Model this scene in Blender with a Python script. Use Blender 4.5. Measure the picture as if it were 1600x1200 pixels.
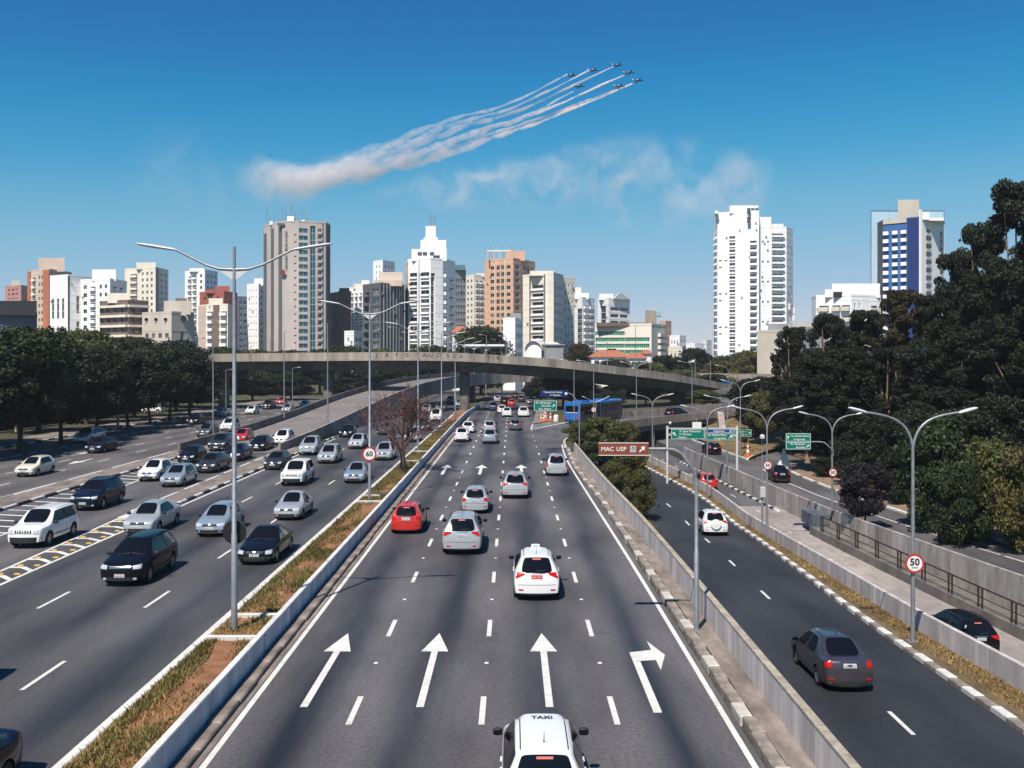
import bpy, bmesh, math, random
from mathutils import Vector, Matrix
from mathutils.bvhtree import BVHTree
import numpy as np
random.seed(7)
for o in list(bpy.data.objects): bpy.data.objects.remove(o, do_unlink=True)
S = bpy.context.scene
COL = S.collection
PI = math.pi; R = math.radians
F0 = 1500.0; HOR = 565.0; CAMZ = 9.0          # focal length in photo pixels, horizon row, eye height

# ---------------------------------------------------------------- camera, sky, sun, exposure
cam = bpy.data.cameras.new('camera'); camo = bpy.data.objects.new('camera', cam); COL.objects.link(camo)
camo.location = (0, 0, CAMZ); camo.rotation_euler = (R(90), 0, 0)
cam.sensor_width = 36; cam.lens = 36 * F0 / 1600; cam.shift_y = -35 / 1600
cam.clip_start = 0.3; cam.clip_end = 20000
S.camera = camo
SUN_EL, SUN_AZ = 54.0, 23.0                     # shadows run away from the camera, 23 degrees to the right
w = bpy.data.worlds.new('World'); S.world = w; w.use_nodes = True
nt = w.node_tree; nt.nodes.clear()
sky = nt.nodes.new('ShaderNodeTexSky'); sky.sky_type = 'NISHITA'; sky.sun_disc = False
sky.sun_elevation = R(SUN_EL); sky.sun_rotation = R(180 + SUN_AZ)
sky.altitude = 760; sky.air_density = 1.0; sky.dust_density = 0.25; sky.ozone_density = 3.0
hsv = nt.nodes.new('ShaderNodeHueSaturation'); hsv.inputs['Hue'].default_value = 0.495; hsv.inputs['Saturation'].default_value = 1.12; hsv.inputs['Value'].default_value = 1.0
bg = nt.nodes.new('ShaderNodeBackground'); bg.inputs[1].default_value = 0.09
wo = nt.nodes.new('ShaderNodeOutputWorld')
wb_ = nt.nodes.new('ShaderNodeMix'); wb_.data_type = 'RGBA'; wb_.blend_type = 'MULTIPLY'; wb_.inputs[0].default_value = 1.0; wb_.inputs[7].default_value = (0.72, 0.93, 1.13, 1)
SK = 0.09 * 2 ** 0.35                           # the film's response to the sky, one colour curve for the whole of it
sc1 = nt.nodes.new('ShaderNodeVectorMath'); sc1.operation = 'SCALE'; sc1.inputs['Scale'].default_value = SK
sc2 = nt.nodes.new('ShaderNodeVectorMath'); sc2.operation = 'SCALE'; sc2.inputs['Scale'].default_value = 1 / SK
cur = nt.nodes.new('ShaderNodeRGBCurve'); cur.mapping.use_clip = False; cur.mapping.extend = 'EXTRAPOLATED'
for ci, tab in ((0, ((0.0, 0.0), (0.083, 0.012), (0.112, 0.021), (0.202, 0.16), (0.418, 0.39), (1.0, 0.85))), (1, ((0.0, 0.0), (0.231, 0.165), (0.30, 0.262), (0.473, 0.44), (0.791, 0.56), (1.0, 0.68))), (2, ((0.0, 0.0), (0.533, 0.456), (0.651, 0.555), (0.871, 0.665), (1.0, 0.70)))):
    c_ = cur.mapping.curves[ci]; c_.points[0].location = tab[0]; c_.points[1].location = tab[-1]
    for p_ in tab[1:-1]: c_.points.new(*p_)
cur.mapping.update()
nt.links.new(sky.outputs[0], hsv.inputs['Color']); nt.links.new(hsv.outputs[0], wb_.inputs[6]); nt.links.new(wb_.outputs[2], sc1.inputs[0]); nt.links.new(sc1.outputs[0], cur.inputs['Color']); nt.links.new(cur.outputs[0], sc2.inputs[0]); nt.links.new(sc2.outputs[0], bg.inputs[0]); nt.links.new(bg.outputs[0], wo.inputs[0])
sun = bpy.data.lights.new('sun', 'SUN'); sun.energy = 5.0; sun.angle = R(0.5); sun.color = (1.0, 0.93, 0.83)
suno = bpy.data.objects.new('sun', sun); COL.objects.link(suno); suno.location = (-40, -60, 90)
sd = Vector((-math.cos(R(SUN_EL)) * math.sin(R(SUN_AZ)), -math.cos(R(SUN_EL)) * math.cos(R(SUN_AZ)), math.sin(R(SUN_EL))))
suno.rotation_euler = sd.to_track_quat('Z', 'Y').to_euler()
vs = S.view_settings; vs.view_transform = 'Standard'; vs.look = 'None'; vs.exposure = 0.35; vs.gamma = 1.0; vs.use_curve_mapping = False
S.render.engine = 'CYCLES'
cy = S.cycles
cy.max_bounces = 10; cy.diffuse_bounces = 2; cy.glossy_bounces = 3; cy.transmission_bounces = 4; cy.transparent_max_bounces = 64; cy.volume_bounces = 10
cy.use_adaptive_sampling = True; cy.adaptive_threshold = 0.02; cy.use_denoising = True
cy.sample_clamp_indirect = 4.0; cy.caustics_reflective = False; cy.caustics_refractive = False

# ---------------------------------------------------------------- materials
MATS = {}
def mat(name, col, rough=0.7, metal=0.0, var=0.0, vscale=1.0, bump=0.0, bscale=20.0, spec=0.4, coat=0.0, stain=0.0, sscale=0.3, stretch=(1, 1, 1), island=0.0, coords='Object'):
    """plain principled material with noise variation (var), blotchy stains and fine relief"""
    if name in MATS: return MATS[name]
    m = bpy.data.materials.new(name); m.use_nodes = True; MATS[name] = m
    n = m.node_tree; b = n.nodes['Principled BSDF']
    c = (col[0], col[1], col[2], 1)
    b.inputs['Base Color'].default_value = c; b.inputs['Roughness'].default_value = rough; b.inputs['Metallic'].default_value = metal
    b.inputs['Specular IOR Level'].default_value = spec
    if coat: b.inputs['Coat Weight'].default_value = coat; b.inputs['Coat Roughness'].default_value = 0.04
    last = None
    if var or stain or bump:
        tc = n.nodes.new('ShaderNodeTexCoord'); mp = n.nodes.new('ShaderNodeMapping'); mp.inputs['Scale'].default_value = stretch
        n.links.new(tc.outputs[coords], mp.inputs[0])
    def noise(scale, detail, rough=0.6):
        t = n.nodes.new('ShaderNodeTexNoise'); t.inputs['Scale'].default_value = scale; t.inputs['Detail'].default_value = detail; t.inputs['Roughness'].default_value = rough
        n.links.new(mp.outputs[0], t.inputs['Vector']); return t
    def mulcol(fac_out, lo, hi):
        nonlocal last
        mr = n.nodes.new('ShaderNodeMapRange'); mr.inputs[1].default_value = 0.3; mr.inputs[2].default_value = 0.7; mr.inputs[3].default_value = lo; mr.inputs[4].default_value = hi
        n.links.new(fac_out, mr.inputs[0])
        mx = n.nodes.new('ShaderNodeMix'); mx.data_type = 'RGBA'; mx.blend_type = 'MULTIPLY'; mx.inputs[0].default_value = 1.0
        if last is None: mx.inputs[6].default_value = c
        else: n.links.new(last, mx.inputs[6])
        n.links.new(mr.outputs[0], mx.inputs[7]); last = mx.outputs[2]
    if var: mulcol(noise(vscale, 8).outputs[0], 1 - var, 1 + var)
    if stain: mulcol(noise(sscale, 6, 0.7).outputs[0], 1 - stain, 1 + 0.3 * stain)
    if island:
        g = n.nodes.new('ShaderNodeNewGeometry'); mr = n.nodes.new('ShaderNodeMapRange'); mr.inputs[3].default_value = 1 - island; mr.inputs[4].default_value = 1 + island
        n.links.new(g.outputs['Random Per Island'], mr.inputs[0])
        mx = n.nodes.new('ShaderNodeMix'); mx.data_type = 'RGBA'; mx.blend_type = 'MULTIPLY'; mx.inputs[0].default_value = 1.0
        if last is None: mx.inputs[6].default_value = c
        else: n.links.new(last, mx.inputs[6])
        n.links.new(mr.outputs[0], mx.inputs[7]); last = mx.outputs[2]
    if last is not None: n.links.new(last, b.inputs['Base Color'])
    if bump:
        bp = n.nodes.new('ShaderNodeBump'); bp.inputs['Strength'].default_value = bump; bp.inputs['Distance'].default_value = 0.02
        n.links.new(noise(bscale, 6).outputs[0], bp.inputs['Height']); n.links.new(bp.outputs[0], b.inputs['Normal'])
    return m

def asphalt(name, col, centres, width, dark, strength=1.0, patch=0.25):
    """worn asphalt: grain, old patches, and the oily dark track that traffic lays down the middle of every lane (lane centres are in metres on x)"""
    m = bpy.data.materials.new(name); m.use_nodes = True; n = m.node_tree; b = n.nodes['Principled BSDF']; MATS[name] = m
    L = n.links.new
    tc = n.nodes.new('ShaderNodeTexCoord'); sx = n.nodes.new('ShaderNodeSeparateXYZ'); L(tc.outputs['Object'], sx.inputs[0])
    def N(t, **k):
        x = n.nodes.new(t)
        for a, v in k.items(): setattr(x, a, v)
        return x
    def math_(op, a, bb, clamp=False):
        x = N('ShaderNodeMath', operation=op, use_clamp=clamp)
        for i, v in enumerate((a, bb)):
            if v is None: continue
            if isinstance(v, (int, float)): x.inputs[i].default_value = v
            else: L(v, x.inputs[i])
        return x.outputs[0]
    def noise(scale, detail, stretch):
        mp = N('ShaderNodeMapping'); mp.inputs['Scale'].default_value = stretch; L(tc.outputs['Object'], mp.inputs[0])
        t = N('ShaderNodeTexNoise'); t.inputs['Scale'].default_value = scale; t.inputs['Detail'].default_value = detail; L(mp.outputs[0], t.inputs['Vector']); return t.outputs[0]
    wob = math_('MULTIPLY', math_('SUBTRACT', noise(1.0, 3, (0.5, 0.035, 1)), 0.5), 1.6)
    xx = math_('ADD', sx.outputs[0], wob)
    acc = None
    for cx in centres:
        d = math_('DIVIDE', math_('SUBTRACT', xx, cx), width)
        e = math_('EXPONENT', math_('MULTIPLY', math_('MULTIPLY', d, d), -1.0), None)
        acc = e if acc is None else math_('ADD', acc, e)
    if acc is None: acc = math_('MULTIPLY', sx.outputs[0], 0.0)
    brk = N('ShaderNodeMapRange'); brk.inputs[1].default_value = 0.32; brk.inputs[2].default_value = 0.62; brk.inputs[3].default_value = 0.45; brk.inputs[4].default_value = 1.0
    L(noise(1.0, 6, (0.6, 0.06, 1)), brk.inputs[0])
    track = math_('MULTIPLY', math_('MULTIPLY', acc, brk.outputs[0]), strength, True)
    grain = N('ShaderNodeMapRange'); grain.inputs[1].default_value = 0.25; grain.inputs[2].default_value = 0.75; grain.inputs[3].default_value = 0.72; grain.inputs[4].default_value = 1.28; L(noise(9.0, 10, (1, 1, 1)), grain.inputs[0])
    pt = N('ShaderNodeMapRange'); pt.inputs[1].default_value = 0.35; pt.inputs[2].default_value = 0.65; pt.inputs[3].default_value = 1 - patch; pt.inputs[4].default_value = 1 + patch; L(noise(1.0, 7, (0.35, 0.1, 1)), pt.inputs[0])
    mx = N('ShaderNodeMix', data_type='RGBA'); mx.inputs[6].default_value = (*col, 1); mx.inputs[7].default_value = (*dark, 1); L(track, mx.inputs[0])
    m1 = N('ShaderNodeMix', data_type='RGBA', blend_type='MULTIPLY'); m1.inputs[0].default_value = 1; L(mx.outputs[2], m1.inputs[6]); L(grain.outputs[0], m1.inputs[7])
    m2 = N('ShaderNodeMix', data_type='RGBA', blend_type='MULTIPLY'); m2.inputs[0].default_value = 1; L(m1.outputs[2], m2.inputs[6]); L(pt.outputs[0], m2.inputs[7])
    # tar-sealed cracks
    mpc = N('ShaderNodeMapping'); mpc.inputs['Scale'].default_value = (0.22, 0.07, 1); L(tc.outputs['Object'], mpc.inputs[0])
    ndz = N('ShaderNodeTexNoise'); ndz.inputs['Scale'].default_value = 2.5; L(mpc.outputs[0], ndz.inputs['Vector'])
    ad = N('ShaderNodeMix', data_type='VECTOR'); ad.inputs[0].default_value = 0.25; L(mpc.outputs[0], ad.inputs[4]); L(ndz.outputs[1], ad.inputs[5])
    vo = N('ShaderNodeTexVoronoi', feature='DISTANCE_TO_EDGE'); vo.inputs['Scale'].default_value = 1.0; L(ad.outputs[1], vo.inputs['Vector'])
    ck = N('ShaderNodeMapRange'); ck.inputs[1].default_value = 0.0; ck.inputs[2].default_value = 0.004; ck.inputs[3].default_value = 0.8; ck.inputs[4].default_value = 1.0; L(vo.outputs[0], ck.inputs[0])
    m3 = N('ShaderNodeMix', data_type='RGBA', blend_type='MULTIPLY'); m3.inputs[0].default_value = 1; L(m2.outputs[2], m3.inputs[6]); L(ck.outputs[0], m3.inputs[7])
    fl = math_('FLOOR', math_('DIVIDE', math_('ADD', sx.outputs[0], 0.76 + math.fmod(len(centres), 3)), 3.35), None); fy = math_('FLOOR', math_('DIVIDE', math_('ADD', sx.outputs[1], math_('MULTIPLY', fl, 17.3)), 46.0), None)
    cxy = N('ShaderNodeCombineXYZ'); L(fl, cxy.inputs[0]); L(fy, cxy.inputs[1]); wn = N('ShaderNodeTexWhiteNoise'); L(cxy.outputs[0], wn.inputs[0])
    sl_ = N('ShaderNodeMapRange'); sl_.inputs[3].default_value = 0.90; sl_.inputs[4].default_value = 1.10; L(wn.outputs[0], sl_.inputs[0])
    m4 = N('ShaderNodeMix', data_type='RGBA', blend_type='MULTIPLY'); m4.inputs[0].default_value = 1; L(m3.outputs[2], m4.inputs[6]); L(sl_.outputs[0], m4.inputs[7])
    L(m4.outputs[2], b.inputs['Base Color'])
    rr = N('ShaderNodeMapRange'); rr.inputs[3].default_value = 0.82; rr.inputs[4].default_value = 0.6; L(track, rr.inputs[0]); L(rr.outputs[0], b.inputs['Roughness'])
    b.inputs['Specular IOR Level'].default_value = 0.3
    bp = N('ShaderNodeBump'); bp.inputs['Strength'].default_value = 0.25; bp.inputs['Distance'].default_value = 0.01; L(noise(60.0, 6, (1, 1, 1)), bp.inputs['Height']); L(bp.outputs[0], b.inputs['Normal'])
    return m

def worn_paint(name, col, under, amount=0.5, scale=5.0):
    m = mat(name, col, 0.7, var=0.10, vscale=6, stain=0.25, sscale=1.2); n = m.node_tree; b = n.nodes['Principled BSDF']; L = n.links.new
    tc = n.nodes.new('ShaderNodeNewGeometry'); t = n.nodes.new('ShaderNodeTexNoise'); t.inputs['Scale'].default_value = scale; t.inputs['Detail'].default_value = 9; t.inputs['Roughness'].default_value = 0.75; L(tc.outputs['Position'], t.inputs['Vector'])
    t2 = n.nodes.new('ShaderNodeTexNoise'); t2.inputs['Scale'].default_value = 0.35; t2.inputs['Detail'].default_value = 3; L(tc.outputs['Position'], t2.inputs['Vector'])
    ad = n.nodes.new('ShaderNodeMath'); ad.operation = 'ADD'; L(t.outputs[0], ad.inputs[0]); L(t2.outputs[0], ad.inputs[1])
    mr = n.nodes.new('ShaderNodeMapRange'); mr.inputs[1].default_value = 1.12; mr.inputs[2].default_value = 1.36; mr.inputs[3].default_value = 0.0; mr.inputs[4].default_value = amount; L(ad.outputs[0], mr.inputs[0])
    src = b.inputs['Base Color'].links[0].from_socket; mx = n.nodes.new('ShaderNodeMix'); mx.data_type = 'RGBA'; mx.inputs[7].default_value = (*under, 1); L(mr.outputs[0], mx.inputs[0]); L(src, mx.inputs[6]); L(mx.outputs[2], b.inputs['Base Color']); return m

# ---------------------------------------------------------------- helpers
def G(px, py, z=0.0):
    """a point of the photograph on the level z"""
    d = F0 * (CAMZ - z) / (py - HOR); return Vector(((px - 800) * d / F0, d, z))
def at(px, py, d): return Vector(((px - 800) * d / F0, d, CAMZ - (py - HOR) * d / F0))
def lerp(tab, t):
    if t <= tab[0][0]: return tab[0][1]
    for (a, va), (b, vb) in zip(tab, tab[1:]):
        if t <= b: return va + (vb - va) * (t - a) / (b - a)
    return tab[-1][1]
def slerp(tab, t):
    """smooth table: catmull-rom through the points"""
    n = len(tab)
    if t <= tab[0][0]: return tab[0][1]
    if t >= tab[-1][0]: return tab[-1][1]
    for i in range(n - 1):
        a, va = tab[i]; b, vb = tab[i + 1]
        if t <= b:
            u = (t - a) / (b - a)
            m0 = (vb - tab[i - 1][1]) / (b - tab[i - 1][0]) if i > 0 else (vb - va) / (b - a)
            m1 = (tab[i + 2][1] - va) / (tab[i + 2][0] - a) if i < n - 2 else (vb - va) / (b - a)
            h = b - a
            return (2*u**3 - 3*u*u + 1) * va + (u**3 - 2*u*u + u) * h * m0 + (-2*u**3 + 3*u*u) * vb + (u**3 - u*u) * h * m1

class MB:
    def __init__(s): s.v = []; s.f = []; s.m = []
    def quad(s, *p, mi=0):
        i = len(s.v); s.v += [tuple(q) for q in p]; s.f.append(tuple(range(i, i + len(p)))); s.m.append(mi); return s
    def box(s, x0, x1, y0, y1, z0, z1, mi=0):
        i = len(s.v)
        s.v += [(x0,y0,z0),(x1,y0,z0),(x1,y1,z0),(x0,y1,z0),(x0,y0,z1),(x1,y0,z1),(x1,y1,z1),(x0,y1,z1)]
        for f in ((0,3,2,1),(4,5,6,7),(0,1,5,4),(1,2,6,5),(2,3,7,6),(3,0,4,7)): s.f.append(tuple(i + k for k in f)); s.m.append(mi)
        return s
    def bbox(s, x0, x1, y0, y1, z0, z1, b=0.02, mi=0):
        """box with chamfered top edges"""
        i = len(s.v)
        s.v += [(x0,y0,z0),(x1,y0,z0),(x1,y1,z0),(x0,y1,z0),(x0,y0,z1-b),(x1,y0,z1-b),(x1,y1,z1-b),(x0,y1,z1-b),(x0+b,y0+b,z1),(x1-b,y0+b,z1),(x1-b,y1-b,z1),(x0+b,y1-b,z1)]
        for f in ((0,3,2,1),(0,1,5,4),(1,2,6,5),(2,3,7,6),(3,0,4,7),(4,5,9,8),(5,6,10,9),(6,7,11,10),(7,4,8,11),(8,9,10,11)): s.f.append(tuple(i + k for k in f)); s.m.append(mi)
        return s
    def prism(s, pts, z0, z1, mi=0):
        """vertical prism over a ccw outline"""
        i = len(s.v); n = len(pts)
        s.v += [(p[0], p[1], z0) for p in pts] + [(p[0], p[1], z1) for p in pts]
        s.f.append(tuple(i + n + k for k in range(n))); s.m.append(mi); s.f.append(tuple(i + n - 1 - k for k in range(n))); s.m.append(mi)
        for k in range(n): s.f.append((i + k, i + (k + 1) % n, i + n + (k + 1) % n, i + n + k)); s.m.append(mi)
        return s
    def tube(s, path, rad, n=8, mi=0, cap=True):
        path = [Vector(p) for p in path]
        if not isinstance(rad, (list, tuple)): rad = [rad] * len(path)
        i0 = len(s.v); up = None
        for k, p in enumerate(path):
            t = (path[min(k + 1, len(path) - 1)] - path[max(k - 1, 0)]).normalized()
            if up is None:
                up = Vector((0, 0, 1)) if abs(t.z) < 0.9 else Vector((1, 0, 0))
            a = t.cross(up).normalized(); b = a.cross(t).normalized(); up = b
            for j in range(n):
                an = 2 * PI * j / n; q = p + (a * math.cos(an) + b * math.sin(an)) * rad[k]; s.v.append(tuple(q))
        for k in range(len(path) - 1):
            for j in range(n):
                a = i0 + k * n + j; b = i0 + k * n + (j + 1) % n
                s.f.append((a, b, b + n, a + n)); s.m.append(mi)
        if cap:
            s.f.append(tuple(i0 + j for j in reversed(range(n)))); s.m.append(mi)
            e = i0 + (len(path) - 1) * n; s.f.append(tuple(e + j for j in range(n))); s.m.append(mi)
        return s
    def sweep(s, path, prof, mi=0, closed=True, cap=True):
        """profile (offset to the right of travel, dz) swept along a path of points; profile counter-clockwise seen along travel"""
        path = [Vector(p) for p in path]; n = len(prof); i0 = len(s.v)
        for k, p in enumerate(path):
            t = path[min(k + 1, len(path) - 1)] - path[max(k - 1, 0)]; t.z = 0; t.normalize()
            r = Vector((t.y, -t.x, 0))
            for o, dz in prof: s.v.append(tuple(p + r * o + Vector((0, 0, dz))))
        rng = n if closed else n - 1
        for k in range(len(path) - 1):
            for j in range(rng):
                a = i0 + k * n + j; b = i0 + k * n + (j + 1) % n
                s.f.append((a, a + n, b + n, b)); s.m.append(mi)
        if cap and closed:
            s.f.append(tuple(i0 + j for j in range(n))); s.m.append(mi)
            e = i0 + (len(path) - 1) * n; s.f.append(tuple(e + j for j in reversed(range(n)))); s.m.append(mi)
        return s
    def mesh(s, name, mats, smooth=None):
        me = bpy.data.meshes.new(name); me.from_pydata(s.v, [], s.f)
        for m in (mats if isinstance(mats, (list, tuple)) else [mats]): me.materials.append(m)
        if any(s.m): me.polygons.foreach_set('material_index', s.m)
        me.update()
        if smooth is not None: shade(me, smooth)
        return me
    def build(s, name, mats, parent=None, smooth=None, loc=None, rz=0.0):
        return obj(name, s.mesh(name, mats, smooth), parent, loc, rz)

def shade(me, angle=35):
    me.polygons.foreach_set('use_smooth', [True] * len(me.polygons))
    if angle < 180: me.set_sharp_from_angle(angle=R(angle))
def fixn(me):
    b = bmesh.new(); b.from_mesh(me); bmesh.ops.recalc_face_normals(b, faces=b.faces); b.to_mesh(me); b.free(); return me
def obj(name, me, parent=None, loc=None, rz=0.0):
    o = bpy.data.objects.new(name, me); COL.objects.link(o)
    if parent is not None: o.parent = parent
    if loc is not None: o.location = loc
    if rz: o.rotation_euler[2] = rz
    return o
def thing(name, label, cat, loc=(0, 0, 0), rz=0.0, group=None):
    o = obj(name, None, None, loc, rz); return tag(o, label, cat, group)
def tag(o, label=None, cat=None, group=None, kind=None):
    if label: o['label'] = label
    if cat: o['category'] = cat
    if group: o['group'] = group
    if kind: o['kind'] = kind
    elif cat and 'kind' not in o: o['kind'] = 'thing'
    return o
def dup(o, parent=None):
    """copy of an object with its parts and sub-parts (mesh data shared)"""
    c = o.copy(); COL.objects.link(c); c.parent = parent
    for ch in o.children: dup(ch, c)
    return c
def recol(o, a, b):
    """on this copy only, material a becomes b"""
    for ob in [o] + list(o.children_recursive):
        for sl in ob.material_slots:
            if sl.material is a: sl.link = 'OBJECT'; sl.material = b
_fonts = {}
def text_mesh(txt, size, material, depth=0.004, bold=0.0, spacing=1.0):
    key = (txt, size, material.name, depth, bold)
    if key in _fonts: return _fonts[key]
    c = bpy.data.curves.new('lettering', 'FONT'); c.body = txt; c.size = size; c.align_x = 'CENTER'; c.align_y = 'CENTER'; c.extrude = depth; c.offset = bold; c.resolution_u = 2; c.space_character = spacing
    o = bpy.data.objects.new('lettering', c); COL.objects.link(o)
    me = bpy.data.meshes.new_from_object(o)
    bpy.data.objects.remove(o, do_unlink=True); me.materials.clear(); me.materials.append(material); me.name = 'lettering'; _fonts[key] = me
    return me
# ---------------------------------------------------------------- the lie of the land: tables by distance d (metres from the camera)
def z1(d): return lerp([(0, 0.0), (15, -0.59), (72, -3.28), (200, -3.4)], d)                 # road that sinks to the underpass
ZT = [(0, -4.6), (15, -4.7), (43, -4.15), (70, -3.35), (91, -3.15), (115, -3.3), (170, -3.9)]; zt = lambda d: slerp(ZT, d)   # concrete trench road
Z3 = -2.6                                                                                      # outer slip road
XE1 = [(0, 6.95), (15, 7.1), (26, 7.6), (38, 8.3), (45, 8.7), (66, 10.2), (76, 10.6), (90, 10), (105, 8.9), (130, 8), (170, 7)]
XK1 = [(0, 12.8), (15, 13.3), (26, 13.9), (34, 14.25), (39, 14.5), (58, 15.9), (66, 16.4), (85, 17.0), (100, 16.3), (115, 15.2), (130, 14.4), (170, 13)]
XD1 = [(15, 10.2), (26, 10.88), (38.5, 11.55), (45, 11.95), (60, 12.8), (76, 13.4), (90, 13.2), (105, 12.4), (130, 11.2)]
XW2 = [(0, 14.9), (15, 15.2), (29, 15.6), (38, 15.8), (50, 16.4), (63, 17.0), (75, 17.6), (90, 17.9), (104, 17.2), (118, 16.6)]
XW3 = [(0, 31.5), (20, 28.7), (47.5, 25.3), (54.5, 24.5), (67.7, 23.1), (82.8, 22.35), (100, 21.8), (118, 21.4), (170, 20.5)]
XK3 = [(0, 40), (40, 34.5), (59, 31.6), (67.6, 30.4), (76, 29.6), (84, 29.0), (101, 29.2), (112, 31.5)]
XW1 = [(-20, 6.65), (15, 6.65), (47, 6.6), (66, 6.25), (90, 6.05), (94, 6.05)]
T = lambda tab: (lambda d: slerp(tab, d))
xe1, xk1, xd1, xw2, xw3, xk3, xw1 = map(T, (XE1, XK1, XD1, XW2, XW3, XK3, XW1))
def hill(x): return lerp([(40, 0), (60, 3.0), (90, 5.0), (200, 6.5)], x)

M_soil = mat('soil', (0.16, 0.085, 0.045), 0.95, var=0.35, vscale=0.8, bump=0.6, bscale=5)
M_ground = mat('earth_and_grass', (0.075, 0.07, 0.035), 0.95, var=0.45, vscale=0.25, bump=0.6, bscale=3, stain=0.5, sscale=0.05)
M_main = asphalt('asphalt_main', (0.100, 0.094, 0.098), [-5.55, -2.35, 0.9, 3.95], 0.74, (0.019, 0.022, 0.029), 1.0, 0.32)
M_left = asphalt('asphalt_oncoming', (0.084, 0.080, 0.084), [-11.6, -15.4, -19.1], 0.95, (0.030, 0.031, 0.037), 1.0, 0.3)
M_mid = asphalt('asphalt_middle', (0.10, 0.093, 0.094), [-24.8, -28.4], 1.0, (0.045, 0.044, 0.047), 0.8, 0.3)
M_far = asphalt('asphalt_outer', (0.115, 0.105, 0.102), [-35.3, -38.9, -42.3, -45.7], 0.9, (0.08, 0.075, 0.075), 0.6)
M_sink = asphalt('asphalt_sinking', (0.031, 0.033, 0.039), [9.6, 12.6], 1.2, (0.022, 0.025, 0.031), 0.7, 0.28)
M_slip = asphalt('asphalt_slip', (0.095, 0.09, 0.09), [], 1, (0.05, 0.05, 0.05), 1.0, 0.3)
M_conc = mat('worn_concrete', (0.33, 0.285, 0.25), 0.88, var=0.18, vscale=3.0, stain=0.4, sscale=0.35, bump=0.3, bscale=12)
M_concl = mat('pale_concrete_paving', (0.31, 0.267, 0.245), 0.9, var=0.2, vscale=2.0, stain=0.35, sscale=0.15, bump=0.25, bscale=10, stretch=(1, 0.5, 1))
M_dark_c = mat('dark_concrete', (0.17, 0.155, 0.14), 0.9, var=0.25, vscale=1.5, stain=0.5, sscale=0.3, bump=0.3, bscale=8)  # darker concrete with random blotches, for piers, ledge, one ramp parapet, low bridge
M_gutter = mat('gutter_concrete', (0.25, 0.205, 0.175), 0.9, var=0.35, vscale=2.2, stain=0.6, sscale=0.6, bump=0.5, bscale=8, stretch=(1, 0.4, 1))
M_white = worn_paint('road_paint_white', (0.68, 0.66, 0.61), (0.12, 0.115, 0.115), 0.8)
M_kwhite = worn_paint('kerb_paint_white', (0.66, 0.64, 0.60), (0.26, 0.22, 0.18), 0.9, 3.0); M_kfaded = worn_paint('kerb_paint_faded', (0.52, 0.48, 0.43), (0.26, 0.22, 0.185), 1.0, 2.5)
M_kblack = mat('kerb_paint_black', (0.035, 0.035, 0.04), 0.7, var=0.3, vscale=5, stain=0.3, sscale=2)
M_kerb = mat('kerb_stone_bare', (0.27, 0.23, 0.195), 0.9, var=0.25, vscale=4, stain=0.5, sscale=1.2, bump=0.4, bscale=15)
M_wallwhite = mat('whitewashed_wall', (0.62, 0.63, 0.66), 0.85, var=0.16, vscale=3, stain=0.5, sscale=1.2, bump=0.3, bscale=10, stretch=(1, 1, 0.15))
M_yellow = mat('reflector_yellow', (0.62, 0.36, 0.05), 0.5)
M_galv = mat('galvanised_steel', (0.33, 0.34, 0.36), 0.5, metal=0.55, var=0.15, vscale=6, stain=0.25, sscale=1.0)
M_lamp = mat('lamp_housing', (0.62, 0.63, 0.64), 0.4, metal=0.2)
M_black = mat('black_metal', (0.02, 0.02, 0.022), 0.55)

def sheet(name, left, right, zz, ds, m, parent=None, kind='structure', dz=0.0, nx=1):
    b = MB()
    for a, c in zip(ds, ds[1:]):
        for k in range(nx):
            f0, f1 = k / nx, (k + 1) / nx
            P = lambda d, f: (left(d) + (right(d) - left(d)) * f, d, zz(d) + dz)
            b.quad(P(a, f0), P(a, f1), P(c, f1), P(c, f0))
    o = b.build(name, m, parent)
    if parent is None: tag(o, kind=kind)
    return o
K = lambda v: (lambda d: v)
def drange(a, b, s): return [a + (b - a) * i / max(1, round((b - a) / s)) for i in range(max(1, round((b - a) / s)) + 1)]

# ground: one sheet to the horizon, with the sunken roads cut into it as steps
def ground_rows():
    rows = []
    for d in [-60] + drange(0, 120, 5) + [126, 132, 140, 150, 160, 170]:
        a = xe1(d)
        rows.append((d, [(-9000, -0.12), (-60, -0.12), (6.75, -0.12), (6.84, z1(d) - 0.02), (a, z1(d) - 0.1), (xk1(d) + 0.1, z1(d) - 0.1), (xk1(d) + 0.2, z1(d) + 0.06), (min(xw2(d), xk1(d) + 2.2), z1(d) + 0.06),
                     (min(xw2(d), xk1(d) + 2.2) + 0.1, zt(d) - 0.12), (xw3(d) - 0.12, zt(d) - 0.12), (xw3(d) + 0.12, Z3 - 0.12), (max(33, xk3(d)), Z3 - 0.06), (max(41, xk3(d) + 3), Z3 + 0.3), (60, 2.2), (90, 4.5), (200, 6.5), (9000, 6.5)]))
    for d in [171, 200, 250, 320, 500, 1200, 9000]:
        rows.append((d, [(x, -0.12) for x in (-9000, -60, 6.75, 6.84, 7.5, 13, 13.2, 15.2, 15.3, 20, 20.5)] + [(34, -0.12), (41, 0.3), (60, 3.0), (90, 4.5), (200, 6.5), (9000, 6.5)]))
    return rows
b = MB(); rr = ground_rows(); nn = len(rr[0][1])
for d, r in rr: b.v += [(x, d, z) for x, z in r]
for i in range(len(rr) - 1):
    for j in range(nn - 1): b.f.append((i * nn + j, i * nn + j + 1, (i + 1) * nn + j + 1, (i + 1) * nn + j)); b.m.append(0)
tag(b.build('ground', M_ground), kind='structure')

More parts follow.
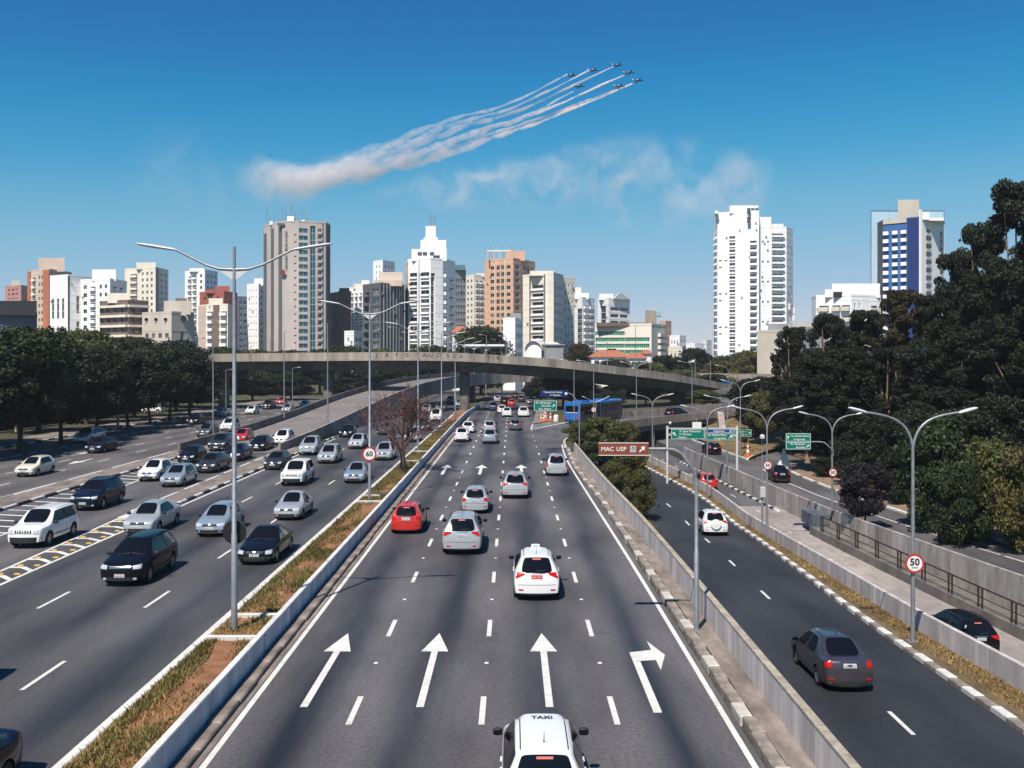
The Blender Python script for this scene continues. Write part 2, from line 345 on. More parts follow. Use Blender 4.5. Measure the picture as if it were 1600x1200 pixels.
# roads
road_main = sheet('main_road', K(-7.12), K(5.62), K(0.0), [-40, 20, 60, 100, 110, 240, 300], M_main)
road_left = sheet('oncoming_road', K(-20.95), K(-9.95), K(0.0), [-40, 40, 120, 300], M_left)
road_mid = sheet('middle_road', K(-31.0), K(-20.97), K(0.0), [-40, 40, 96], M_mid, dz=-0.006)
road_far = sheet('outer_road', K(-53.0), K(-33.3), K(0.0), [-40, 60, 120, 240], M_far)
DS = drange(0, 168, 4)
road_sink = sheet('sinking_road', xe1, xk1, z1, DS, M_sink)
road_trench = sheet('trench_road', lambda d: min(xw2(d), xk1(d) + 2.2) + 0.12, lambda d: xw3(d) - 0.1, zt, drange(0, 81, 4.5), M_concl)
road_under = sheet('underpass_road', lambda d: min(xw2(d), xk1(d) + 2.2) + 0.12, lambda d: xw3(d) - 0.1, zt, drange(81, 168, 6), M_slip)
road_slip = sheet('slip_road', lambda d: xw3(d) + 0.14, lambda d: xk3(d) if d < 113 else 27.6 - (d - 113) * 0.05, K(Z3), drange(0, 113, 4) + [114, 125, 140, 168], M_slip)
def ribbon(name, L, Rr, m, parent=None, kind='structure', dz=0):
    bb = MB()
    for (a, c), (d, e) in zip(zip(L, L[1:]), zip(Rr, Rr[1:])):
        bb.quad((*a[:2], a[2] + dz), (*d[:2], d[2] + dz), (*e[:2], e[2] + dz), (*c[:2], c[2] + dz))
    o = bb.build(name, m, parent)
    if parent is None: tag(o, kind=kind)
    return o
EXL = [(2.6, 100, .006), (2.6, 127, .006), (6, 138, .006), (10, 146, .006), (17, 154.5, .006), (25, 163, .006), (34, 172, .2), (40, 184, .9), (41, 200, 2.0), (36, 222, 3.4), (26, 246, 4.2)]
EXR = [(5.45, 100, .006), (5.9, 109, .006), (7.6, 117, .006), (11, 124, .006), (15, 131.5, .006), (23, 143.5, .006), (33, 157, .006), (46, 172, .5), (51, 190, 1.5), (50, 212, 3.0), (36, 248, 4.2)]
road_exit = ribbon('exit_road', EXL, EXR, M_slip)
ribbon('merging_road', [(28.2, 111, Z3 + .004), (30.2, 119, Z3 + .004), (33.6, 127, Z3 + .004), (38.5, 133, Z3 + .004)], [(29.3, 101, Z3 + .004), (33.0, 111, Z3 + .004), (38, 119, Z3 + .004), (44, 124, Z3 + .004)], M_slip)
tag(sheet('pavement', K(-57.5), K(-53.0), K(0.14), [20, 80, 240], M_gutter), kind='structure')

# ---- kerbs: each painted or bare stone is its own piece
stone_me = {}
def stone(m, l, wd=0.3, h=0.15):
    k = (m.name, round(l, 2), wd, h)
    if k not in stone_me: stone_me[k] = MB().bbox(-wd / 2, wd / 2, -l / 2 + 0.008, l / 2 - 0.008, -0.12, h, 0.03).mesh('kerb_stone', m)
    return stone_me[k]
def kerb(path, mats, l=1.0, wd=0.3, h=0.15, jit=0.0, name='kerb'):
    """path: function d->(x,y,z) sampled from d0 to d1 at the stone length"""
    p = obj(name, None); tag(p, kind='structure'); n = 0
    fn, d0, d1 = path; d = d0
    while d < d1:
        a = Vector(fn(d)); c = Vector(fn(d + l)); mid = (a + c) / 2; t = c - a
        m = mats[n % len(mats)]
        o = obj('kerb_stone', stone(m, round(t.length, 1) or l, wd, h), p, mid + Vector((random.uniform(-jit, jit), 0, random.uniform(-jit, jit) * 0.4)))
        o.rotation_euler = (math.atan2(t.z, math.hypot(t.x, t.y)), 0, math.atan2(-t.x, t.y)); n += 1; d += l
    return p
sk = lambda x, z=0.0: (lambda d: (x, d, z))
kerb((sk(-9.85), 14, 160), [M_kwhite], 2.0, 0.16, 0.17, 0.012)
kerb((sk(-7.32), 14, 130), [M_gutter], 1.6, 0.36, 0.13, 0.03)
kerb((lambda d: (slerp([(14, 5.78), (60, 5.72), (82, 5.3), (100, 5.65)], d) + 0.12, d, 0.0), 14, 100), [M_kerb, M_kerb, M_kfaded, M_kerb], 1.0, 0.34, 0.14, 0.035)
kerb((sk(-20.98), 57, 112), [M_kwhite, M_kblack], 1.6, 0.2, 0.17, 0.01)
kerb((lambda d: (lerp([(57, -22.55), (90, -23.1), (100, -23.2)], d), d, 0), 57, 96), [M_kwhite, M_kwhite, M_kerb], 1.6, 0.2, 0.17, 0.01)
kerb((lambda d: (lerp([(40, -30.1), (60, -30.9), (100, -31.3)], d), d, 0), 40, 100), [M_kwhite, M_kblack], 1.8, 0.2, 0.17, 0.01)
kerb((lambda d: (lerp([(40, -32.5), (60, -33.2), (110, -33.5)], d), d, 0), 40, 108), [M_kwhite, M_kwhite, M_kwhite, M_kerb], 2.0, 0.2, 0.17, 0.01)
kerb((sk(-53.0), 60, 200), [M_kwhite, M_kblack], 1.6, 0.22, 0.17, 0.01)
kerb((lambda d: (xk1(d) + 0.12, d, z1(d)), 15, 122), [M_kwhite, M_kerb], 1.0, 0.3, 0.16, 0.025)
kerb((lambda d: (xw3(d) - 0.9, d, zt(d)), 78, 118), [M_kwhite, M_kblack], 1.0, 0.25, 0.16, 0.015)
kerb((lambda d: (xk3(d) + 0.12, d, Z3), 50, 112), [M_kwhite, M_kwhite, M_kerb, M_kwhite], 1.2, 0.26, 0.17, 0.02)
def poly_fn(pts):
    acc = [0.0]
    for a, c in zip(pts, pts[1:]): acc.append(acc[-1] + (Vector(c) - Vector(a)).length)
    def fn(s): return tuple(slerp([(t, p[k]) for t, p in zip(acc, pts)], s) for k in range(3))
    return fn, acc[-1]
fn, ln = poly_fn([(5.6, 100, 0), (6.0, 109, 0), (7.7, 117, 0), (11.1, 124, 0), (14.2, 130, 0)]); kerb((fn, 0, ln), [M_kwhite, M_kerb], 1.0, 0.26, 0.15, 0.01)
fn, ln = poly_fn([(27.8, 113.6, Z3), (27.5, 120, Z3), (27.1, 131, Z3), (26.6, 142, Z3)]); kerb((fn, 0, ln), [M_kwhite], 1.2, 0.22, 0.16)
fn, ln = poly_fn([(27.9, 113.7, Z3), (30.1, 119.2, Z3), (33.6, 127, Z3), (38.5, 133, Z3)]); kerb((fn, 0, ln), [M_kwhite], 1.2, 0.22, 0.16)

# ---- islands, verges, medians
median = sheet('median_bed', K(-9.78), K(-7.72), K(0.13), drange(12, 185, 4), mat('median_soil', (0.27, 0.125, 0.06), 0.95, var=0.35, vscale=1.6, stain=0.35, sscale=0.5, bump=0.8, bscale=6))
sheet('island_paving', lambda d: lerp([(57, -22.5), (90, -23.0), (100, -23.1)], d), K(-21.03), K(0.15), drange(57, 100, 6), M_gutter)
sheet('outer_island_paving', lambda d: lerp([(40, -32.4), (60, -33.1), (110, -33.4)], d), lambda d: lerp([(40, -30.2), (60, -31.0), (100, -31.4), (110, -33.1)], d), K(0.15), drange(40, 109, 6), M_gutter)
M_verge = mat('dry_verge', (0.15, 0.105, 0.055), 0.95, var=0.4, vscale=1.2, stain=0.4, sscale=0.5, bump=0.7, bscale=6)
sheet('verge', lambda d: xk1(d) + 0.26, lambda d: xw2(d) + 0.02, lambda d: z1(d) + 0.13, drange(13, 118, 3), M_verge)
sheet('gutter_strip', K(-7.14), K(-6.98), K(0.004), [12, 80, 130], M_gutter)
sheet('footway_strip', lambda d: slerp([(14, 5.78), (60, 5.72), (82, 5.3), (94, 5.4)], d) + 0.28, lambda d: xw1(d) + 0.05, K(0.125), drange(12, 94, 4), M_gutter)
sheet('grass_bank', lambda d: xw1(d) + 0.2, xe1, lambda d: z1(d) + 0.05, drange(12, 122, 4), mat('bank_grass', (0.075, 0.075, 0.03), 0.95, var=0.5, vscale=1.0, bump=0.8, bscale=5))
sheet('slip_pavement', lambda d: xk3(d) + 0.24, lambda d: xk3(d) + 3.2, K(Z3 + 0.12), drange(44, 112, 4), mat('sandy_pavement', (0.26, 0.175, 0.115), 0.95, var=0.3, vscale=1.2, stain=0.3, sscale=0.4, bump=0.5, bscale=6))
M_mound = mat('dry_grass_mound', (0.17, 0.115, 0.045), 0.95, var=0.4, vscale=0.6, bump=0.8, bscale=3, stain=0.3, sscale=0.25)
b = MB()
for i in range(8):
    for j in range(6):
        def P(i, j):
            f = i / 8; y = 113.9 + f * 46; xa = 27.7 - 0.7 * f * 1.5; xb = 27.9 + 12 * min(1, f * 2.2) + 4 * f; x = xa + (xb - xa) * j / 6
            return (x, y, Z3 + 0.13 + 3.2 * (f ** 1.2) * (0.2 + 0.8 * j / 6) + 0.15 * math.sin(3 * i + 2 * j))
        b.quad(P(i, j), P(i, j + 1), P(i + 1, j + 1), P(i + 1, j))
tag(b.build('grass_mound', M_mound, smooth=180), kind='structure')
b = MB()
for i in range(22):
    for j in range(8):
        def P(i, j):
            y = 46 + i * 4.4; x = xk3(min(y, 112)) + 3.1 + j * 4.5
            return (x, y, Z3 + 0.1 + (j / 8) * 4.6 + (0.25 * math.sin(i * 1.7 + j) if j else 0))
        b.quad(P(i, j), P(i, j + 1), P(i + 1, j + 1), P(i + 1, j))
tag(b.build('wooded_bank', M_soil, smooth=180), kind='structure')

# ---- concrete walls: every cast section a piece of its wall
def wall(name, label, fn, d0, d1, prof, m, l=4.0, gap=0.012, cap=None, cat='wall', step=1.0):
    gap = max(gap, 0.022)
    p = thing(name, label, cat, fn(d0)); off = Vector(fn(d0)); d = d0
    while d < d1 - 0.3:
        e = min(d1, d + l); pts = [Vector(fn(t)) - off for t in drange(d + gap, e - gap, max(step, 0.5))]
        o = MB().sweep(pts, prof, cap=True).build('wall_section', m, p); fixn(o.data)
        if cap: fixn(MB().sweep(pts, cap[0]).build('painted_cap', cap[1], o).data)
        d = e
    return p
wall('median_wall', 'low whitewashed concrete wall along the grassy median', lambda d: (slerp([(10, -7.64), (150, -7.64), (170, -7.1), (185, -6.2)], d), d, 0), 12, 185,
     [(-0.09, -0.1), (0.09, -0.1), (0.09, 0.70), (-0.09, 0.70)], M_wallwhite, 4, cap=([(-0.10, 0.702), (0.10, 0.702), (0.085, 0.735), (-0.085, 0.735)], M_kwhite))
M_barr = mat('grey_barrier_concrete', (0.56, 0.50, 0.475), 0.85, var=0.16, vscale=2.0, stain=0.45, sscale=0.9, bump=0.3, bscale=12, stretch=(1, 1, 0.12))
wall('roadside_wall', 'tall grey concrete wall between main road and sinking road', lambda d: (xw1(d) + 0.09, d, 0), 12, 94, [(-0.10, -3.2), (0.10, -3.2), (0.09, 1.0), (-0.09, 1.0)], M_barr, 4.5,
     cap=([(-0.105, 1.002), (0.105, 1.002), (0.105, 1.05), (-0.105, 1.05)], mat('lichened_cap', (0.40, 0.34, 0.27), 0.9, var=0.25, vscale=4, stain=0.4, sscale=1.5)))
wall('verge_wall', 'plain grey concrete parapet beside the dry verge', lambda d: (xw2(d) + 0.1, d, z1(d)), 10, 118, [(-0.10, -3.5), (0.10, -3.5), (0.09, 0.95), (-0.09, 0.95)], M_barr, 3.6)
M_stainc = mat('stained_parapet_concrete', (0.40, 0.36, 0.33), 0.9, var=0.2, vscale=2, stain=0.65, sscale=0.7, bump=0.4, bscale=9, stretch=(1, 1, 0.25))
wall('trench_wall', 'stained concrete retaining parapet above the trench handrail', lambda d: (xw3(d), d, Z3), 20, 119, [(-0.12, -1.5), (0.12, -1.5), (0.10, 1.0), (-0.10, 1.0)], M_stainc, 3.2)
# ledge with handrail on the trench side
b = MB().sweep([(xw3(d) - 0.9, d, zt(d)) for d in drange(26, 69, 3)], [(-0.75, -0.2), (0.76, -0.2), (0.76, 0.55), (-0.75, 0.55)]); o = b.build('trench_ledge', M_dark_c); fixn(o.data); tag(o, kind='structure')
hr = thing('handrail', 'rusty brown steel handrail running along the trench ledge', 'railing', (xw3(48) - 1.5, 48, zt(48) + 0.55)); ho = Vector(hr.location)
M_rail = mat('rusty_rail', (0.055, 0.035, 0.03), 0.6, metal=0.3, var=0.3, vscale=8)
hp = lambda d, h: Vector((xw3(d) - 1.52, d, zt(d) + 0.55 + h)) - ho
for h, rad in ((1.05, 0.045), (0.55, 0.03)): MB().tube([hp(d, h) for d in drange(30, 67, 2.5)], rad, 6).build('top_rail' if h > 1 else 'mid_rail', M_rail, hr, 60)
for d in drange(30, 67, 2.65):
    for e in (-0.16, 0.16):
        MB().box(-0.04, 0.04, -0.04, 0.04, 0, 1.05).build('post', M_rail, hr, loc=hp(d + e, 0))
o = MB().box(-0.6, 0.6, -1.3, 1.3, 0, 0.9).build('concrete_block', mat('blue_grey_block', (0.1, 0.12, 0.15), 0.8, stain=0.5, sscale=1.5), None, loc=(xw3(70) - 0.85, 70, zt(70) + 0.5)); tag(o, 'weathered blue grey concrete block at the handrail end', 'block')

# ---- road markings (each a sheet of paint 4 mm above its road)
dash_me = {}
def dash(parent, x, d, l, wd=0.15, z=0.004, name='lane_dash', m=None, rz=0.0, rx=0.0):
    k = (round(l, 2), wd, (m or M_white).name)
    if k not in dash_me: dash_me[k] = MB().quad((-wd / 2, 0, 0), (wd / 2, 0, 0), (wd / 2, l, 0), (-wd / 2, l, 0)).mesh(name, m or M_white)
    o = obj(name, dash_me[k], parent, (x, d, z)); o.rotation_euler = (rx, 0, rz); return o
for x in (-4.06, -0.76, 2.62):
    k = 0
    while True:
        d = 16.15 + 7.65 * k; k += 1
        if d > (126 if x > 2 else 205): break
        dash(road_main, x, d, 2.0)
        if d < 75: obj('road_stud', stone_me.setdefault('stud', MB().bbox(-0.06, 0.06, -0.05, 0.05, 0, 0.025, 0.01).mesh('road_stud', M_white)), road_main, (x, d + 4.85, 0.0))
sheet('edge_line', K(-6.93), K(-6.78), K(0.008), [12, 90, 155], M_white, road_main)
ribbon('edge_line', [(slerp([(12, 5.33), (40, 5.28), (62, 5.1), (84, 4.94), (95, 5.05), (104, 5.35)], d), d, 0.008) for d in drange(12, 104, 4)], [(slerp([(12, 5.48), (40, 5.43), (62, 5.25), (84, 5.09), (95, 5.2), (104, 5.5)], d), d, 0.008) for d in drange(12, 104, 4)], M_white, road_main)
def arrow(parent, x, d, l, turn=False, s=1.0, name='arrow_marking'):
    b = MB()
    if not turn:
        b.quad((-0.10*s, 0, 0), (0.10*s, 0, 0), (0.10*s, l - 2.0*s, 0), (-0.10*s, l - 2.0*s, 0)); b.quad((-0.42*s, l - 2.0*s, 0), (0.42*s, l - 2.0*s, 0), (0, l, 0))
    else:
        b.quad((-0.11, 0, 0), (0.11, 0, 0), (0.11, 4.2, 0), (-0.11, 4.2, 0)); b.quad((-0.11, 4.2, 0), (0.6, 4.35, 0), (0.6, 5.35, 0), (-0.11, 5.1, 0)); b.quad((0.6, 3.4, 0), (0.95, 4.85, 0), (0.6, 6.3, 0))
    return b.build(name, M_white, parent, loc=(x, d, 0.006))
for x in (-5.43, -2.4, 0.98): arrow(road_main, x, 25.0, 6.8)
arrow(road_main, 3.74, 24.6, 6.8, True)
for x in (-5.6, -2.6, 0.78): arrow(road_main, x, 76.5, 7.2, s=1.25)
for x, d0 in ((-13.44, 26.3), (-17.3, 26.2)):
    for k in range(-1, 13): dash(road_left, x, d0 + 8.8 * k, 2.55, 0.13)
sheet('edge_line', K(-10.2), K(-10.07), K(0.006), [12, 200], M_white, road_left)
sheet('edge_line', K(-20.72), K(-20.55), K(0.006), [14, 112], M_white, road_left)
sheet('edge_line', lambda d: lerp([(14, -21.5), (41, -22.0), (57, -22.75)], d), lambda d: lerp([(14, -21.33), (41, -21.83), (57, -22.58)], d), K(0.006), drange(14, 57, 6), M_white, road_mid)
for k in range(24):                                           # painted chevrons and yellow studs of the narrow gore
    d = 17 + k * 1.72; xa = lerp([(14, -21.45), (41, -21.95), (57, -22.7)], d); xb = -20.64
    mdl = (xa + xb) / 2 - 0.1; b = MB()
    b.quad((xa, d + 0.75, 0), (mdl, d + 0.72, 0), (mdl + 0.05, d + 1.05, 0), (xa, d + 1.05, 0)); b.quad((mdl, d + 0.72, 0), (xb, d, 0), (xb, d + 0.34, 0), (mdl + 0.05, d + 1.05, 0))
    b.build('chevron_marking', M_white, road_mid, loc=(0, 0, 0.009))
    for xs in (xa + 0.3, xb - 0.28):
        obj('road_stud', stone_me.setdefault('ystud', MB().bbox(-0.13, 0.13, -0.07, 0.07, 0, 0.05, 0.02).mesh('road_stud', M_yellow)), road_mid, (xs, d + 1.25, -0.004))
b = MB().bbox(-0.75, 0.75, -0.9, 0.9, 0, 0.16, 0.03); o = b.build('island_nose', M_kwhite, None, loc=(-21.7, 55.6, -0.01)); tag(o, 'white painted concrete nose where the kerbed island begins', 'kerb nose')
sheet('edge_line', lambda d: lerp([(14, -25.6), (50, -26.5), (68, -28.0), (104, -31.0)], d), lambda d: lerp([(14, -25.45), (50, -26.35), (68, -27.85), (104, -30.85)], d), K(0.006), drange(14, 96, 6), M_white, road_mid)
for k in range(36):                                           # hatched area along the outer island
    d = 38 + k * 1.75; xa = lerp([(40, -29.9), (60, -30.7), (100, -31.1)], d); xb = lerp([(14, -25.6), (50, -26.5), (68, -28.0), (104, -31.0)], d)
    if xb - xa < 0.4 or d > 95: continue
    MB().quad((xa, d + 0.9, 0), (xb, d, 0), (xb, d + 0.28, 0), (xa, d + 1.18, 0)).build('hatch_marking', M_white, road_mid, loc=(0, 0, 0.004))
for x in (-37.2, -40.6, -44.0):
    for k in range(16): dash(road_far, x + 0.0, 58 + 8.8 * k + (x % 3), 2.6, 0.13)
for k in range(44): dash(road_far, -47.4, 62 + 3.2 * k, 1.9, 0.28)
sheet('edge_line', K(-33.95), K(-33.78), K(0.006), [40, 112], M_white, road_far)
for k, (x, d) in enumerate(((-38.9, 84), (-42.3, 92))):
    o = arrow(road_far, x, d + 5, 5.0, s=1.3); o.rotation_euler[2] = PI
for k in range(-1, 14):
    d = 16.8 + 9.4 * k if k < 1 else 26.0 + 9.2 * (k - 1)
    if 14 < d < 128:
        a = Vector((xd1(d), d, z1(d))); c = Vector((xd1(d + 2), d + 2, z1(d + 2))); t = c - a
        dash(road_sink, a.x, d, 2.0, 0.13, a.z + 0.005, rz=math.atan2(-t.x, t.y), rx=math.atan2(t.z, t.y))
for k in range(12):
    d = 44 + 8.4 * k; a = Vector(((xw2(min(d,118)) + xw3(d)) / 2, d, zt(d)))
    dash(road_trench if d < 80 else road_under, a.x, d, 1.9, 0.11, a.z + 0.012, rz=0.02)
sheet('edge_line', lambda d: xk3(d) - 2.55, lambda d: xk3(d) - 2.4, K(Z3 + 0.005), drange(46, 104, 4), M_white, road_slip)
for k in range(26): dash(road_slip, xw3(84 + k * 1.25) + 0.75, 84 + k * 1.25, 0.75, 0.13, Z3 + 0.005)
# gore of the exit: white hatching
b = MB(); b.quad((2.4, 127, 0), (2.6, 126.6, 0), (4.9, 180, 0), (4.7, 180, 0)); b.quad((2.4, 127, 0), (2.55, 126.6, 0), (9.5, 145.4, 0), (9.3, 145.8, 0)); b.build('gore_outline', M_white, road_exit, loc=(0, 0, 0.014))
for k in range(9):
    d = 130 + k * 1.5; MB().quad((2.5 + (d - 127) * 0.043, d + 0.5, 0), (2.5 + (d - 127) * 0.36, d, 0), (2.5 + (d - 127) * 0.36, d + 0.3, 0), (2.5 + (d - 127) * 0.043, d + 0.8, 0)).build('hatch_marking', M_white, road_exit, loc=(0, 0, 0.014))
ribbon('edge_line', [(Vector(q) * 0.95 + Vector(p) * 0.05) for p, q in zip(EXL, EXR)][5:], [(Vector(q) * 0.975 + Vector(p) * 0.025) for p, q in zip(EXL, EXR)][5:], M_white, road_exit, dz=0.03)
b = MB().prism([(2.9, 137), (5.5, 144), (6.2, 170), (4.6, 178)], 0.0, 0.14); o = b.build('gore_island', M_gutter); tag(o, kind='structure')

# cross kerbs in the median at the lamp posts
for d in (30.6, 33.3, 60.3, 63.0, 85.0, 94):
    o = MB().bbox(-1.0, 1.0, -0.09, 0.09, 0, 0.22, 0.02).build('planter_edge', M_kwhite, None, loc=(-8.75, d, 0.05)); tag(o, kind='structure')

# ---------------------------------------------------------------- bridges
M_fly = mat('flyover_concrete', (0.37, 0.315, 0.265), 0.88, var=0.15, vscale=1.2, stain=0.6, sscale=0.5, bump=0.3, bscale=6, stretch=(1, 1, 0.08))
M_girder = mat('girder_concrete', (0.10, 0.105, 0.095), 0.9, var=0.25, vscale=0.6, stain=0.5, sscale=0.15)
FLY = [(-140, 553, 210), (60, 553, 192), (200, 553, 184), (310, 553, 180), (500, 551, 173), (700, 551, 170), (850, 560, 175), (950, 571, 182), (1050, 584, 196), (1140, 600, 216), (1240, 615, 245)]
fpts = [at(*p) for p in FLY]; ffn, fln = poly_fn([tuple(p) for p in fpts])
fly = thing('flyover', 'long curved concrete flyover crossing above all carriageways', 'flyover', tuple(ffn(0))); fo = Vector(ffn(0))
s = 0.0; seg = 6.0
while s < fln - 0.5:
    e = min(fln, s + seg); pts = [Vector(ffn(s + (e - s) * k / 4)) - fo for k in range(5)]
    fixn(MB().sweep(pts, [(-0.12, -1.15), (0.12, -1.15), (0.12, 0.0), (-0.12, 0.0)]).build('parapet_panel', M_fly, fly).data)
    bk = [p for p in pts]
    fixn(MB().sweep(bk, [(-9.6, -1.15), (-9.36, -1.15), (-9.36, 0.0), (-9.6, 0.0)]).build('parapet_panel', M_fly, fly).data)
    s = e
pts = [Vector(ffn(fln * k / 60)) - fo for k in range(61)]
fixn(MB().sweep(pts, [(-9.7, -1.5), (0.25, -1.5), (0.25, -1.16), (-9.7, -1.16)]).build('deck_slab', M_fly, fly).data)
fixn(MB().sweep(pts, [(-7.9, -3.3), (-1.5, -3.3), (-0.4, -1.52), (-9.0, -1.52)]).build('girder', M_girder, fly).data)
for px, in ((500,), (732,), (945,), (1085,), (330,)):
    best = min((abs((lambda q: 800 + F0 * q.x / q.y)(Vector(ffn(fln * k / 400))) - px), k) for k in range(401))[1]
    q = Vector(ffn(fln * best / 400)); t = Vector(ffn(fln * min(400, best + 2) / 400)) - Vector(ffn(fln * max(0, best - 2) / 400)); t.normalize(); r = Vector((t.y, -t.x, 0)); c = q - r * 4.6
    prof = [(c.x - fo.x + a, c.y - fo.y + bb) for a, bb in ((-0.9, -0.6), (-0.6, -0.9), (0.6, -0.9), (0.9, -0.6), (0.9, 0.6), (0.6, 0.9), (-0.6, 0.9), (-0.9, 0.6))]
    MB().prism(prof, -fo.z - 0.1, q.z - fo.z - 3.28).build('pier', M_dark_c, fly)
M_graf = mat('graffiti_paint', (0.05, 0.04, 0.04), 0.8)
for px, ch in ((588, 'J'), (604, 'A'), (620, 'F'), (638, 'G'), (650, 'T'), (661, 'A'), (668, 'L'), (676, 'U'), (683, 'C'), (690, 'T'), (700, 'S'), (712, 'Z'), (722, 'u'), (765, 'Y'), (778, 'K')):
    best = min((abs((lambda q: 800 + F0 * q.x / q.y)(Vector(ffn(fln * k / 400))) - px), k) for k in range(401))[1]
    q = Vector(ffn(fln * best / 400)); t = Vector(ffn(fln * min(400, best + 1) / 400)) - q; t.normalize(); r = Vector((t.y, -t.x, 0))
    o = obj('graffiti_letter', text_mesh(ch, 0.95, M_graf, 0.004, 0.012), fly, q + r * 0.135 + Vector((0, 0, -0.55)) - fo); o.rotation_euler = (R(90), R(random.uniform(-8, 8)), math.atan2(t.y, t.x))
# ramp that leaves the middle road, climbs and crosses behind the flyover
RMP = [(-28, 95, 0.0), (-27.4, 112, 0.35), (-26.2, 132, 1.2), (-23.2, 165, 3.2), (-17.2, 200, 4.9), (-7.5, 226, 5.6), (6, 238, 5.8), (26, 243, 5.6), (60, 244, 5.0), (110, 240, 4)]
rfn, rln = poly_fn(RMP); ramp = thing('ramp', 'pale concrete ramp climbing from the middle road under the flyover', 'ramp', tuple(rfn(0))); ro = Vector(rfn(0))
def rw(s): return lerp([(0, 4.9), (40, 4.4), (200, 4.4)], s)
b = MB(); st = drange(0, rln, 5)
def rside(s, off, dz):
    p = Vector(rfn(s)); t = Vector(rfn(min(rln, s + 1))) - Vector(rfn(max(0, s - 1))); t.z = 0; t.normalize(); return p + Vector((t.y, -t.x, 0)) * off + Vector((0, 0, dz)) - ro
for a, c in zip(st, st[1:]): b.quad(rside(a, -rw(a), 0.01), rside(a, rw(a), 0.01), rside(c, rw(c), 0.01), rside(c, -rw(c), 0.01))
b.build('ramp_roadway', mat('ramp_paving', (0.20, 0.178, 0.165), 0.9, var=0.2, vscale=1.5, stain=0.35, sscale=0.15, bump=0.25, bscale=10), ramp)
for a, c in zip(st, st[1:]):
    for sgn in (-1, 1):
        w0, w1 = rw(a) * sgn, rw(c) * sgn; i0, i1 = w0 + 0.24 * sgn, w1 + 0.24 * sgn
        bot = lambda s: max(-Vector(rfn(s)).z - 0.1, -1.7) if s > 72 else -Vector(rfn(s)).z - 0.1
        b = MB(); p = [rside(a, w0, 0.9), rside(c, w1, 0.9), rside(c, i1, 0.9), rside(a, i0, 0.9)]; q = [rside(a, w0, bot(a)), rside(c, w1, bot(c)), rside(c, i1, bot(c)), rside(a, i0, bot(a))]
        b.quad(*p); b.quad(*q[::-1])
        for k in range(4): b.quad(q[k], q[(k + 1) % 4], p[(k + 1) % 4], p[k])
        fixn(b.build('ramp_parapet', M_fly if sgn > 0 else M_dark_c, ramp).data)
b = MB()
for a, c in zip(st, st[1:]):
    if a < 70: continue
    b.quad(rside(a, -4.3, -1.5), rside(c, -4.3, -1.5), rside(c, 4.3, -1.5), rside(a, 4.3, -1.5)); b.quad(rside(a, 4.3, -1.5), rside(c, 4.3, -1.5), rside(c, 4.3, -0.1), rside(a, 4.3, -0.1))
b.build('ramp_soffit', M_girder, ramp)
for s in (96, 130, 150, 176, 200): MB().prism([(Vector(rside(s, 0, 0)).x + dx, Vector(rside(s, 0, 0)).y + dy) for dx, dy in ((-0.7, -0.7), (0.7, -0.7), (0.7, 0.7), (-0.7, 0.7))], -ro.z - 0.1, Vector(rside(s, 0, -1.5)).z).build('pier', M_dark_c, ramp)
# exit bridge over the sunken roads
br = thing('exit_bridge', 'low concrete bridge carrying the exit road over the underpass', 'bridge', (14, 131, 0)); bo = Vector((14, 131, 0))
bn = [(13.4, 129.3, 0), (15.2, 131.2, 0), (23.2, 143.2, 0), (33.2, 156.7, 0), (38, 162, 0.1)]; bfn, bl = poly_fn(bn)
bf = [(9.6, 146.3, 0), (17, 155, 0), (25, 163.6, 0), (34, 172.6, 0.2), (40, 178, 0.4)]; bffn, bfl = poly_fn(bf)
for fn_, ln_ in ((bfn, bl), (bffn, bfl)):
    s = 0
    while s < ln_ - 0.4:
        e = min(ln_, s + 3.0); pts = [Vector(fn_(s + (e - s) * k / 3 + 0.01)) - bo for k in range(4)]
        fixn(MB().sweep(pts, [(-0.12, -0.2), (0.12, -0.2), (0.12, 0.95), (-0.12, 0.95)]).build('parapet_panel', M_fly, br).data); s = e
b = MB()
for k in range(10):
    a, c = Vector(bfn(bl * k / 10)) - bo, Vector(bfn(bl * (k + 1) / 10)) - bo; d, e = Vector(bffn(bfl * k / 10)) - bo, Vector(bffn(bfl * (k + 1) / 10)) - bo
    for h0, flip in ((-0.95, True), (-0.03, False)):
        Q = [a + Vector((0, 0, h0)), c + Vector((0, 0, h0)), e + Vector((0, 0, h0)), d + Vector((0, 0, h0))]; b.quad(*(Q[::-1] if flip else Q))
    b.quad(a + Vector((0, 0, -0.95)), c + Vector((0, 0, -0.95)), c + Vector((0, 0, -0.03)), a + Vector((0, 0, -0.03)))
fixn(b.build('deck_slab', M_dark_c, br).data)
b = MB()
for P0, P1 in (((10.5, 126.5), (7.2, 145)), ((33.0, 156.5), (33, 172))):
    b.prism([(P0[0] - bo.x, P0[1] - bo.y), (P0[0] + 0.8 - bo.x, P0[1] - bo.y), (P1[0] + 0.8 - bo.x, P1[1] - bo.y), (P1[0] - bo.x, P1[1] - bo.y)], -4.2, -0.96)
    b.build('abutment', M_dark_c, br); b = MB()
MB().prism([(20.0 - bo.x, 139.5 - bo.y), (20.7 - bo.x, 139.5 - bo.y), (20.7 - bo.x, 158 - bo.y), (20.0 - bo.x, 158 - bo.y)], -4.2, -0.96).build('pier', M_dark_c, br)
fixn(MB().quad((33.4 - bo.x, 156 - bo.y, 0.9), (34.3 - bo.x, 155.4 - bo.y, 0.9), (31.9 - bo.x, 142.6 - bo.y, -2.3), (31 - bo.x, 143 - bo.y, -2.4)).quad((33.4 - bo.x, 156.4 - bo.y, 0.9), (31 - bo.x, 143.4 - bo.y, -2.4), (31 - bo.x, 143.4 - bo.y, -3), (33.4 - bo.x, 156.4 - bo.y, -3)).build('wing_wall', M_fly, br).data)
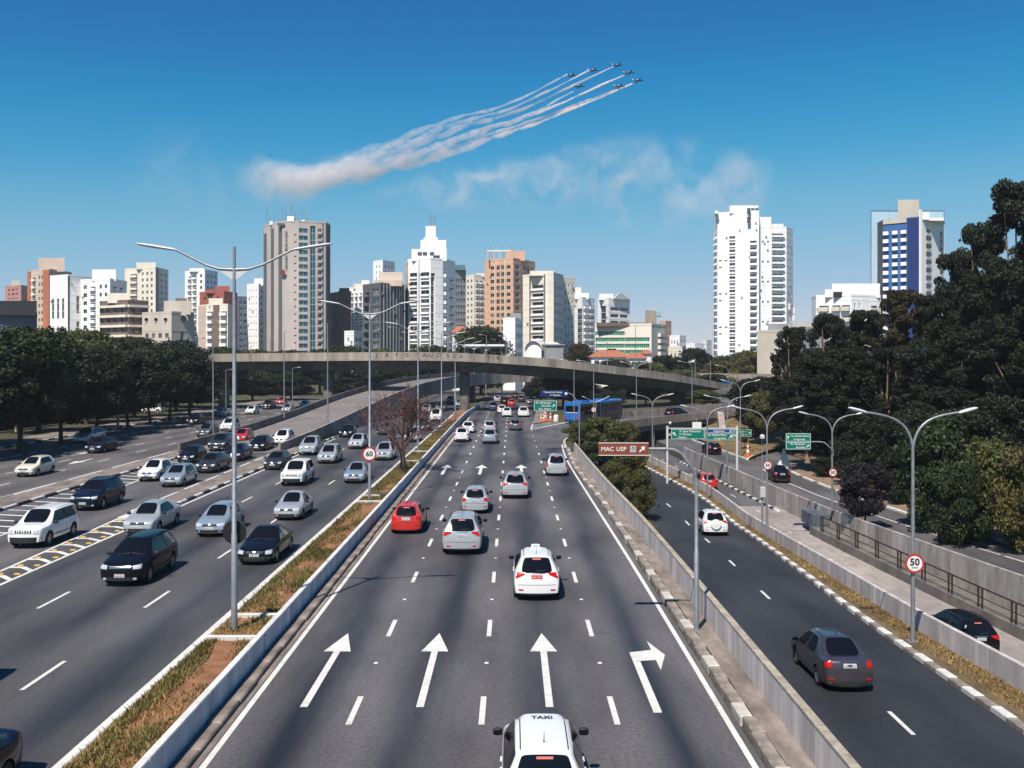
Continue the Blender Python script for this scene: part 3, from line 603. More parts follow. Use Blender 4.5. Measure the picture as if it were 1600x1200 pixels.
# ---------------------------------------------------------------- vehicles
def paint(name, col, metal=0.0, rough=0.3):
    dk = max(col) < 0.06
    m = mat('car_paint_' + name, col, rough if not dk else 0.22, metal=metal, spec=0.5 if not dk else 0.18, coat=0.6 if not dk else 0.12); return m
P_white = paint('white', (0.74, 0.74, 0.73)); P_cream = paint('cream', (0.66, 0.60, 0.48)); P_silver = paint('silver', (0.50, 0.51, 0.52), 0.45, 0.32); P_bluesilver = paint('blue_silver', (0.33, 0.40, 0.46), 0.45, 0.32)
P_grey = paint('grey', (0.13, 0.135, 0.145), 0.5, 0.3); P_dgrey = paint('dark_grey', (0.030, 0.033, 0.04), 0.2, 0.3); P_black = paint('black', (0.005, 0.005, 0.008)); P_navy = paint('navy', (0.006, 0.009, 0.022)); P_red = paint('red', (0.50, 0.022, 0.014)); P_blue = paint('blue', (0.02, 0.06, 0.14), 0.3)
P_purple = paint('plum_grey', (0.085, 0.074, 0.088), 0.6, 0.3); P_lilac = paint('pale_lilac', (0.53, 0.52, 0.55), 0.35, 0.32)
M_glass = mat('dark_car_glass', (0.005, 0.006, 0.008), 0.03, spec=0.32)
M_tyre = mat('tyre_rubber', (0.012, 0.012, 0.013), 0.85); M_rim = mat('alloy_rim', (0.34, 0.35, 0.37), 0.35, metal=0.7); M_plastic = mat('black_plastic', (0.018, 0.018, 0.02), 0.65)
M_head = mat('headlight_lens', (0.62, 0.64, 0.66), 0.12, metal=0.35, spec=0.7); M_tail = mat('tail_light_lens', (0.45, 0.010, 0.008), 0.2, spec=0.3); M_tailp = mat('tail_light_pale', (0.60, 0.16, 0.13), 0.15, spec=0.6)
M_plate = mat('number_plate', (0.50, 0.50, 0.50), 0.5); M_platered = mat('number_plate_red', (0.55, 0.05, 0.045), 0.5); M_chrome = mat('chrome', (0.62, 0.63, 0.65), 0.15, metal=0.95); M_char = mat('plate_lettering', (0.05, 0.05, 0.06), 0.6); M_charw = mat('plate_lettering_white', (0.7, 0.7, 0.7), 0.6)
M_amber = mat('amber_lens', (0.6, 0.2, 0.02), 0.2)

def make_body(sp):
    """lofted shell. sp['rings']: list of rings from tail to nose; each ring: (y_low, y_belt, y_top, half width, z_bottom, z_belt, z_top, half width at the top, mode)
    mode 'g' = greenhouse section (top is the roof), 'h' = bonnet or boot section."""
    W = sp['W'] / 2; v = []; f = []; mi = []
    rings = sp['rings']; tum = sp.get('tumble', 0.0)
    half = []
    for (yl, yb, yt, wf, zb, zbelt, ztop, wt, mode) in rings:
        w = W * wf
        if mode == 'g':
            h = [(w * 0.80, yl, zb), (w * 0.955, yl, zb + 0.06), (w, yl, zb + (zbelt - zb) * 0.42), (w * 0.995, (yl + yb) / 2, zbelt - 0.14), (w * 0.945, yb, zbelt), (wt, yt, ztop - 0.085), (wt - 0.09, yt, ztop - 0.012), (wt * 0.45, yt, ztop + 0.006)]
        else:
            h = [(w * 0.80, yl, zb), (w * 0.955, yl, zb + 0.06), (w, yl, zb + (zbelt - zb) * 0.42), (w * 0.995, (yl + yb) / 2, zbelt - 0.12), (w * 0.95, yb, zbelt), (wt, yt, ztop - 0.02), (wt - 0.12, yt, ztop), (wt * 0.45, yt, ztop + 0.015)]
        half.append(h)
    n = len(rings)
    idx = []
    for h in half:
        row = []
        for x, y, z in h: row.append(len(v)); v.append((x, y, z))
        for x, y, z in reversed(h): row.append(len(v)); v.append((-x, y, z))
        idx.append(row)
    crown = sp.get('mats', {})
    names = ['body', 'windscreen', 'rear_window', 'side_window', 'pillar', 'lower_trim']
    gl = sp['glass']       # dict: (ring index) -> what the band i..i+1 is
    for i in range(n - 1):
        for k in range(15):
            a, b, c, d = idx[i][k], idx[i][k + 1], idx[i + 1][k + 1], idx[i + 1][k]
            kk = k if k < 8 else 14 - k        # 0..7 (7 = centre)
            m = 0
            if kk == 0 and sp.get('clad'): m = 5
            g = gl.get(i, '')
            if kk == 4 and 's' in g: m = 3
            if kk == 4 and 'p' in g: m = 4
            if kk in (6, 7) and 'w' in g: m = 1
            if kk in (6, 7) and 'r' in g: m = 2
            if kk == 7 and 'r' in g: m = 2
            f.append((a, b, c, d)); mi.append(m)
        f.append((idx[i][15], idx[i][0], idx[i + 1][0], idx[i + 1][15])); mi.append(5)
    T6 = [-1, -0.84, -0.36, 0.36, 0.84, 1]
    for end in (0, n - 1):
        h = half[end]; row = idx[end]; sgn = -1 if end == 0 else 1; bul = sp.get('bulge', 0.10)
        rows = []
        for k in range(5):
            x, y, z = h[k]; r = []
            for j, t in enumerate(T6):
                if j == 0: r.append(row[15 - k])
                elif j == 5: r.append(row[k])
                else:
                    r.append(len(v)); v.append((x * t, y + sgn * bul * (1 - t * t), z))
            rows.append(r)
        rows.append([row[10], row[9], row[8], row[7], row[6], row[5]])
        for k in range(5):
            for j in range(5):
                q = (rows[k][j], rows[k][j + 1], rows[k + 1][j + 1], rows[k + 1][j])
                m = 0
                if end == 0 and k == 4 and sp.get('hatch') and 1 <= j <= 3: m = 2
                if k == 0: m = 5
                f.append(q if end == 0 else q[::-1]); mi.append(m)
        rb = rows[0]
        # underside is closed by the bands above
        f.append(tuple(reversed(rb)) if end == 0 else tuple(rb)); mi.append(5); f.pop(); mi.pop()
    me = bpy.data.meshes.new('shell'); me.from_pydata(v, [], f)
    for i in range(6): me.materials.append(None)
    me.polygons.foreach_set('material_index', mi); fixn(me)
    o = bpy.data.objects.new('shell', me); COL.objects.link(o)
    rowof = {}; capv = set(idx[0][:5]) | set(idx[0][11:]) | set(idx[-1][:5]) | set(idx[-1][11:]) | set(idx[0][5:11])
    for r_ in idx:
        for k_, q_ in enumerate(r_): rowof[q_] = k_ if k_ < 8 else 15 - k_
    # creases along windows and belt keep the panels crisp
    bm = bmesh.new(); bm.from_mesh(me); cl = bm.edges.layers.float.get('crease_edge') or bm.edges.layers.float.new('crease_edge')
    for e in bm.edges:
        ms = {x.material_index for x in e.link_faces}
        a_, b_ = (x.index for x in e.verts)
        ra, rb_ = rowof.get(a_), rowof.get(b_)
        if ra is not None and ra == rb_ and ra in (4, 5): e[cl] = sp.get('crisp', 0.35)
        if ra is not None and ra == rb_ and ra == 1: e[cl] = 0.4
        if a_ in capv and b_ in capv: e[cl] = sp.get('crisp', 0.35)
        if len(ms) > 1: e[cl] = 0.55
        if any(m in (1, 2, 3) for m in ms) and len(ms) > 1: e[cl] = 0.95
    bm.to_mesh(me); bm.free()
    md = o.modifiers.new('s', 'SUBSURF'); md.levels = 2; md.render_levels = 2
    # wheel housings
    cuts = []
    for y in sp['axles']:
        for sx in (-1, 1):
            bm = bmesh.new(); bmesh.ops.create_cone(bm, cap_ends=True, segments=28, radius1=sp['rw'] + 0.065, radius2=sp['rw'] + 0.065, depth=0.62)
            bmesh.ops.rotate(bm, verts=bm.verts, cent=(0, 0, 0), matrix=Matrix.Rotation(PI / 2, 3, 'Y')); bmesh.ops.translate(bm, verts=bm.verts, vec=(sx * (W + 0.06), y, sp['rw'] + 0.01))
            cm = bpy.data.meshes.new('cut'); bm.to_mesh(cm); bm.free(); cm.materials.append(None)
            for i in range(5): cm.materials.append(None)
            for p in cm.polygons: p.material_index = 5
            co = bpy.data.objects.new('cut', cm); COL.objects.link(co); cuts.append(co)
            bo_ = o.modifiers.new('b', 'BOOLEAN'); bo_.operation = 'DIFFERENCE'; bo_.solver = 'EXACT'; bo_.object = co
    dg = bpy.context.evaluated_depsgraph_get(); dg.update()
    ev = bpy.data.meshes.new_from_object(o.evaluated_get(dg))
    for c in cuts: bpy.data.objects.remove(c, do_unlink=True)
    bpy.data.objects.remove(o, do_unlink=True)
    return ev

def split(me, mats):
    """one mesh for every material, and one for every loose island of glass"""
    out = []
    vs_ = [tuple(x.co) for x in me.vertices]; byi = {}
    for p in me.polygons: byi.setdefault(p.material_index, []).append(tuple(p.vertices))
    names = ['body', 'windscreen', 'rear_window', 'side_window', 'pillar_trim', 'lower_trim']
    for mi_, faces in sorted(byi.items()):
        groups = [faces]
        if mi_ == 3:
            par = {}
            def find(a):
                while par.setdefault(a, a) != a: par[a] = par[par[a]]; a = par[a]
                return a
            for q in faces:
                for x in q[1:]: par[find(x)] = find(q[0])
            gg = {}
            for q in faces: gg.setdefault(find(q[0]), []).append(q)
            groups = list(gg.values())
        for g in groups:
            used = sorted({x for q in g for x in q}); mp = {x: i for i, x in enumerate(used)}
            m = bpy.data.meshes.new(names[mi_]); m.from_pydata([vs_[x] for x in used], [], [tuple(mp[x] for x in q) for q in g]); m.materials.append(mats[mi_]); m.update(); shade(m, 38); out.append((names[mi_], m))
    return out

def wheel_meshes(rw, wd=0.2, style=5):
    prof = [(rw * 0.60, -wd / 2), (rw * 0.80, -wd / 2 - 0.005), (rw * 0.95, -wd / 2 + 0.012), (rw, -wd / 2 + 0.04), (rw, wd / 2 - 0.04), (rw * 0.95, wd / 2 - 0.012), (rw * 0.80, wd / 2 + 0.005), (rw * 0.60, wd / 2 - 0.01)]
    b = MB(); n = 24
    for k in range(n):
        a = 2 * PI * k / n
        for r, x in prof: b.v.append((x, r * math.cos(a), r * math.sin(a)))
    m = len(prof)
    for k in range(n):
        for j in range(m - 1): b.f.append((k * m + j, k * m + j + 1, ((k + 1) % n) * m + j + 1, ((k + 1) % n) * m + j)); b.m.append(0)
    ty = b.mesh('wheel', M_tyre, 40); fixn(ty)
    b = MB(); x0 = wd / 2 - 0.02
    def ring(r0, r1, xa, xb, seg=24):
        i = len(b.v)
        for k in range(seg):
            a = 2 * PI * k / seg; b.v += [(xa, r0 * math.cos(a), r0 * math.sin(a)), (xb, r1 * math.cos(a), r1 * math.sin(a))]
        for k in range(seg): b.f.append((i + 2 * k, i + 2 * k + 1, i + (2 * k + 3) % (2 * seg) if k == seg - 1 else i + 2 * k + 3, i + (2 * k + 2) % (2 * seg) if k == seg - 1 else i + 2 * k + 2)); b.m.append(0)
    ring(rw * 0.52, rw * 0.62, x0 - 0.02, x0); ring(0.001, rw * 0.17, x0 - 0.01, x0 - 0.015)
    for k in range(style):
        a = 2 * PI * k / style; c, s_ = math.cos(a), math.sin(a)
        def P(r, t, x): return (x, r * c - t * s_, r * s_ + t * c)
        b.quad(P(rw * 0.1, -0.045, x0 - 0.012), P(rw * 0.55, -0.032, x0 - 0.014), P(rw * 0.55, 0.032, x0 - 0.014), P(rw * 0.1, 0.045, x0 - 0.012))
    rm = b.mesh('rim', M_rim, 30); fixn(rm)
    hub = MB(); i = 0
    for k in range(20): a = 2 * PI * k / 20; hub.v.append((x0 - 0.05, rw * 0.6 * math.cos(a), rw * 0.6 * math.sin(a)))
    hub.f.append(tuple(range(20))); hub.m.append(0); hm = hub.mesh('brake_disc', M_plastic)
    return ty, rm, hm

class Car:
    def __init__(s, sp):
        s.sp = sp; s.parts = []          # (name, mesh, loc, rot, [sub parts])
        ev = make_body(sp)
        bm = bmesh.new(); bm.from_mesh(ev); s.tree = BVHTree.FromBMesh(bm); bm.free()
        for nm, me in split(ev, [sp.get('paint', P_silver), M_glass, M_glass, M_glass, M_plastic, M_plastic]): s.add(nm, me)
        bpy.data.meshes.remove(ev)
        ty, rm, hm = wheel_meshes(sp['rw'], 0.2, sp.get('spokes', 5))
        for y in sp['axles']:
            for sx in (-1, 1):
                s.add('wheel', ty, (sx * (sp['W'] / 2 - 0.115), y, sp['rw']), (0, 0, 0 if sx > 0 else PI), [('rim', rm), ('brake_disc', hm)])
    def add(s, name, me, loc=(0, 0, 0), rot=(0, 0, 0), subs=()): s.parts.append((name, me, loc, rot, list(subs))); return s
    def hit(s, o, d):
        r = s.tree.ray_cast(Vector(o), Vector(d).normalized()); return r[0], r[1]
    def patch(s, name, view, quad, m, off=0.008, nu=4, nv=3, subs=(), th=True):
        """panel laid on the shell: quad corners in the view plane, projected onto the body. view: 'f','r','s' (right side), 't'; or a direction vector"""
        b = MB(); grid = []
        dirs = {'f': (0, -1, 0), 'r': (0, 1, 0), 's': (-1, 0, 0), 'S': (1, 0, 0), 't': (0, 0, -1)}
        d = Vector(dirs[view] if isinstance(view, str) else view).normalized(); ok = True
        cx = Vector((0, s.sp['L'] / 2, 0.6))
        for j in range(nv + 1):
            row = []
            for i in range(nu + 1):
                u, w_ = i / nu, j / nv
                p = [(quad[0][k] * (1 - u) + quad[1][k] * u) * (1 - w_) + (quad[3][k] * (1 - u) + quad[2][k] * u) * w_ for k in range(2)]
                if view in ('f', 'r'): o = Vector((p[0], 12 if view == 'f' else -6, p[1]))
                elif view in ('s', 'S'): o = Vector((6 if view == 's' else -6, p[0], p[1]))
                elif view == 't': o = Vector((p[0], p[1], 6))
                else:
                    o = Vector((p[0], s.sp['L'] - 0.1 if d.y < 0 else 0.1, p[1])) - d * 9
                h, nrm = s.hit(o, d)
                if h is None: return s
                row.append(h - d * off)
            grid.append(row)
        for row in grid: b.v += [tuple(p) for p in row]
        w1 = nu + 1
        for j in range(nv):
            for i in range(nu): b.f.append((j * w1 + i, j * w1 + i + 1, (j + 1) * w1 + i + 1, (j + 1) * w1 + i)); b.m.append(0)
        # skirt down to the shell
        rim = [j for j in range(w1)] + [(j + 1) * w1 - 1 for j in range(1, nv + 1)] + [nv * w1 + i for i in range(nu - 1, -1, -1)] + [j * w1 for j in range(nv - 1, 0, -1)]
        base = len(b.v)
        for k in rim: b.v.append(tuple(Vector(b.v[k]) + d * (off + 0.012)))
        for k in range(len(rim)): b.f.append((rim[k], rim[(k + 1) % len(rim)], base + (k + 1) % len(rim), base + k)); b.m.append(0)
        me = b.mesh(name, m); fixn(me); shade(me, 50)
        s.add(name, me, subs=subs); return s
    def both(s, name, view, quad, m, **k):
        s.patch(name, view, quad, m, **k)
        if isinstance(view, str):
            if view in ('s', 'S'): s.patch(name, 'S', quad, m, **k)
            else: s.patch(name, view, [(-x, z) for x, z in quad], m, **k)
        else: s.patch(name, (-view[0], view[1], view[2]), [(-x, z) for x, z in quad], m, **k)
        return s
    def make(s, label, colour, loc, rz, group, skip=(), extra=None, cat='car', name='car', far=False, scale=(1, 1, 1)):
        """place one vehicle: its tail stands at loc when rz = 0"""
        t = thing(name, label, cat, loc, rz, group); t.scale = scale
        base = s.sp.get('paint', P_silver)
        for nm, me, lo, ro_, subs in s.parts:
            if nm in skip or (far and nm in ('door_seam', 'door_handle', 'brake_disc', 'wiper', 'antenna', 'roof_rail', 'plate_lettering')): continue
            o = obj(nm, me, t, lo); o.rotation_euler = ro_
            for sn, sm in subs:
                if far and sn == 'brake_disc': continue
                obj(sn, sm, o)
            if colour is not base and me.materials and me.materials[0] is base: o.material_slots[0].link = 'OBJECT'; o.material_slots[0].material = colour
        if extra: extra(s, t, colour)
        return t

def dress(c, kind):
    """lamps, plates, grille, seams, mirrors: laid on the shell"""
    sp = c.sp; L, W, H = sp['L'], sp['W'], sp['H']; hw = W / 2; zb = sp['zbelt']; zn = sp['znose']; zt_ = sp['ztail']
    def plate(view, z, m=M_plate):
        w2 = 0.21; ch = text_mesh('EHK 4721', 0.085, M_char, 0.002)
        c.patch('number_plate', view, [(-w2, z - 0.07), (w2, z - 0.07), (w2, z + 0.07), (-w2, z + 0.07)], m, off=0.014, nu=1, nv=1)
        h, n_ = c.hit((0, 12 if view == 'f' else -6, z), (0, -1 if view == 'f' else 1, 0))
        c.add('plate_lettering', ch, (h.x, h.y + (0.05 if view == 'f' else -0.05), h.z - 0.005), (R(90), 0, PI if view == 'f' else 0))
    # nose
    g0, g1 = zn - 0.13, zn + 0.0
    if kind == 'jeep':
        c.patch('grille', 'f', [(-0.50, zn - 0.24), (0.50, zn - 0.24), (0.50, zn - 0.06), (-0.50, zn - 0.06)], sp.get('paint', P_silver), off=0.02)
        for k in range(7): x = -0.36 + k * 0.12; c.patch('grille_slot', 'f', [(x - 0.04, zn - 0.23), (x + 0.04, zn - 0.23), (x + 0.04, zn - 0.08), (x - 0.04, zn - 0.08)], M_plastic, off=0.028, nu=1, nv=1)
        for sx in (-1, 1): c.patch('headlight', 'f', [(sx * 0.60 - 0.115, zn - 0.25), (sx * 0.60 + 0.115, zn - 0.25), (sx * 0.60 + 0.115, zn - 0.05), (sx * 0.60 - 0.115, zn - 0.05)], M_head, off=0.03, nu=3, nv=3)
        c.patch('front_bumper', 'f', [(-hw * 0.92, 0.30), (hw * 0.92, 0.30), (hw * 0.92, 0.56), (-hw * 0.92, 0.56)], M_plastic, off=0.03, nu=8)
        plate('f', 0.50)
    else:
        big = kind in ('suv',)
        gw = 0.36 if not big else 0.44
        c.patch('grille', 'f', [(-gw, zn - 0.17), (gw, zn - 0.17), (gw * 1.05, zn - 0.05), (-gw * 1.05, zn - 0.05)], M_plastic, off=0.012)
        for z in ((zn - 0.13, zn - 0.075) if big else (zn - 0.065,)): c.patch('grille_bar', 'f', [(-gw, z - 0.014), (gw, z - 0.014), (gw, z + 0.014), (-gw, z + 0.014)], M_chrome, off=0.022, nv=1)
        c.patch('badge', 'f', [(-0.045, zn - 0.14), (0.045, zn - 0.14), (0.045, zn - 0.06), (-0.045, zn - 0.06)], M_chrome, off=0.03, nu=2, nv=2)
        e = sp.get('eye', 0.0)
        c.both('headlight', (-0.42, -1, 0), [(hw*0.52, zn - 0.18), (hw*0.90, zn - 0.16), (hw*0.96, zn + 0.0 + e), (hw*0.54, zn - 0.04)], M_head, off=0.012, nu=6)
        c.patch('air_intake', 'f', [(-0.46, 0.27), (0.46, 0.27), (0.50, 0.40), (-0.50, 0.40)], M_plastic, off=0.01)
        for sx in (-1, 1): c.patch('fog_lamp', 'f', [(sx * 0.62 - 0.07, 0.30), (sx * 0.62 + 0.07, 0.30), (sx * 0.62 + 0.07, 0.39), (sx * 0.62 - 0.07, 0.39)], M_plastic if kind != 'suv' else M_head, off=0.012, nu=2, nv=2)
        plate('f', 0.47)
    # tail
    tl = sp.get('tail', 'corner')
    if tl == 'corner': c.both('tail_light', (-0.40, 1, 0), [(hw*0.62, zt_ - 0.24), (hw*0.93, zt_ - 0.26), (hw*0.94, zt_ - 0.02), (hw*0.60, zt_ - 0.06)], M_tail, off=0.012, nu=5)
    elif tl == 'wing': c.both('tail_light', (-0.40, 1, 0), [(hw*0.48, zt_ - 0.10), (hw*0.86, zt_ - 0.25), (hw*0.96, zt_ - 0.02), (hw*0.46, zt_ - 0.03)], M_tail, off=0.012, nu=5); 
    elif tl == 'tall': c.both('tail_light', (-0.40, 1, 0), [(hw*0.76, zt_ - 0.32), (hw*0.96, zt_ - 0.32), (hw*0.93, zt_ + 0.06), (hw*0.78, zt_ + 0.06)], M_tail, off=0.012, nu=4)
    c.patch('tailgate_recess', 'r', [(-0.31, zt_ - 0.29), (0.31, zt_ - 0.29), (0.30, zt_ - 0.08), (-0.30, zt_ - 0.08)] if not sp.get('low_plate') else [(-0.31, 0.44), (0.31, 0.44), (0.30, 0.62), (-0.30, 0.62)], sp.get('paint', P_silver), off=0.006)
    plate('r', (zt_ - 0.18) if not sp.get('low_plate') else 0.53)
    c.patch('chrome_strip', 'r', [(-0.30, zt_ - 0.065), (0.30, zt_ - 0.065), (0.30, zt_ - 0.04), (-0.30, zt_ - 0.04)], M_chrome if kind != 'jeep' else M_plastic, off=0.02, nv=1)
    c.patch('rear_bumper_line', 'r', [(-hw * 0.8, 0.615), (hw * 0.8, 0.615), (hw * 0.8, 0.63), (-hw * 0.8, 0.63)], M_plastic, off=0.004, nu=8, nv=1)
    c.patch('rear_valance', 'r', [(-hw * 0.86, 0.24), (hw * 0.86, 0.24), (hw * 0.90, 0.38 if kind != 'suv' else 0.56), (-hw * 0.90, 0.38 if kind != 'suv' else 0.56)], M_plastic if sp.get('clad') or kind == 'sedan' else sp.get('paint', P_silver), off=0.012, nu=8)
    for sx in (-1, 1): c.patch('rear_reflector', 'r', [(sx * 0.60 - 0.09, 0.42), (sx * 0.60 + 0.09, 0.42), (sx * 0.60 + 0.09, 0.465), (sx * 0.60 - 0.09, 0.465)], M_tail, off=0.018, nu=2, nv=1)
    if sp.get('hatch'): c.patch('brake_light', 'r', [(-0.16, H - 0.13), (0.16, H - 0.13), (0.16, H - 0.09), (-0.16, H - 0.09)], M_tailp, off=0.012, nu=2, nv=1); c.patch('wiper', 'r', [(-0.02, zb + 0.10), (0.34, zb + 0.12), (0.34, zb + 0.135), (-0.02, zb + 0.115)], M_plastic, off=0.012, nv=1)
    # sides
    ys = sp['seams']
    for y in ys: c.both('door_seam', 's', [(y - 0.008, 0.30), (y + 0.008, 0.30), (y + 0.008, zb - 0.02), (y - 0.008, zb - 0.02)], M_plastic, off=0.003, nu=1, nv=6)
    for y in ys[:-1]: c.both('door_handle', 's', [(y + 0.06, zb - 0.15), (y + 0.24, zb - 0.15), (y + 0.24, zb - 0.115), (y + 0.06, zb - 0.115)], sp.get('paint', P_silver), off=0.03, nu=1, nv=1)
    c.both('rub_strip', 's', [(sp['axles'][0] + 0.5, 0.48), (sp['axles'][1] - 0.5, 0.48), (sp['axles'][1] - 0.5, 0.53), (sp['axles'][0] + 0.5, 0.53)], M_plastic if kind in ('suv', 'jeep', 'old') else sp.get('paint', P_silver), off=0.012, nu=8, nv=1)
    # mirrors
    my, mz = sp['mirror']; b = MB()
    bm = bmesh.new(); bmesh.ops.create_icosphere(bm, subdivisions=2, radius=1); mm = bpy.data.meshes.new('mirror')
    for q in bm.verts: q.co = Vector((math.copysign(abs(q.co.x) ** 0.7, q.co.x) * 0.115, math.copysign(abs(q.co.y) ** 0.8, q.co.y) * 0.07 + 0.02, math.copysign(abs(q.co.z) ** 0.7, q.co.z) * 0.085))
    bm.to_mesh(mm); bm.free(); mm.materials.append(sp.get('mirror_mat', M_plastic)); shade(mm, 180)
    gm = MB().quad((-0.085, -0.052, -0.055), (0.085, -0.052, -0.055), (0.085, -0.052, 0.055), (-0.085, -0.052, 0.055)).mesh('mirror_glass', M_glass)
    for sx in (-1, 1): c.add('mirror', mm, (sx * (hw + 0.075), my, mz), (0, 0, 0), [('mirror_glass', gm)])
    if sp.get('rails'):
        wt = sp['rails']
        for sx in (-1, 1):
            y0, y1 = sp['roof']; pts = []
            for k in range(9):
                y = y0 + 0.12 + (y1 - y0 - 0.3) * k / 8; h, n_ = c.hit((sx * wt, y, 6), (0, 0, -1)); pts.append(h + Vector((0, 0, 0.005 if k in (0, 8) else 0.055)))
            c.add('roof_rail', MB().tube(pts, 0.022, 6).mesh('roof_rail', M_plastic, 60))
    else:
        for sx in (-1, 1):
            y0, y1 = sp['roof']; x = sp['rings'][4][7] - 0.1
            c.patch('roof_ditch', 't', [(sx * x - 0.012, y0 + 0.1), (sx * x + 0.012, y0 + 0.1), (sx * x + 0.012, y1 - 0.05), (sx * x - 0.012, y1 - 0.05)], M_plastic, off=0.004, nu=1, nv=6)
    y0, y1 = sp['roof']; h, n_ = c.hit((0, y0 + (0.35 if sp.get('hatch') else 0.2), 6), (0, 0, -1))
    c.add('antenna', MB().tube([h + Vector((0, 0, -0.01)), h + Vector((0, -0.02, 0.03)), h + Vector((0, -0.14, 0.24))], [0.018, 0.012, 0.004], 5).mesh('antenna', M_plastic, 60))
    c.both('wiper', 't', [(0.05, sp['cowl'] - 0.10), (0.62, sp['cowl'] - 0.02), (0.62, sp['cowl'] - 0.0), (0.05, sp['cowl'] - 0.075)], M_plastic, off=0.012, nu=4, nv=1)
    if sp.get('spoiler'):
        pass
    return c

def rings_hatch(L, W, H, zb, nose, zn, slope=0.38, zt_=None, wt=0.56, gc=0.2, hood=0.98, roofrise=0.0):
    """two-box car: tailgate at y=0, nose at y=L"""
    cowl = L - nose; wtm = W / 2 * wt / 0.85
    return [
        (0.04, 0.11, slope, 0.93, gc, zb + 0.02, H - 0.05, wtm * 0.96, 'g'),
        (0.16, 0.26, slope + 0.14, 0.97, gc - 0.01, zb + 0.02, H - 0.02, wtm * 0.97, 'g'),
        (0.62, 0.62, slope + 0.42, 0.995, gc - 0.02, zb + 0.01, H, wtm, 'g'),
        (1.45, 1.45, 1.50, 1.0, gc - 0.03, zb, H + roofrise, wtm, 'g'),
        (1.56, 1.56, 1.60, 1.0, gc - 0.03, zb, H + roofrise, wtm, 'g'),
        (cowl - 0.22, cowl - 0.12, cowl - 0.78, 1.0, gc - 0.03, zb - 0.02, H - 0.02, wtm * 0.98, 'g'),
        (cowl + 0.02, cowl + 0.06, cowl - 0.04, 0.995, gc - 0.02, zb - 0.06, zb + 0.02, W / 2 * 0.80, 'h'),
        (cowl + nose * 0.45, cowl + nose * 0.45, cowl + nose * 0.42, 0.985, gc - 0.01, (zb + zn) / 2 - 0.05, (zb + zn) / 2 + 0.055, W / 2 * 0.78, 'h'),
        (L - 0.18, L - 0.20, L - 0.26, 0.95, gc, zn - 0.02, zn + 0.05, W / 2 * 0.74, 'h'),
        (L - 0.03, L - 0.08, L - 0.13, 0.84, gc, zn - 0.06, zn - 0.005, W / 2 * 0.66, 'h')]
def rings_sedan(L, W, H, zb, nose, zn, boot=0.55, zt_=1.0, wt=0.54, gc=0.2):
    cowl = L - nose; wtm = W / 2 * wt / 0.85
    return [
        (0.02, 0.07, 0.12, 0.86, gc, zt_ - 0.06, zt_ + 0.0, W / 2 * 0.70, 'h'),
        (0.18, 0.22, 0.24, 0.96, gc - 0.01, zt_ - 0.03, zt_ + 0.045, W / 2 * 0.76, 'h'),
        (boot, boot + 0.05, boot + 0.05, 0.99, gc - 0.02, zb - 0.01, zb + 0.06, W / 2 * 0.80, 'h'),
        (boot + 0.25, boot + 0.30, boot + 0.72, 0.995, gc - 0.03, zb, H - 0.02, wtm, 'g'),
        (boot + 0.55, boot + 0.62, boot + 1.0, 1.0, gc - 0.03, zb, H, wtm, 'g'),
        (L * 0.485, L * 0.485, L * 0.465, 1.0, gc - 0.03, zb - 0.01, H, wtm, 'g'),
        (L * 0.51, L * 0.51, L * 0.485, 1.0, gc - 0.03, zb - 0.01, H, wtm, 'g'),
        (cowl - 0.22, cowl - 0.12, cowl - 0.76, 1.0, gc - 0.03, zb - 0.03, H - 0.02, wtm * 0.98, 'g'),
        (cowl + 0.02, cowl + 0.06, cowl - 0.04, 0.995, gc - 0.02, zb - 0.07, zb + 0.01, W / 2 * 0.80, 'h'),
        (cowl + nose * 0.45, cowl + nose * 0.45, cowl + nose * 0.42, 0.985, gc - 0.01, (zb + zn) / 2 - 0.05, (zb + zn) / 2 + 0.05, W / 2 * 0.78, 'h'),
        (L - 0.18, L - 0.20, L - 0.26, 0.95, gc, zn - 0.02, zn + 0.05, W / 2 * 0.74, 'h'),
        (L - 0.03, L - 0.08, L - 0.13, 0.84, gc, zn - 0.06, zn - 0.005, W / 2 * 0.66, 'h')]
GH = {1: 's' * 0, 2: 's', 3: 'p', 4: 's', 5: 'w'}
GS = {2: 'r', 4: 's', 5: 'p', 6: 's', 7: 'w'}
def model(kind, L, W, H, zb, nose, zn, zt_, rw=0.30, axles=(0.75, 3.2), **k):
    sp = dict(L=L, W=W, H=H, zbelt=zb, znose=zn, ztail=zt_, rw=rw, axles=axles, paint=k.pop('paint', P_silver), cowl=L - nose)
    if kind == 'sedan' or k.get('body') == 'sedan':
        bt = k.pop('boot', 0.55); sp['rings'] = rings_sedan(L, W, H, zb, nose, zn, bt, zt_, gc=k.pop('gc', 0.2)); sp['glass'] = GS; sp['roof'] = (bt + 0.75, L - nose - 0.8); sp['seams'] = (axles[0] + 0.42, L * 0.50, L - nose + 0.02)
    else:
        sl = k.pop('slope', 0.38); sp['rings'] = rings_hatch(L, W, H, zb, nose, zn, sl, gc=k.pop('gc', 0.2), wt=k.pop('wt', 0.56)); sp['glass'] = dict(GH); sp['hatch'] = True; sp['roof'] = (sl + 0.1, L - nose - 0.85); sp['seams'] = (axles[0] + 0.45, 1.62, L - nose - 0.02)
        if k.pop('quarter', False): sp['glass'][1] = 's'
    k.pop('body', None)
    sp['mirror'] = (L - nose - 0.30, zb + 0.04); sp.update(k)
    return dress(Car(sp), kind)
C_hatch = model('hatch', 3.85, 1.64, 1.46, 0.92, 0.95, 0.74, 0.98, 0.285, (0.62, 3.08))
C_old = model('old', 4.05, 1.62, 1.40, 0.88, 1.10, 0.72, 0.86, 0.28, (0.85, 3.2), body='sedan', boot=0.62)
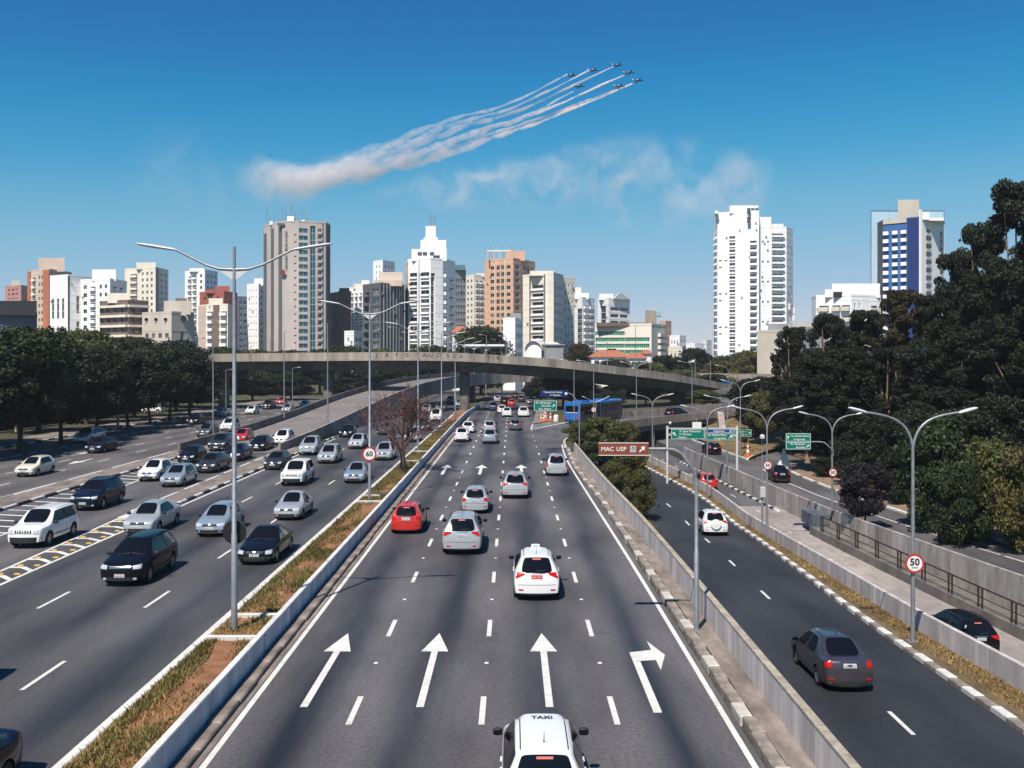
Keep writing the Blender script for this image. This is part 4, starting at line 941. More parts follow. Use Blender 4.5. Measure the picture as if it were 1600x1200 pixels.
C_mini = model('hatch', 4.0, 1.70, 1.62, 0.99, 0.92, 0.82, 1.05, 0.30, (0.66, 3.2), slope=0.28, tail='tall', quarter=True)
C_sedan = model('sedan', 4.45, 1.70, 1.50, 0.96, 1.02, 0.76, 1.04, 0.305, (0.88, 3.50), boot=0.50)
C_bmw = model('sedan', 4.45, 1.70, 1.39, 0.88, 1.35, 0.68, 0.90, 0.31, (0.95, 3.62), boot=0.72)
C_suv = model('suv', 4.55, 1.88, 1.70, 1.08, 1.10, 0.90, 1.12, 0.36, (0.88, 3.62), slope=0.40, clad=True, rails=0.60, quarter=True, gc=0.26, low_plate=False, tail='wing')
C_cross = model('suv', 4.25, 1.77, 1.60, 1.02, 1.0, 0.86, 1.10, 0.335, (0.78, 3.4), slope=0.58, clad=True, gc=0.25, tail='wing', low_plate=False)
C_jeep = model('jeep', 4.2, 1.80, 1.69, 1.06, 1.0, 0.98, 1.12, 0.35, (0.78, 3.36), slope=0.16, clad=True, gc=0.27, wt=0.63, tail='tall', quarter=True, crisp=0.6)
C_van = model('hatch', 4.3, 1.74, 1.85, 1.08, 0.85, 0.84, 1.2, 0.30, (0.75, 3.4), slope=0.10, wt=0.66, tail='tall', quarter=True, crisp=0.5)
# ---------------------------------------------------------------- the traffic, car by car
GA, GB, GC_, GD, GE = 'cars driving away on the main road', 'cars coming along the road beside the grassy median', 'cars coming along the middle road', 'cars on the outer road below the trees', 'cars on the sunken roads'
def away(c, label, col, px, py, z=0.0, group=GA, rz=0.0, **k):
    p = G(px, py, z); return c.make(label, col, tuple(p), R(rz), group, far=p.y > 95, **k)
def away_at(c, label, col, x, d, z, group, rz=0.0, rx=0.0, **k):
    o = c.make(label, col, (x, d, z), R(rz), group, far=d > 95, **k); o.rotation_euler[0] = rx; return o
def coming(c, label, col, px, py, group=GB, rz=0.0, z=0.0, **k):
    p = G(px, py, z); L = c.sp['L'] * k.get('scale', (1, 1, 1))[1]; a = R(180 + rz)
    return c.make(label, col, (p.x + L * math.sin(a), p.y - L * math.cos(a), z), a, group, far=p.y > 95, **k)
M_taxisign = mat('taxi_sign', (0.62, 0.66, 0.68), 0.4)
M_spare = P_white
def taxi_far(c, t, col):
    h, n = c.hit((0, 2.35, 6), (0, 0, -1)); b = MB().bbox(-0.17, 0.17, -0.06, 0.06, 0, 0.13, 0.03).build('taxi_sign', M_taxisign, t, loc=tuple(h))
    o = obj('sign_lettering', text_mesh('TAXI', 0.10, M_char, 0.002), b, (0, -0.065, 0.055)); o.rotation_euler = (R(90), 0, 0)
    plate_red(c, t, col)
def plate_red(c, t, col):
    for o in t.children:
        if o.name.startswith('number_plate'): o.material_slots[0].link = 'OBJECT'; o.material_slots[0].material = M_platered
        if o.name.startswith('plate_lettering'): o.material_slots[0].link = 'OBJECT'; o.material_slots[0].material = M_charw
def taxi_near(c, t, col):
    h, n = c.hit((0, 1.98, 6), (0, 0, -1)); o = obj('roof_lettering', text_mesh('TAXI', 0.20, M_char, 0.003, 0.004), t, (h.x, h.y, h.z + 0.022))
    for sx in (-1, 1):
        b = MB(); pts = []
        for j in range(3):
            for i in range(9):
                y = 0.55 + i * 0.32; z = 0.62 + j * 0.12; h, n = c.hit((sx * 6, y, z), (-sx, 0, 0))
                pts.append(h + Vector((sx * 0.006, 0, 0)))
        b.v = [tuple(p) for p in pts]
        for j in range(2):
            for i in range(8): b.f.append((j * 9 + i, j * 9 + i + 1, (j + 1) * 9 + i + 1, (j + 1) * 9 + i)); b.m.append(0)
        b.build('side_stripe', mat('red_taxi_stripe', (0.42, 0.03, 0.025), 0.35), t, 60)
    plate_red(c, t, col)
def spare(c, t, col):
    b = MB(); n = 24
    for k in range(n):
        a = 2 * PI * k / n
        for r, y in ((0.36, 0.0), (0.36, -0.14), (0.32, -0.18), (0.001, -0.20)): b.v.append((r * math.cos(a), y, 0.80 + r * math.sin(a)))
    for k in range(n):
        for j in range(3): b.f.append((k * 4 + j, k * 4 + j + 1, ((k + 1) % n) * 4 + j + 1, ((k + 1) % n) * 4 + j)); b.m.append(0)
    o = b.build('spare_wheel_cover', col, t, 40); fixn(o.data); o.location.y = 0.04
def pickup_box(c, t, col): pass
# driving away on the main road
away_at(C_mini, 'white taxi cropped by the bottom edge, red side stripes and TAXI on roof', P_white, 0.62, 17.9, 0.0, GA, extra=taxi_near)
away(C_cross, 'white crossover taxi with roof sign and red number plate', P_white, 839, 940, extra=taxi_far)
away(C_suv, 'silver SUV with dark roof rails following the red hatchback', P_silver, 721, 868)
away(C_hatch, 'bright red hatchback beside the median wall', P_red, 634, 835)
away(C_hatch, 'silver hatchback just ahead of the silver SUV', P_silver, 742, 803)
away(C_cross, 'silver crossover between the far road arrows and the white taxi', P_silver, 805, 780)
away(C_mini, 'silver minivan in the lane next to the roadside wall', P_silver, 870, 744, scale=(1.02, 1.05, 1.0))
away(C_sedan, 'white saloon beside the median wall, behind a white hatchback', P_white, 721, 691)
away(C_hatch, 'white hatchback with red rear lamps ahead of a white saloon', P_white, 731, 677)
away(C_sedan, 'blue grey saloon in the second lane beyond the painted arrows', P_bluesilver, 765, 694)
away(C_hatch, 'silver hatchback directly ahead of the blue grey saloon', P_lilac, 765, 676)
away(C_hatch, 'grey hatchback beside the apex of the exit gore', P_grey, 805, 673)
away(C_sedan, 'white saloon in the third lane beside the orange cones', P_white, 792, 652)
away(C_hatch, 'small white hatchback in the second lane near the flyover', P_white, 784, 646)
away(C_suv, 'white pickup like SUV beside the green exit sign', P_white, 818, 652)
away(C_sedan, 'dark blue saloon by the bend of the median wall', P_blue, 771, 642)
away(C_hatch, 'small red car in the shade under the flyover', P_red, 799, 635)
away(C_van, 'black van ahead of the white cars under the flyover', P_black, 788, 634)
away(C_hatch, 'distant white car beyond the blue road sign', P_white, 830, 631)
away(C_sedan, 'distant dark saloon beyond the red car', P_dgrey, 815, 629)
away(C_hatch, 'distant silver car beyond the black van', P_silver, 777, 628)
away(C_suv, 'farthest dark SUV on the main road', P_dgrey, 805, 624)
# coming along the road beside the median
coming(C_suv, 'black SUV with chrome grille ahead of the silver saloon', P_black, 187, 918, scale=(0.97, 0.95, 1.0))
coming(C_bmw, 'low black saloon with round headlights behind the lamp post', P_black, 397, 884)
coming(C_sedan, 'silver saloon beside the white island nose', P_silver, 214, 838)
coming(C_hatch, 'pale blue silver hatchback half behind the lamp post', P_bluesilver, 327, 840)
coming(C_old, 'old silver saloon with dark grille behind the low black saloon', P_silver, 447, 814)
coming(C_jeep, 'boxy white jeep with slotted grille in the middle lane', P_white, 455, 760)
coming(C_old, 'old blue silver saloon beside the speed limit 60 post', P_bluesilver, 552, 756)
coming(C_hatch, 'dark grey old hatchback next to the kerbed island', P_dgrey, 425, 735, scale=(1, 1, 0.97))
coming(C_mini, 'silver minivan behind the boxy white jeep', P_silver, 509, 725, scale=(1, 1, 0.96))
coming(C_suv, 'silver SUV with roof rails beside the ramp wall', P_silver, 479, 712, scale=(0.95, 0.95, 1))
coming(C_hatch, 'silver hatchback in the middle lane behind the silver minivan', P_lilac, 555, 702)
coming(C_hatch, 'black hatchback beside the ramp parapet', P_black, 539, 684)
coming(C_mini, 'pale silver car behind the speed limit 60 sign', P_silver, 597, 720, scale=(1, 1, 0.94))
coming(C_hatch, 'grey car beyond the bare pink tree branches', P_grey, 599, 680)
coming(C_sedan, 'silver saloon seen through the bare tree', P_silver, 642, 691)
coming(C_hatch, 'dark grey hatchback beyond the bare tree', P_dgrey, 661, 674)
coming(C_van, 'white van in the lane beside the median grass', P_white, 680, 659)
coming(C_sedan, 'silver saloon in the shade behind the white van', P_silver, 665, 646)
coming(C_suv, 'dark SUV in the shade next to the flyover pier', P_dgrey, 688, 643)
coming(C_hatch, 'blue grey car just emerging from under the flyover', P_bluesilver, 717, 636)
coming(C_hatch, 'distant white car in the shade of the ramp', P_white, 703, 630)
coming(C_sedan, 'black saloon mostly cropped by the bottom edge', P_navy, -236, 1383)
coming(C_van, 'dark van beyond the photo edge that only casts its shadow in', P_black, -222, 1155, scale=(1.05, 1.0, 0.9))
# middle road
coming(C_jeep, 'boxy white jeep beside the yellow studded chevrons', P_white, 36, 858, GC_)
coming(C_suv, 'black SUV with roof rails behind the boxy white jeep', P_navy, 129, 799, GC_, scale=(0.97, 0.97, 1))
coming(C_hatch, 'small white hatchback next to the hatched road area', P_white, 229, 753, GC_, scale=(1, 0.98, 1.03))
coming(C_hatch, 'pale blue hatchback beside a small white hatchback', P_bluesilver, 265, 762, GC_)
coming(C_hatch, 'black hatchback behind the small white hatchback', P_black, 289, 725, GC_)
coming(C_sedan, 'dark grey saloon behind the pale blue hatchback', P_dgrey, 320, 740, GC_)
coming(C_sedan, 'dark navy saloon two cars behind the pale blue hatchback', P_navy, 361, 722, GC_)
coming(C_suv, 'dark grey SUV between black cars at the ramp foot', P_dgrey, 337, 706, GC_)
coming(C_hatch, 'red hatchback half hidden by the lamp post', P_red, 372, 692, GC_)
coming(C_sedan, 'black saloon in front of the white minivan', P_black, 400, 706, GC_)
coming(C_mini, 'white minivan coming down off the ramp', P_white, 436, 697, GC_, z=0.1)
# outer road
coming(C_hatch, 'old cream hatchback alone on the outer road', P_cream, 36, 746, GD)
coming(C_sedan, 'dark navy saloon on the outer road', P_navy, 144, 709, GD)
coming(C_suv, 'blue silver SUV next to the tree shaded kerb', P_bluesilver, 125, 694, GD)
coming(C_mini, 'grey minivan beside the thin pole of the outer island', P_grey, 316, 684, GD)
coming(C_mini, 'white minivan behind the grey minivan', P_white, 352, 674, GD)
coming(C_sedan, 'black saloon leaving the tree shade', P_black, 299, 664, GD)
coming(C_hatch, 'dark blue hatchback near the end of the tree row', P_blue, 340, 652, GD)
coming(C_hatch, 'white hatchback near the flyover shade', P_white, 389, 648, GD)
coming(C_sedan, 'silver saloon beside the dark ramp parapet', P_silver, 446, 645, GD)
coming(C_suv, 'dark SUV in the shade below the flyover', P_dgrey, 415, 640, GD)
coming(C_hatch, 'silver hatchback in the shade behind the silver saloon', P_silver, 473, 638, GD)
coming(C_hatch, 'red hatchback in the flyover shade', P_red, 437, 632, GD)
away_at(C_hatch, 'white car parked behind the tree trunks', P_white, -61, 168, 0.1, GD, rz=80)
# sunken roads
sl = math.atan(-0.0472)
away_at(C_sedan, 'plum grey saloon on the dark sinking road', P_purple, 10.5, 29.8, z1(29.8), GE, rz=-1.5, rx=sl, scale=(0.96, 0.96, 0.97))
away_at(C_cross, 'white crossover with spare wheel cover on the sinking road', P_white, 14.0, 65.9, z1(65.9), GE, rz=-2, rx=sl * 0.6, extra=spare, skip=('number_plate', 'plate_lettering', 'tailgate_recess', 'chrome_strip'))
away_at(C_suv, 'black SUV in the concrete trench behind the parapet', P_black, 20.75, 42.4, zt(42.4), GE, rz=1, scale=(0.97, 0.95, 0.96))
away_at(C_hatch, 'red hatchback leaving the concrete trench', P_red, 18.75, 91, zt(91), GE, rz=3)
away_at(C_sedan, 'black saloon on the slip road by the wooded bend', P_black, 25.8, 91.5, Z3, GE, rz=-4)
away_at(C_suv, 'black car beside the dry grass mound', P_black, 25.2, 119, Z3, GE, rz=2, scale=(0.93, 0.9, 0.9))
away_at(C_hatch, 'dark car in the tree shade of the merging road', P_dgrey, 36.0, 121.5, Z3, GE, rz=-50)
away_at(C_suv, 'dark SUV crossing the low exit bridge', P_navy, 24.8, 152.0, 0.0, GE, rz=-42)
away_at(C_hatch, 'dark hatchback in the mouth of the underpass', P_dgrey, 16.0, 150, zt(150), GE, rz=8)
away_at(C_hatch, 'white car on the rising exit road behind the palm', P_white, 43.5, 184, 1.2, GE, rz=-10)

# ---- the bus
M_busb = mat('bus_blue', (0.015, 0.13, 0.42), 0.3, coat=0.5); M_busk = mat('bus_dark_side', (0.012, 0.013, 0.018), 0.3, coat=0.4)
bus = thing('bus', 'blue and black articulated city bus turning onto the exit bridge', 'bus', (8.6, 138.0, 0.01), R(-27))
def bus_shell(name, y0, y1, m, par):
    b = MB(); prof = [(-1.25, 0.32), (1.25, 0.32), (1.27, 1.2), (1.24, 2.75), (1.10, 3.02), (0.7, 3.12), (-0.7, 3.12), (-1.10, 3.02), (-1.24, 2.75), (-1.27, 1.2)]
    b.sweep([(0, y0, 0), (0, y0 + 0.12, 0), (0, y1 - 0.12, 0), (0, y1, 0)], prof); n = len(prof)
    for k in list(range(n)) + list(range(3 * n, 4 * n)): v = b.v[k]; b.v[k] = (v[0] * 0.95, v[1], 0.32 + (v[2] - 0.32) * 0.975)
    me = b.mesh(name, m); fixn(me); shade(me, 30); return obj(name, me, par)
r_ = bus_shell('rear_body', 0, 7.0, M_busb, bus); f_ = bus_shell('front_body', 7.9, 17.5, M_busb, bus)
b = MB()
for k in range(8): b.sweep([(0, 7.0 + k * 0.112, 0), (0, 7.06 + k * 0.112, 0), (0, 7.112 + k * 0.112, 0)], [(-1.2, 0.5), (1.2, 0.5), (1.2, 2.9), (-1.2, 2.9)] if k % 2 else [(-1.12, 0.55), (1.12, 0.55), (1.12, 2.85), (-1.12, 2.85)])
b.build('concertina', M_plastic, bus)
for y0, y1 in ((0.25, 6.9), (8.0, 17.2)):
    for sx in (-1, 1):
        MB().box(sx * 1.262, sx * 1.285, y0, y1, 0.42, 2.85).build('side_panel', M_busk, bus)
        k = y0 + 0.2
        while k < y1 - 1.2: MB().box(sx * 1.286, sx * 1.296, k, k + 1.15, 1.35, 2.5).build('window', M_glass, bus); k += 1.3
MB().box(-0.98, 0.98, -0.012, 0.03, 1.75, 2.62).build('rear_window', M_glass, bus)
MB().box(-0.98, 0.98, -0.03, 0.0, 1.62, 1.70).build('rear_band', M_white, bus)
for sx in (-1, 1): MB().box(sx * 1.0 - 0.12, sx * 1.0 + 0.12, -0.03, 0.02, 0.75, 1.15).build('tail_light', M_tail, bus)
MB().box(-1.15, 1.15, -0.05, 0.08, 0.40, 0.62).build('bumper', M_plastic, bus)
MB().bbox(-0.8, 0.8, 2.0, 4.6, 3.11, 3.3, 0.06).build('roof_unit', M_busb, bus); MB().bbox(-0.8, 0.8, 10.0, 12.6, 3.11, 3.3, 0.06).build('roof_unit', M_busb, bus)
ty, rm, hm = wheel_meshes(0.48, 0.3, 8)
for y in (2.0, 9.6, 15.2):
    for sx in (-1, 1): o = obj('wheel', ty, bus, (sx * 1.14, y, 0.48), 0 if sx > 0 else PI); obj('rim', rm, o)
# ---------------------------------------------------------------- lamp posts
def head(par, p, q, wd=0.13, m=None):
    """cobra-head lantern from p to q"""
    p, q = Vector(p), Vector(q); t = (q - p); L = t.length; t.normalize(); b = MB(); r = Vector((t.y, -t.x, 0)).normalized(); up = r.cross(t)
    secs = [(0, 0.35, 0.4), (0.12, 0.75, 0.8), (0.5, 1, 1), (0.85, 0.95, 0.9), (1, 0.45, 0.4)]; n = 8
    for f, a, h in secs:
        for k in range(n):
            an = 2 * PI * k / n; b.v.append(tuple(p + t * L * f + r * math.cos(an) * wd * a + up * math.sin(an) * wd * 0.55 * h))
    for i in range(len(secs) - 1):
        for k in range(n): b.f.append((i * n + k, i * n + (k + 1) % n, (i + 1) * n + (k + 1) % n, (i + 1) * n + k)); b.m.append(0)
    b.f.append(tuple(range(n))); b.f.append(tuple(range((len(secs) - 1) * n, len(secs) * n))); b.m += [0, 0]
    o = b.build('lantern', m or M_lamp, par, 40); fixn(o.data); return o
def bez(p, n=10):
    p = [Vector(x) for x in p]; out = []
    for i in range(n + 1):
        t = i / n; q = list(p)
        while len(q) > 1: q = [a.lerp(b, t) for a, b in zip(q, q[1:])]
        out.append(q[0])
    return out
GP = 'double arm lamp posts on the median'
def median_post(label, x, d, h=12.7, s=1.0):
    t = thing('street_lamp', label, 'street lamp', (x, d, 0.1), 0, GP)
    MB().tube([(0, 0, 0), (0, 0, 3.2), (0, 0, 3.22), (0, 0, h)], [0.105, 0.10, 0.085, 0.05], 10).build('pole', M_galv, t, 50)
    MB().box(-0.2, 0.2, -0.2, 0.2, 0, 0.03).build('base_plate', M_galv, t)
    zj = h - 0.75
    for sx in (-1, 1):
        a = [(0, 0, zj), (sx * 0.5, 0, zj + 0.02), (sx * 0.95, 0, zj + 0.16), (sx * 1.5, 0, zj + 0.44), (sx * 1.95, 0, zj + 0.66)]
        MB().tube(a, [0.05, 0.045, 0.042, 0.04, 0.038], 8).build('arm', M_galv, t, 50)
        head(t, (sx * 1.90, 0, zj + 0.65), (sx * 3.25, 0, zj + 0.86), 0.11)
        b = MB(); b.quad((sx * 0.03, -0.012, zj - 0.36), (sx * 0.5, -0.012, zj - 0.02), (sx * 0.03, -0.012, zj - 0.02)); b.quad((sx * 0.03, 0.012, zj - 0.36), (sx * 0.03, 0.012, zj - 0.02), (sx * 0.5, 0.012, zj - 0.02)); b.quad((sx * 0.03, -0.012, zj - 0.36), (sx * 0.03, 0.012, zj - 0.36), (sx * 0.5, 0.012, zj - 0.02), (sx * 0.5, -0.012, zj - 0.02))
        b.build('bracket_plate', M_lamp, t)
    return t
MP = [(-9.2, 31.8, 'tall double arm lamp post in the planter, standing closest of its row'), (-9.1, 61.4, 'double arm lamp post carrying the speed limit 60 sign'), (-9.3, 95, 'double arm lamp post just beyond the bare pink tree'), (-9.25, 126, 'double arm lamp post beside the white van'),
      (-9.3, 157, 'double arm lamp post a few metres before the flyover pier'), (-9.2, 186, 'double arm lamp post directly beside the flyover pier'), (-8.6, 218, 'double arm lamp post showing its arms just above the flyover deck'), (-6.8, 250, 'most distant double arm lamp post beyond the flyover')]
for x, d, l in MP: median_post(l, x, d)

def y_post(label, x, d, z, h=7.3, span=2.4, rise=1.25, group='double curved lamp posts of the sunken roads', rz=0.0, r=0.085):
    t = thing('street_lamp', label, 'street lamp', (x, d, z), rz, group)
    MB().tube([(0, 0, 0), (0, 0, h * 0.5), (0, 0, h)], [r, r * 0.85, r * 0.65], 10).build('pole', M_galv, t, 50); MB().box(-0.2, 0.2, -0.2, 0.2, 0, 0.03).build('base_plate', M_galv, t)
    for sx in (-1, 1):
        a = bez([(0, 0, h - 0.1), (sx * 0.12, 0, h + rise * 0.75), (sx * 0.75, 0, h + rise * 0.9), (sx * (span - 0.65), 0, h + rise)], 10)
        MB().tube(a, [0.05] * 6 + [0.042] * 5, 8).build('arm', M_galv, t, 50); head(t, (sx * (span - 0.7), 0, h + rise - 0.01), (sx * span, 0, h + rise + 0.17), 0.125)
    return t
y1 = y_post('double curved lamp post carrying the speed limit 50 sign', 14.95, 35.8, z1(35.8) + 0.13)
y_post('double curved lamp post near the traffic camera pole', 17.0, 64, z1(64) + 0.13, 7.4)
y_post('double curved lamp post in front of the green gantry sign', 17.3, 85, z1(85) + 0.13, 6.9)
y_post('double curved lamp post at the start of the verge parapet', 15.8, 108, z1(108) + 0.1, 7.2)
y_post('double curved lamp post on the trench parapet holding the green sign arm', 22.85, 68.5, -1.6, 5.6)
y_post('double curved lamp post on the trench parapet before the grass mound', 21.75, 97, -1.6, 5.8)
y_post('double curved lamp post rising behind the low exit bridge', 19.7, 152, 0.0, 7.6, 2.6)
y_post('double curved lamp post at the edge of the dry grass mound', 27.6, 116, Z3, 8.0)
y_post('double curved lamp post beyond the mound near the palm', 39.5, 150, 0.0, 5.0, 2.3)
def single_post(label, x, d, z, h=8.0, sx=-1, reach=1.6, rise=1.1, group='single arm lamp posts', r=0.075, pitch=0.0):
    t = thing('street_lamp', label, 'street lamp', (x, d, z), pitch, group)
    MB().tube([(0, 0, 0), (0, 0, h * 0.6), (0, 0, h)], [r, r * 0.85, r * 0.7], 8).build('pole', M_galv, t, 50)
    a = bez([(0, 0, h - 0.05), (0, 0, h + rise * 0.8), (sx * reach * 0.4, 0, h + rise), (sx * reach, 0, h + rise + 0.1)], 8); MB().tube(a, 0.045, 6).build('arm', M_galv, t, 50)
    head(t, (sx * (reach - 0.05), 0, h + rise + 0.1), (sx * (reach + 0.65), 0, h + rise + 0.2), 0.12); return t
single_post('single arm lamp post above the round leafy shrubs', 8.4, 130, 0.1, 7.6, -1, 1.3, 1.4)
single_post('single arm lamp post with a speed limit 70 sign beside the bus', 11.4, 134, 0.1, 7.7, -1, 1.8, 1.2)
single_post('single arm lamp post between exit road and flyover', 30, 160, 0.1, 7.8, -1, 1.8, 1.0)
single_post('single arm lamp post in front of the flyover end', 38.3, 170, 0.3, 7.0, -1, 1.7, 0.9)
t_ = thing('street_lamp', 'small twin arm lamp hidden behind the bus roof', 'street lamp', (12.4, 142, 0.1))
MB().tube([(0, 0, 0), (0, 0, 2.9)], 0.06, 8).build('pole', M_galv, t_, 50)
for sx in (-1, 1): MB().tube([(0, 0, 2.9), (sx * 0.5, 0, 3.1), (sx * 1.6, 0, 3.6)], 0.035, 6).build('arm', M_galv, t_, 50); head(t_, (sx * 1.5, 0, 3.56), (sx * 2.05, 0, 3.78), 0.11)
def plain(label, px, pt, d, z, name='lamp_pole', sx=1, m=None, group='thin lamp poles around the flyover', arm=True):
    top = at(px, pt, d); t = thing(name, label, 'lamp pole', (top.x, d, z), 0, group); h = top.z - z
    MB().tube([(0, 0, 0), (0, 0, h)], [0.09, 0.055], 8).build('pole', m or M_galv, t, 60)
    if arm: MB().tube([(0, 0, h - 0.2), (sx * 0.25, 0, h + 0.02), (sx * 0.9, 0, h + 0.1)], 0.03, 6).build('arm', m or M_galv, t, 60); head(t, (sx * 0.85, 0, h + 0.09), (sx * 1.5, 0, h + 0.16), 0.1)
def fdeck(px, back=1.2):
    k = min(range(401), key=lambda k: abs(800 + F0 * ffn(fln * k / 400)[0] / ffn(fln * k / 400)[1] - px)); q = ffn(fln * k / 400); return q[1] + back, q[2] - 1.15
plain('thin lamp pole at the tip of the outer kerbed island', 333, 528, 108, 0.1, sx=-1); plain('thin lamp pole standing on the dark ramp parapet', 444, 518, 127, 1.6)
plain('thin pole with a traffic signal on the ramp wall', 512, 505, 119, 0.6, arm=False); plain('thin lamp pole in the shade beyond the ramp parapet', 507, 520, 192, 0, sx=-1)
plain('thin pole beneath the flyover beside the white hatchback', 353, 578, 168, 0); plain('thin pole beneath the flyover beside the silver saloon', 457, 575, 172, 0)
for px, y, l in ((392, 540, 'short lamp pole on the flyover beside the tall tower'), (422, 528, 'lamp pole on the flyover at the foot of the tall hotel'), (567, 512, 'lamp pole on the flyover below the dark glass block'), (619, 512, 'lamp pole on the flyover beside the white terraced tower'), (640, 520, 'lamp pole on the flyover under the stepped white tower'), (671, 500, 'tall lamp pole on the flyover before the stepped white tower'), (699, 506, 'lamp pole on the flyover beside the domed tree'),
                 (760, 524, 'lamp pole on the flyover in front of the domed tree'), (791, 526, 'lamp pole on the flyover before the peach tower'), (809, 530, 'lamp pole on the flyover before the white arched shed'), (851, 530, 'lamp pole on the flyover before the cream tower'), (932, 533, 'lamp pole on the flyover before the green glass offices'), (949, 535, 'second lamp pole on the flyover before the green glass offices'), (993, 508, 'tall lamp pole on the flyover beside the green glass offices'), (1016, 545, 'lamp pole on the descending flyover before low houses'), (1086, 560, 'short lamp pole on the descending flyover near the trees'), (1110, 562, 'last lamp pole on the descending flyover')):
    d, z = fdeck(px, 1.0 if px % 2 else 8.0); plain(l, px, y, d, z, sx=1 if px < 500 else -1, arm=px % 3 != 0)
# old concrete utility pole with lamps among the trees
up_ = thing('utility_pole', 'old concrete utility pole with street lamps among the dark trees', 'utility pole', (-62.5, 121, 0.1)); h = 11.2
M_cpole = mat('pole_concrete', (0.36, 0.31, 0.25), 0.9, var=0.2, vscale=5)
MB().tube([(0, 0, 0), (0, 0, h)], [0.17, 0.11], 8).build('pole', M_cpole, up_, 60); MB().box(-2.0, 0.9, -0.05, 0.05, h - 0.25, h - 0.13).build('crossarm', M_cpole, up_)
for z, r in ((h - 0.4, 1.0), (h - 2.6, 2.3), (h - 5.2, 1.6)): MB().tube([(0, 0, z - 0.5), (r * 0.6, -0.3, z + 0.2), (r, -0.5, z + 0.35)], 0.035, 6).build('arm', M_galv, up_, 60); head(up_, (r, -0.5, z + 0.35), (r + 0.8, -0.8, z + 0.45), 0.15)
o = thing('utility_pole', 'pale stout concrete pole at the kerb beneath the trees', 'utility pole', (-54.2, 132, 0.12)); MB().tube([(0, 0, 0), (0, 0, 9)], [0.2, 0.13], 8).build('pole', M_cpole, o, 60); MB().tube([(0, 0, 8.3), (2.2, -0.4, 9.2), (3.6, -0.5, 9.5)], 0.04, 6).build('arm', M_galv, o, 60); head(o, (3.5, -0.5, 9.5), (4.4, -0.6, 9.6), 0.15)

# ---------------------------------------------------------------- signs
M_green = mat('sign_green', (0.0, 0.155, 0.105), 0.4); M_sblue = mat('sign_blue', (0.0, 0.055, 0.21), 0.4); M_navy = mat('sign_navy', (0.005, 0.02, 0.085), 0.4); M_brown = mat('sign_brown', (0.22, 0.055, 0.03), 0.4); M_swhite = mat('sign_white', (0.72, 0.72, 0.70), 0.4); M_sred = mat('sign_red', (0.42, 0.035, 0.03), 0.4); M_sback = mat('sign_back_black', (0.012, 0.012, 0.014), 0.5); M_sblk = mat('sign_black', (0.03, 0.03, 0.035), 0.5)
def disc(par, name, p, r, y, m, n=28):
    b = MB(); b.v = [(p[0] + r * math.cos(2 * PI * k / n), y, p[1] + r * math.sin(2 * PI * k / n)) for k in range(n)]; b.v += [(x, y + 0.012, z) for x, _, z in b.v]
    b.f = [tuple(range(n)), tuple(reversed(range(n, 2 * n)))] + [(k, (k + 1) % n, n + (k + 1) % n, n + k) for k in range(n)]; b.m = [0] * len(b.f)
    o = b.build(name, m, par); fixn(o.data); return o
def speed(label, x, d, z, r, num, off=-0.16, small=True):
    t = thing('speed_limit_sign', label, 'speed sign', (x, d + off, z)); disc(t, 'red_rim', (0, 0), r, 0, M_sred); disc(t, 'sign_face', (0, 0), r * 0.78, -0.006, M_swhite)
    o = obj('lettering', text_mesh(num, r * 1.0, M_sblk, 0.002, r * 0.03), t, (0, -0.014, r * (0.14 if small else 0.0))); o.rotation_euler = (R(90), 0, 0)
    if small: o = obj('lettering', text_mesh('KM/H', r * 0.26, M_sblk, 0.002), t, (0, -0.014, -r * 0.42)); o.rotation_euler = (R(90), 0, 0)
    disc(t, 'sign_back', (0, 0), r, 0.014, M_galv); MB().box(-0.05, 0.05, 0.02, abs(off) - 0.04, -0.1, 0.1).build('clamp', M_galv, t)
speed('round speed limit 50 sign on the curved lamp post', 14.95, 35.8, 1.5, 0.36, '50')
speed('round speed limit 60 sign on the median lamp post', -9.1, 61.4, 3.1, 0.46, '60', small=False)
speed('small round speed limit 70 sign beside the bus', 11.4, 134, 2.3, 0.36, '70', small=False)
speed('small round speed limit sign on the post near the camera pole', 17.0, 64, 2.1, 0.3, '50', small=False)
speed('tiny round speed limit sign on the trench parapet post', 22.85, 68.5, 1.1, 0.3, '50', small=False)
t_ = thing('reversed_road_sign', 'black back of a round sign on the closest lamp post', 'road sign', (-9.2, 31.8, 3.32)); disc(t_, 'sign_back', (-0.03, 0), 0.40, 0.14, M_sback); disc(t_, 'sign_face', (-0.03, 0), 0.40, 0.154, M_swhite); MB().box(-0.05, 0.05, 0.1, 0.14, -0.12, 0.12).build('clamp', M_galv, t_)
def arrow_mesh(s, ang, m):
    c, sn = math.cos(ang), math.sin(ang); pts = [(-0.09, -0.5), (0.09, -0.5), (0.09, 0.05), (0.34, 0.05), (0, 0.5), (-0.34, 0.05), (-0.09, 0.05)]
    b = MB(); b.quad(*[((x * c - z * sn) * s, 0, (x * sn + z * c) * s) for x, z in pts]); return b.mesh('arrow', m)
